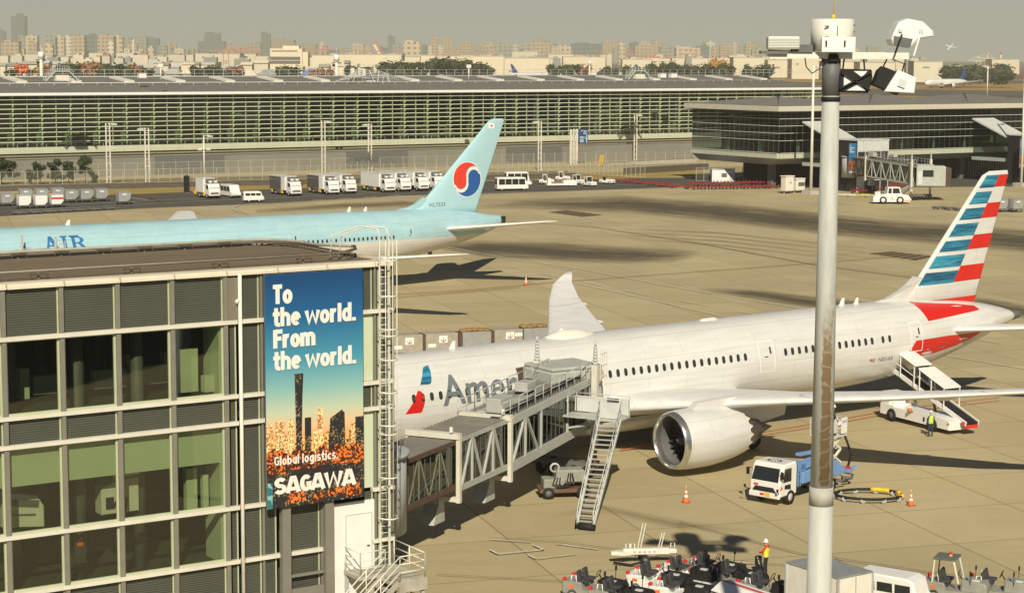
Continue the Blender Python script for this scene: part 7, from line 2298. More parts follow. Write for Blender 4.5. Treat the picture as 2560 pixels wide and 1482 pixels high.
for q in ((102, 128, 200, 505, 'floodlight mast left, rising behind the stair bridge'), (841, 136, 200, 520, 'floodlight mast left of the roof plant'), (1474, 152, 200, 900, 'slim floodlight mast between the navy tails'), (2470, 168, 222, 1300, 'low floodlight mast right of the taxiing airliner')): roof_mast(*q)
for px, lb in ((402, 'small white mast head rising from the middle left of the roof'), (1172, 'small white mast head rising right of the roof plant')):
    p = gp(px, 200, 20.2)
    t = thing('roof_mast', lb, 'mast', p, SA)
    MB().cyl((0, 0, 0), (0, 0, 2.6), .14, 8).build('pole', M_LADW, t)
    MB().box((0, 0, 2.9), (1.1, .5, .8), bev=.1).build('head', M_WHITE, t)
# pines by the fence
for px, yt, yb, lb in ((4, 397, 462, 'pine at the left picture edge'), (33, 406, 460, 'pine second from the left edge'), (79, 427, 464, 'short bushy pine between two taller pines'), (100, 410, 463, 'leaning pine left of the tall open one'), (139, 401, 462, 'tall open pine in the middle of the group'), (172, 402, 462, 'pine right of the middle one'), (214, 395, 463, 'tallest pine at the right end of the group'), (236, 436, 464, 'small shrub pine right of the tallest pine')):
    p = gp(px, yb)
    h = dp(px, yt, p.y).z
    tree(p, h * 1.05, h * .62, LF_PINE, lb, 'pines by the road fence', 1300, .12, 12, int(px) + 3, .15, .06)
# hangar doors etc. far runway sign
# ------------------------------------------------------------------ close apron gear, people
def cone(loc, label, s=1.0, rz=0):
    t = thing('traffic_cone', label, 'traffic cone', loc, rz, 'traffic cones')
    MB().box((0, 0, .025 * s), (.46 * s, .46 * s, .05 * s), bev=.02).build('base', mat('cone base', (.45, .07, .02), .6), t)
    MB().lathe([(.05 * s, .17 * s), (.40 * s, .095 * s), (.78 * s, .03 * s), (.80 * s, .0)], (0, 0, 0), 'Z', 18).build('cone_body', M_ORANGE, t)
    MB().lathe([(.30 * s, .120 * s), (.44 * s, .092 * s)], (0, 0, 0), 'Z', 18).lathe([(.54 * s, .074 * s), (.66 * s, .056 * s)], (0, 0, 0), 'Z', 18).build('reflective_band', M_WHITE, t)
    MB().cyl((0, 0, .78 * s), (0, 0, .95 * s), .018, 8).build('tip', M_CREAM, t)
cone(gp(1715, 1255), 'orange cone below the engine, right of the service stair', 1.05)
cone(gp(2277, 1263), 'orange cone on the apron right of the hose ring', 1.0, .4)
cone(gp(1315, 713), 'orange marker cone beside the shadow of sky blue airliner', 1.25)
# hydrant dispenser truck
HT = math.atan2(-3.55, -3.15)
ht = thing('hydrant_truck', 'white cab refuelling truck with blue body and raised white scissor basket', 'truck', (16.9, 113.0, 0), HT)
f = 3.55
M_CABW = mat('cab white', (.78, .78, .75), .25, var=.03, coat=.5)
MB().prism([(f - 1.75, .55), (f - .02, .5), (f + .03, .95), (f, 1.35), (f - .30, 2.28), (f - .5, 2.42), (f - 1.7, 2.45), (f - 1.8, 2.2)], -1.05, 1.05, 'Y', bev=.1).build('cab', M_CABW, ht)
MB().quad((f - .0, -.92, 1.42), (f - .0, .92, 1.42), (f - .275, .86, 2.2), (f - .275, -.86, 2.2)).build('windscreen', M_DARKWIN, ht)
side_quads(MB(), [(f - 1.15, 1.38), (f - .3, 1.38), (f - .48, 2.15), (f - 1.15, 2.15)], 1.05).build('side_window', M_DARKWIN, ht)
side_quads(MB(), [(f - 1.1, .9), (f - .45, 1.0), (f - .5, 1.22), (f - 1.1, 1.22)], 1.05).build('lower_window', M_DARKWIN, ht)
MB().prism([(-.8, .82), (.8, .82), (.62, 1.08), (-.62, 1.08)], f + .02, f + .06, 'X').build('grille', M_DARKIN, ht)
for sg in (-1, 1):
    MB().add([(f + .03, sg * .98, .9), (f + .02, sg * .72, .92), (f + .0, sg * .85, 1.2), (f - .08, sg * 1.04, 1.25)], [(0, 1, 2, 3)]).add([(f + .02, sg * 1.055, .92), (f - .3, sg * 1.065, 1.05), (f - .12, sg * 1.06, 1.25)], [(0, 1, 2)]).build('indicator', M_ORANGE, ht)
    MB().box((f + .03, sg * .7, .68), (.06, .34, .12)).build('headlight', M_LAMP, ht)
    MB().bar((f - .2, sg * 1.0, 2.05), (f - .02, sg * 1.2, 2.05), .03).box((f - .02, sg * 1.18, 1.85), (.08, .18, .4)).build('mirror', M_BLACK, ht)
    MB().tube([(f - .0, sg * 1.0, .8), (f + .35, sg * 1.12, .95)], .025, 5).box((f + .36, sg * 1.12, 1.05), (.08, .1, .16)).build('guide_mirror', M_BLACK, ht)
MB().box((f - .0, 0, .6), (.14, 2.1, .3), bev=.04).build('bumper', M_CABW, ht)
MB().box((f + .09, .25, .66), (.02, .36, .2)).build('number_plate', M_YELLOW, ht)
MB().box((f + .09, -.12, .66), (.02, .26, .12)).box((f + .07, -.55, 1.2), (.02, .3, .07)).build('sticker', M_RED, ht)
mb = MB()
for i in range(12):
    a = 2 * pi * i / 12
    mb.box((f - 1.0 + .28 * cos(a), .42 * sin(a), 2.47), (.1, .09, .012), rz=a)
mb.build('roof_mark', M_BLACK, ht)
MB().box((-.6, 0, .78), (6.0, .8, .28)).build('chassis', M_DGREY, ht)
M_HBL = mat('truck blue', (.16, .31, .60), .4, var=.12, scale=2)
mb = MB().box((-.2, 0, 1.35), (2.8, 2.1, .7), 0, bev=.04).box((1.1, 0, 2.0), (.5, 2.0, .5), 0).box((-2.4, .1, 1.2), (1.5, 2.0, .5), 0).box((.5, .75, 2.05), (1.6, .5, .35), 0, ry=.1)
for x in (1.55, 1.3): mb.bar((x, .95, .9), (x, .95, 2.3), .06)
mb.bar((1.55, .95, 1.6), (.4, .95, 1.6), .06)
mb.box((-1.1, .98, 1.9), (1.9, .2, .35)).box((-2.0, .98, 1.45), (1.1, .25, .7)).box((-.2, .6, 2.6), (2.6, .3, .16), ry=-.05)
mb.build('equipment_body', M_HBL, ht)
MB().box((-1.2, 1.09, 1.92), (.5, .02, .16)).build('notice', M_WHITE, ht)
for x in (-1.0, -1.55):
    mb = MB().box((x, 1.1, .95), (.5, .03, .48), 0)
    mb.bar((x - .2, 1.13, .75), (x + .2, 1.13, 1.15), .07, .02, 1).bar((x - .2, 1.13, 1.15), (x + .2, 1.13, .75), .07, .02, 1)
    mb.build('warning_panel', [M_ORANGE, M_WHITE], ht)
# scissor lift
BXc, BZ = -3.0, 3.15
mb = MB()
for y in (-.5, .55):
    for z0, z1 in ((1.5, 2.3), (2.3, 3.05)):
        mb.bar((-3.6, y, z0), (-2.3, y, z1), .11).bar((-2.3, y, z0), (-3.6, y, z1), .11)
for x, z in ((-3.6, 1.5), (-2.3, 1.5), (-3.6, 2.3), (-2.3, 2.3), (-3.6, 3.05), (-2.3, 3.05)): mb.bar((x, -.5, z), (x, .55, z), .09)
mb.build('scissor_lift', M_CREAM, ht)
mb = MB().box((BXc, .05, BZ), (1.6, 1.5, .08), 0)
for x in (-3.8, -2.2):
    for y in (-.7, .8): mb.bar((x, y, BZ), (x, y, BZ + 1.05), .045)
for z in (.5, 1.05): mb.tube([(-3.8, -.7, BZ + z), (-2.2, -.7, BZ + z), (-2.2, .8, BZ + z), (-3.8, .8, BZ + z)], .025, 6, closed=True)
bk = mb.build('basket', M_LGREY, ht)
MB().box((-3.5, .83, BZ + .62), (.62, .03, .95)).build('notice_board', M_WHITE, bk)
vs, fs = text2d('OKAF', .24, .006, .9)
MB().add([(-3.2 - v[0], .85, BZ + .78 + v[1]) for v in vs], fs).build('lettering', M_BLUE, bk)
MB().box((-2.55, .6, BZ + .6), (.5, .5, .7), bev=.05).build('meter_box', M_LGREY, bk)
mb = MB().lathe([(-.1, .28), (.1, .28)], (-3.75, .2, BZ + .7), 'Y', 14)
mb.box((-2.3, -.3, BZ + .9), (.3, .4, .4))
mb.build('hose_reel', M_CREAM, bk)
MB().tube([(-3.9, .6, BZ + .0), (-4.25, .7, 2.4), (-4.5, .75, 1.8), (-4.2, .7, 1.1)], .07, 8).tube([(-2.3, .6, BZ + .3), (-2.1, .7, BZ + 1.2), (-2.25, .5, BZ + 1.9)], .05, 8).build('hose', M_BLACK, ht)
mb = MB().box((-4.1, 0, .95), (.6, 2.0, .2)).bar((-4.2, .6, .9), (-4.9, .9, 1.1), .14).bar((-4.2, .2, .8), (-4.8, .5, .6), .14).bar((-4.2, -.4, .9), (-4.8, -.5, 1.0), .12)
mb.build('rear_frame', M_HBL, ht)
MB().box((-4.15, .75, .95), (.15, .35, .45)).build('tail_light', M_RED, ht)
MB().tube([(-3.6, .9, .6), (-4.2, 1.0, .5), (-4.6, .8, .6)], .09, 8).tube([(-2.6, 1.0, .6), (-3.4, 1.05, .45)], .08, 8).build('pipe', M_DGREY, ht)
wheels(ht, [f - 1.1, -1.95], .92, .44, .3, M_LGREY)
# hose ring on its trolley wheels, lying on the apron
hr = thing('hose_ring', 'black refuelling hose lying in a ring with yellow joints behind the truck', 'hose', (20.9, 112.0, 0))
pts = [(2.0 * cos(a) * (1.0 if cos(a) < 0 else .95), 1.35 * sin(a), .28) for a in [2 * pi * i / 40 for i in range(40)]]
MB().tube(pts, .085, 8, closed=True).build('hose', M_BLACK, hr)
for i0, i1 in ((37, 40), (5, 9), (1, 3)): MB().tube([pts[j % 40] for j in range(i0, i1 + 1)], .12, 8).build('yellow_joint', M_YELLOW, hr)
for i in range(0, 40, 4): MB().lathe([(-.05, .02), (-.06, .16), (.06, .16), (.05, .02)], (pts[i][0], pts[i][1], .16), 'Y', 10).build('trolley_wheel', M_GREY, hr)
MB().tube([(-1.95, .1, .28), (-2.2, .4, .5), (-2.4, .9, .9)], .085, 8).build('feed_hose', M_BLACK, hr)
# belt loader
BLh = math.atan2(-6.6, 3.6)
bl = thing('belt_loader', 'white belt loader with roofed conveyor rising to the rear hold of the striped tail airliner', 'belt loader', (28.85, 135.0, 0), BLh)
mb = MB().prism([(-3.7, .4), (3.7, .35), (3.7, 1.0), (2.5, 1.1), (-2.2, 1.05), (-2.3, 1.15), (-3.7, 1.15)], -.95, .95, 'Y', bev=.07)
mb.build('body', M_WHITE, bl)
MB().box((-3.15, -.15, 1.55), (1.0, 1.5, .9), 0, bev=.08).box((-2.6, -.4, 1.2), (.5, .7, .3), 0).build('cab', M_WHITE, bl)
MB().bar((-2.55, -.3, 1.5), (-2.35, -.3, 1.9), .04).lathe([(-.02, .2), (.02, .2)], (-2.3, -.3, 1.95), 'Z', 14).build('steering_wheel', M_BLACK, bl)
MB().box((1.1, -.97, .72), (.14, .03, .3)).box((1.5, -.97, .72), (.1, .03, .3)).build('vent', M_BLACK, bl)
MB().box((3.6, -.97, .8), (.2, .03, .12)).build('marker_light', M_ORANGE, bl)
A_, B_ = Vector((4.3, .55, .8)), Vector((-4.0, .55, 3.6))
mb = MB().bar(A_, B_, 1.0, .16)
cv = mb.build('conveyor', M_BLACK, bl)
MB().bar(A_ + Vector((0, -.56, .02)), B_ + Vector((0, -.56, .02)), .10, .30).bar(A_ + Vector((0, .56, .02)), B_ + Vector((0, .56, .02)), .10, .30).build('side_rail', M_WHITE, cv)
def at(t, y, up): return A_.lerp(B_, t) + Vector((0, y, up))
mb = MB()
mb.add([at(.62, -.75, 1.55), at(1.0, -.75, 1.55), at(1.0, .75, 1.55), at(.62, .75, 1.55), at(.62, -.7, 1.65), at(1.0, -.7, 1.65), at(1.0, .7, 1.65), at(.62, .7, 1.65)], [(3, 2, 1, 0), (4, 5, 6, 7), (0, 1, 5, 4), (1, 2, 6, 5), (2, 3, 7, 6), (3, 0, 4, 7)])
mb.add([at(.25, -.75, 1.45), at(.58, -.75, 1.5), at(.58, .75, 1.5), at(.25, .75, 1.45), at(.25, -.7, 1.55), at(.58, -.7, 1.6), at(.58, .7, 1.6), at(.25, .7, 1.55)], [(3, 2, 1, 0), (4, 5, 6, 7), (0, 1, 5, 4), (1, 2, 6, 5), (2, 3, 7, 6), (3, 0, 4, 7)])
mb.build('canopy', M_WHITE, cv)
mb = MB()
for t_ in (.26, .42, .57, .64, .82, .99):
    for y in (-.7, .7): mb.bar(at(t_, y, 0), at(t_, y, 1.5), .06)
mb.bar(at(.62, -.7, .75), at(1, -.7, .75), .05)
mb.build('canopy_post', M_WHITE, cv)
MB().bar((-1.5, .5, 1.0), at(.75, 0, -.1), .14).bar((.6, .5, 1.0), at(.5, 0, -.1), .14).build('lift_arm', M_DGREY, bl)
MB().box((4.15, .55, .62), (.3, 1.0, .25)).box((4.1, -.05, .85), (.3, .1, .2)).build('red_end', M_RED, bl)
wheels(bl, [2.0, -2.35], .9, .46, .3, M_DGREY)
cone(Vector((28.45, 134.55, 1.06)) + Vector((-.65, .2, 0)), 'orange cone standing on the belt loader deck', .85)
# grey power cart under the bridge
pc = thing('power_cart', 'grey ground power cart with cables under the boarding bridge by the stair', 'cart', (3.05, 112.4, 0), .15)
MB().box((0, 0, .48), (3.0, 1.5, .2)).build('chassis', mat('rusty brown frame', (.14, .08, .05), .7), pc)
MB().box((.35, .1, 1.25), (1.7, 1.1, .75), bev=.08).box((-.6, 0, .85), (1.3, 1.1, .55), bev=.05).build('body', mat('dusty grey cart', (.30, .30, .26), .6, var=.2), pc)
mb = MB()
for k in range(3): mb.tube([(-.6 + k * .15, -.64, 1.25), (-.75 + k * .2, -.72, .9), (-.3 + k * .1, -.7, .65), (.1 + k * .2, -.68, 1.0), (.2 + .1 * k, -.64, 1.5)], .04, 6)
mb.build('cable', M_BLACK, pc)
MB().lathe([(-.06, .2), (-.06, .3), (.06, .3), (.06, .2)], (-.55, -.2, 1.75), 'Y', 14).build('reel', M_GREY, pc)
wheels(pc, [-1.0, 1.0], .72, .34, .22, M_DGREY)
# ------------------------------------------------------------------ people
def person(loc, rz, label, pants, top, vest=None, hat=None, pose=None, extra=None):
    t = thing('person', label, 'person', loc, rz)
    p = dict(hl=(0, .10, .92), hr=(0, -.10, .92), kl=(.04, .12, .50), kr=(.02, -.11, .50), al=(-.02, .13, .09), ar=(-.03, -.12, .09), tl=(.16, .15, .045), tr=(.15, -.14, .045),
             sl=(-.01, .19, 1.42), sr=(-.01, -.19, 1.42), el=(-.02, .27, 1.14), er=(-.02, -.27, 1.14), wl=(.12, .25, .92), wr=(.12, -.25, .92))
    p.update(pose or {})
    # one continuous skinned body
    V, E, Rr = [], [], []
    def v(co, r):
        V.append(co); Rr.append(r)
        return len(V) - 1
    pel = v((0, 0, .97), (.15, .12))
    wst = v((0, 0, 1.12), (.14, .11))
    chs = v((.01, 0, 1.32), (.165, .12))
    nb = v((0, 0, 1.46), (.07, .065))
    nk = v((.01, 0, 1.54), (.055, .055))
    hd = v((.025, 0, 1.63), (.085, .10))
    ht_ = v((.02, 0, 1.72), (.075, .085))
    E += [(pel, wst), (wst, chs), (chs, nb), (nb, nk), (nk, hd), (hd, ht_)]
    for s_ in 'lr':
        a = v(p['h' + s_], (.095, .10)); k = v(p['k' + s_], (.062, .066)); n = v(p['a' + s_], (.042, .048)); q = v(p['t' + s_], (.04, .03))
        E.extend([(pel, a), (a, k), (k, n), (n, q)])
        a = v(p['s' + s_], (.062, .066)); k = v(p['e' + s_], (.047, .047)); wv_ = v(p['w' + s_], (.03, .035))
        E.extend([(chs, a), (a, k), (k, wv_)])
        d_ = (Vector(p['w' + s_]) - Vector(p['e' + s_])).normalized()
        pal = v(tuple(Vector(p['w' + s_]) + d_ * .085), (.038, .018))
        E.append((wv_, pal))
        sd = Vector((0, 1 if s_ == 'l' else -1, 0)).cross(d_).normalized()
        for i in range(4):
            o = Vector(V[pal]) + sd * (-.027 + .018 * i)
            f1 = v(tuple(o + d_ * (.035 + .006 * (i in (1, 2)))), (.009, .009)); f2 = v(tuple(o + d_ * (.06 + .012 * (i in (1, 2))) + Vector((.012, 0, -.01))), (.008, .008))
            E.extend([(pal, f1), (f1, f2)])
        th = v(tuple(Vector(p['w' + s_]) + d_ * .05 + sd * .05), (.010, .010))
        E.append((wv_, th))
    me = bpy.data.meshes.new('body')
    me.from_pydata(V, E, [])
    o = bpy.data.objects.new('body', me)
    COL.objects.link(o)
    o.parent = t
    sk = o.modifiers.new('skin', 'SKIN')
    for i, r in enumerate(Rr): me.skin_vertices[0].data[i].radius = r
    me.skin_vertices[0].data[0].use_root = True
    sk.use_smooth_shade = True
    o.modifiers.new('sub', 'SUBSURF').levels = 1
    o.modifiers['sub'].render_levels = 1
    m = bpy.data.materials.new('figure')
    m.use_nodes = True
    N, L = nodes_of(m)
    tc = N.new('ShaderNodeTexCoord')
    sx = N.new('ShaderNodeSeparateXYZ')
    L.new(tc.outputs['Object'], sx.inputs[0])
    cr = N.new('ShaderNodeValToRGB')
    cr.color_ramp.interpolation = 'CONSTANT'
    mr_ = N.new('ShaderNodeMapRange')
    mr_.inputs[2].default_value = 2
    L.new(sx.outputs[2], mr_.inputs[0])
    L.new(mr_.outputs[0], cr.inputs[0])
    e = cr.color_ramp.elements
    e[0].position, e[0].color = 0, (.02, .02, .02, 1)
    e[1].position, e[1].color = .06, (*pants, 1)
    for ps, c in ((.5, top), (.765, (.55, .34, .24))):
        q = e.new(ps)
        q.color = (*c, 1)
    L.new(cr.outputs[0], N['Principled BSDF'].inputs['Base Color'])
    N['Principled BSDF'].inputs['Roughness'].default_value = .8
    me.materials.append(m)
    if vest:
        MB().lathe([(.93, .165), (1.0, .172), (1.12, .165), (1.32, .19), (1.42, .165), (1.49, .09)], (.005, 0, 0), 'Z', 20).build('vest', vest, o)
        vm = [c for c in o.children if c.name.startswith('vest')][0]
        for vv in vm.data.vertices: vv.co.x *= .82; vv.co.y *= 1.05
        MB().lathe([(1.0, .177), (1.05, .176)], (.005, 0, 0), 'Z', 20).build('reflective_band', M_LGREY, o)
    if hat:
        mb = MB().lathe([(1.68, .125), (1.70, .118), (1.76, .112), (1.81, .085), (1.845, .03), (1.85, .0)], (.02, 0, 0), 'Z', 20)
        mb.lathe([(1.675, .15), (1.69, .12)], (.035, 0, 0), 'Z', 20)
        mb.build('helmet', hat, o)
    else: MB().ball((-.01, 0, 1.70), (.105, .092, .10), 14).build('hair', M_BLACK, o)
    # face: nose, ears, eyes, mouth
    mb = MB().ball((.125, 0, 1.64), (.018, .012, .02), 8).ball((.03, .09, 1.64), (.015, .01, .028), 8).ball((.03, -.09, 1.64), (.015, .01, .028), 8)
    mb.build('face', mat('skin', (.55, .34, .24), .6), o)
    MB().ball((.105, .032, 1.665), (.012, .014, .008), 8).ball((.105, -.032, 1.665), (.012, .014, .008), 8).box((.112, 0, 1.595), (.01, .045, .008)).build('eyes_and_mouth', M_BLACK, o)
    return t
M_VEST = mat('yellow vest', (.85, .80, .03), .6, var=.08)
M_VESTG = mat('lime vest', (.55, .75, .08), .6, var=.08)
w1 = person(gp(1914, 1436), R(155), 'person in yellow vest, red sleeves and white helmet, holding a black bag', (.018, .018, .022), (.62, .03, .015), M_VEST, M_WHITE, dict(el=(.12, .26, 1.16), wl=(.27, .08, 1.14), er=(.1, -.27, 1.15), wr=(.26, -.06, 1.12), ar=(-.02, -.11, .09)))
MB().lathe([(1.40, .13), (1.47, .15), (1.50, .11)], (-.03, 0, 0), 'Z', 14).build('hood', mat('red cloth', (.62, .03, .015), .8), [c for c in w1.children][0])
bg = thing('bag', 'black shoulder bag held beside the person in the yellow vest', 'bag', gp(1906, 1430) + Vector((-.22, -.05, .62)), .2)
MB().box((0, 0, 0), (.34, .2, .52), bev=.06).build('body', M_BLACK, bg)
MB().tube([(-.1, -.11, .2), (.0, -.13, -.1), (.06, -.11, -.2)], .02, 6).build('strap', M_LGREY, bg)
Mh = Matrix.Translation(Vector(ht.location)) @ Matrix.Rotation(HT, 4, 'Z')
person(Mh @ Vector((BXc - .1, .3, BZ + .04)), HT + 2.6, 'person in dark striped jacket and white helmet on the raised basket', (.02, .022, .03), (.03, .035, .05), None, M_WHITE, dict(el=(.1, .27, 1.2), wl=(.3, .2, 1.3)))
w3 = person(gp(2335, 1088) + Vector((-.35, -.5, 0)), 2.0, 'person in a lime reflective vest standing at the near side of the belt loader', (.03, .035, .06), (.03, .04, .07), M_VESTG, M_LGREY)
# ------------------------------------------------------------------ parked towbar trailer and open tow tractors at the bottom
tb = thing('towbar_trailer', 'white towbar trailer with upright white rods, near the dark floodlight shadow', 'towbar', gp(1600, 1407), .10)
mb = MB().box((.3, 0, .62), (2.4, .35, .32), 0, bev=.05).prism([(-1.2, -.15), (-.9, -.3), (-.5, -.18), (-.5, .18), (-.9, .3), (-1.5, .12), (-1.5, -.12)], .48, .66, 'Z').box((1.65, 0, .6), (.5, .3, .28), bev=.08)
for i in range(5): mb.box((-.3 + i * .25, -.19, .64), (.12, .02, .08), 1)
mb.build('frame', [M_CREAM, M_GREY], tb)
for x, h in ((-.15, 2.0), (.0, 2.0), (.92, 1.5), (1.05, 1.5)): MB().bar((x, .2, .5), (x + .16 * h, .3, h), .035).build('rod', M_WHITE, tb)
for x in (-.75, -.5, 1.55): MB().tube([(x, -.1, .7), (x, -.1, 1.05), (x + .2, -.1, 1.05), (x + .2, -.1, .7)], .025, 6).build('handle', M_WHITE, tb)
wheels(tb, [.2], .4, .24, .14, M_DGREY)
MB().tube([(-1.4, -.3, .15), (-.6, -.75, .12), (.1, -.8, .3)], .06, 8).build('black_drawbar', M_BLACK, tb)
def open_tractor(loc, rz, label, col, hood=M_BLACK, canopy=False, group='open tow tractors parked at the bottom'):
    t = thing('open_tractor', label, 'tow tractor', loc, rz, group)
    MB().prism([(-1.5, .35), (1.5, .35), (1.5, .62), (-.45, .62), (-.5, .95), (-1.5, .92)], -.62, .62, 'Y', bev=.05).build('body', col, t)
    MB().prism([(.25, .6), (1.5, .6), (1.52, .9), (1.4, 1.08), (.3, 1.15)], -.5, .5, 'Y', bev=.06).build('hood', hood, t)
    MB().box((.95, -.2, 1.14), (.35, .2, .06)).build('hood_label', M_LGREY, t)
    for y in (-.3, .3):
        s_ = MB().box((-.45, y, .98), (.45, .46, .14), 0, bev=.05)
        s_.box((-.72, y, 1.22), (.13, .44, .5), 0, ry=-.2, bev=.05)
        s_.build('seat', mat('seat vinyl', (.05, .052, .055), .5, var=.2), t)
    st_ = MB().bar((.2, .28, .95), (.02, .28, 1.25), .045)
    st_.tube([(.0 + .07 * cos(a), .28 + .19 * sin(a), 1.27 + .17 * cos(a)) for a in [2 * pi * i / 16 for i in range(16)]], .018, 6, closed=True)
    st_.build('steering_wheel', M_BLACK, t)
    for sg in (-1, 1):
        MB().box((-1.42, sg * .5, 1.0), (.16, .22, .16), bev=.03).build('tail_light', M_RED, t)
        MB().box((-1.0, sg * .62, .72), (.25, .04, .14)).build('reflector', M_ORANGE, t)
        MB().tube([(-1.05, sg * .56, .92), (-1.0, sg * .56, 1.25), (-.78, sg * .56, 1.25), (-.74, sg * .56, .92)], .028, 6).build('grab_handle', M_WHITE if not canopy else M_STEEL, t)
        MB().bar((.75, sg * .55, 1.0), (.75, sg * .6, 1.5), .025).box((.75, sg * .6, 1.55), (.06, .12, .2)).build('mirror', M_BLACK, t)
    MB().bar((-1.5, 0, .5), (-1.75, 0, .5), .12).build('hitch', M_DGREY, t)
    if canopy:
        mb = MB()
        for y in (-.56, .56): mb.bar((.2, y, 1.0), (-.05, y, 2.05), .07).bar((-1.05, y, .9), (-.95, y, 2.05), .06)
        mb.build('canopy_post', M_LADW, t)
        MB().box((-.5, 0, 2.08), (1.1, 1.3, .07), bev=.03).build('canopy', M_DGREY, t)
        MB().quad((.18, -.5, 1.15), (.18, .5, 1.15), (-.03, .5, 1.98), (-.03, -.5, 1.98)).build('windscreen', glass('tractor glass', (.75, .78, .72), .06), t)
        MB().cyl((-.35, .05, 2.1), (-.35, .05, 2.2), .09, 12, 0).cyl((-.35, .05, 2.2), (-.35, .05, 2.32), .075, 12, 1).build('beacon', [M_YELLOW, M_RED], t)
    wheels(t, [-.95, .95], .52, .3, .2, M_LGREY)
    return t
M_TRG = mat('worn grey green body', (.30, .30, .26), .5, var=.2)
h0 = -.50
for px, py, hd, lb, col, hood, c in ((1490, 1462, 0, 'grey open tow tractor, leftmost of the bottom row', M_TRG, M_BLACK, False), (1556, 1485, 0, 'grey open tow tractor, second from the left, cut by the picture edge', M_TRG, M_BLACK, False),
      (1648, 1446, 0, 'white open tow tractor just below the white towbar trailer', M_WHITE, M_BLACK, False), (1706, 1475, 0, 'white open tow tractor nearest the bottom edge in the middle', M_WHITE, M_BLACK, False), (1722, 1432, -.1, 'white bodied tow tractor in the shade of floodlight shadow', M_WHITE, M_BLACK, False),
      (1788, 1420, -.1, 'grey open tow tractor lying farthest back in the right row', M_TRG, M_BLACK, False), (1842, 1442, -.1, 'grey open tow tractor in the middle of the right row', M_TRG, M_BLACK, False), (1925, 1470, -.1, 'grey open tow tractor beside the grey roofed box', M_TRG, M_BLACK, False),
      (2392, 1462, .05, 'grey tow tractor with roof canopy and orange beacon', M_TRG, M_TRG, True), (2500, 1464, .05, 'grey open tow tractor with black seats at the right edge', M_TRG, M_TRG, False)):
    open_tractor((*gp(px, py, .75).to_2d(), 0), h0 + hd, lb, col, hood, c)
# covered cart, grey roofed box, van
ct = thing('covered_cart', 'white covered cart with a red stripe across its sloping roof', 'cart', (11.0, 86.4, 0), math.atan2(-2.55, 1.8))
MB().prism([(-.85, .5), (.85, .5), (.85, 1.3), (.3, 1.62), (-.3, 1.62), (-.85, 1.3)], -2.0, 2.2, 'X', bev=.04).build('cover', M_WHITE, ct)
MB().add([(-2.0, .05, 1.635), (2.2, .05, 1.635), (2.2, -.15, 1.635), (-2.0, -.15, 1.635)], [(0, 1, 2, 3)]).build('red_stripe', M_RED, ct)
MB().bar((-2.02, -.86, 1.25), (2.2, -.86, 1.25), .05).build('rail', M_BLACK, ct)
wheels(ct, [-1.4, 1.4], .7, .25, .15)
bx_ = thing('box_trailer', 'white box with a flat grey roof at the foot of the tall mast', 'trailer', (14.45, 86.85, 0), math.atan2(-2.8, 1.94))
MB().box((0, 0, 1.5), (3.4, 2.1, 2.1), bev=.03).build('box_body', M_CREAM, bx_)
MB().box((0, 0, 2.58), (3.46, 2.16, .08), bev=.02).build('roof', mat('grey blue roof sheet', (.25, .27, .27), .5, var=.2), bx_)
mb = MB()
for x in (-1.7, 1.7):
    for y in (-1.05, 1.05): mb.bar((x, y, .45), (x, y, 2.55), .1)
mb.bar((1.72, 0, .5), (1.72, 0, 2.5), .05)
mb.build('corner_post', M_GREY, bx_)
wheels(bx_, [-.9, .9], .9, .3, .2)
vn = van(gp(2235, 1462, 1.3).to_2d().to_3d(), -.62, 'white microvan with dark windows beside the grey roofed box', 3.4, 1.5, 1.9, .45)
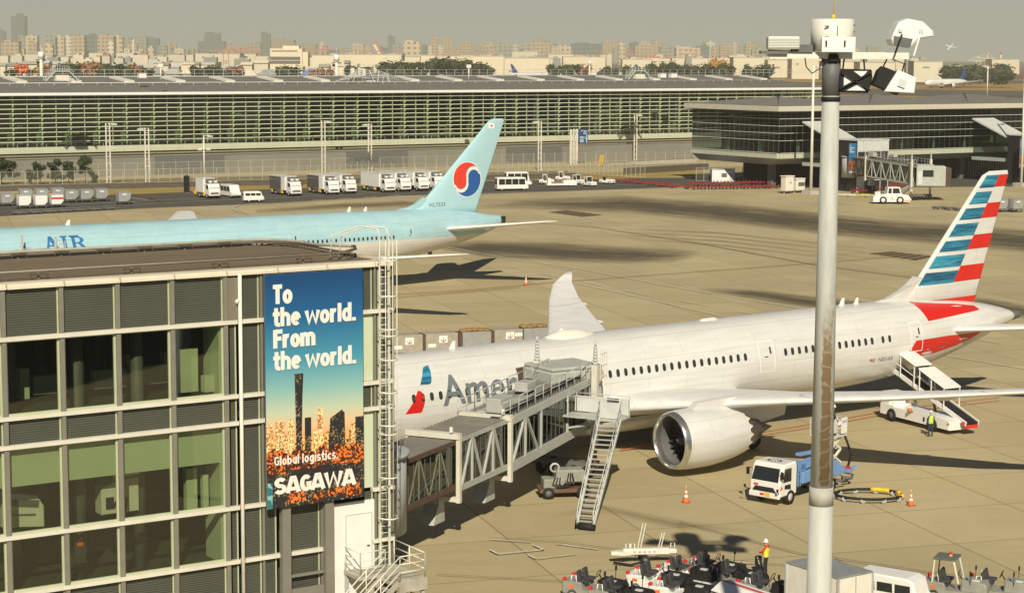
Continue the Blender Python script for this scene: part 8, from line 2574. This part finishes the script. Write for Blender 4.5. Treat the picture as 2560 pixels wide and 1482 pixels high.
# containers waiting beyond the striped tail airliner
M_TAN = mat('tan container skin', (.36, .33, .27), .6, var=.15)
for px, py, w_, lb, tarp in ((1014, 893, 2.6, 'tan cargo container with a white crest panel, leftmost beyond the striped tail airliner', 0), (1098, 888, 2.9, 'tan cargo container with a white crest panel, second from the left', 0), (1185, 884, 2.6, 'grey cargo container topped with brown sacking', 1), (1264, 878, 2.6, 'tan cargo container with two white panels', 0), (1334, 874, 2.4, 'grey container half behind the far white wing', 1)):
    t = thing('cargo_box', lb, 'cargo container', gp(px, py), .36, 'cargo containers beyond the striped tail airliner')
    MB().box((0, 0, 1.25), (w_, 1.6, 1.5), bev=.04).build('shell', M_TAN if not tarp else M_ULDG, t)
    MB().box((-w_ / 2 - .2, 0, 1.2), (.3, 1.5, 1.5)).build('dark_end', M_CANV, t)
    if not tarp:
        mb = MB().box((.1, -.82, 1.5), (.75, .03, .6), 0)
        mb.tube([(.1 + .2 * cos(a), -.85, 1.5 + .2 * sin(a)) for a in [pi * (1 + i / 10) for i in range(11)]], .03, 6, 1).tube([(.1, -.85, 1.35), (.12, -.85, 1.62)], .03, 6, 1)
        mb.build('crest_panel', [M_WHITE, M_DGREY], t)
        MB().box((.9 if px > 1200 else -.9, -.82, 1.55 if px > 1200 else 1.0), (.7, .03, .3)).build('notice', M_WHITE, t)
    else:
        rs = random.Random(px)
        mb = MB()
        for i in range(5): mb.ball((-w_ / 2 + w_ * (i + .5) / 5, rs.uniform(-.2, .2), 2.05 + rs.uniform(0, .08)), (w_ / 7, .6, .18), 10)
        mb.build('sacking', mat('brown sacking', (.30, .18, .06), .9, var=.3), t)
    MB().box((0, 0, .4), (w_ + .2, 1.7, .12)).build('dolly_frame', M_DGREY, t)
    wheels(t, [-w_ * .3, w_ * .3], .7, .18, .1)
# small airliner in the far sky
fa = thing('distant_aircraft', 'tiny pale aircraft climbing far away above the field at the right', 'aircraft', dp(2376, 118, 4500), .9)
fa.rotation_euler = (.25, -.5, .9)
MB().lathe([(-17, .1), (-14, 1.7), (8, 1.8), (19, .3)], (0, 0, 0), 'X', 12).build('fuselage', M_WHITE, fa)
foil([(-4, 0, 0, 6, .1), (5, 17, 1, 1.6, .1)]).build('wing', M_WHITE, fa)
foil([(-4, 0, 0, 6, .1), (5, -17, 1, 1.6, .1)]).build('wing', M_WHITE, fa)
foil([(12, 0, 0, 5, .1), (18, 7, 0, 2, .1)], 'y').build('tail_fin', M_WHITE, fa)
# ------------------------------------------------------------------ air
hz = MB().box((0, 5850, 149), (14400, 12200, 302)).build('haze', None)
hm = bpy.data.materials.new('haze')
hm.use_nodes = True
N_, L_ = nodes_of(hm)
N_.remove(N_['Principled BSDF'])
pv = N_.new('ShaderNodeVolumePrincipled')
pv.inputs['Color'].default_value = (.95, .90, .69, 1)
pv.inputs['Density'].default_value = .00014
pv.inputs['Anisotropy'].default_value = 0
L_.new(pv.outputs[0], N_['Material Output'].inputs['Volume'])
hz.data.materials[0] = hm
tag(hz, kind='stuff')
hz['label'] = 'warm grey haze over the airport and the far city'
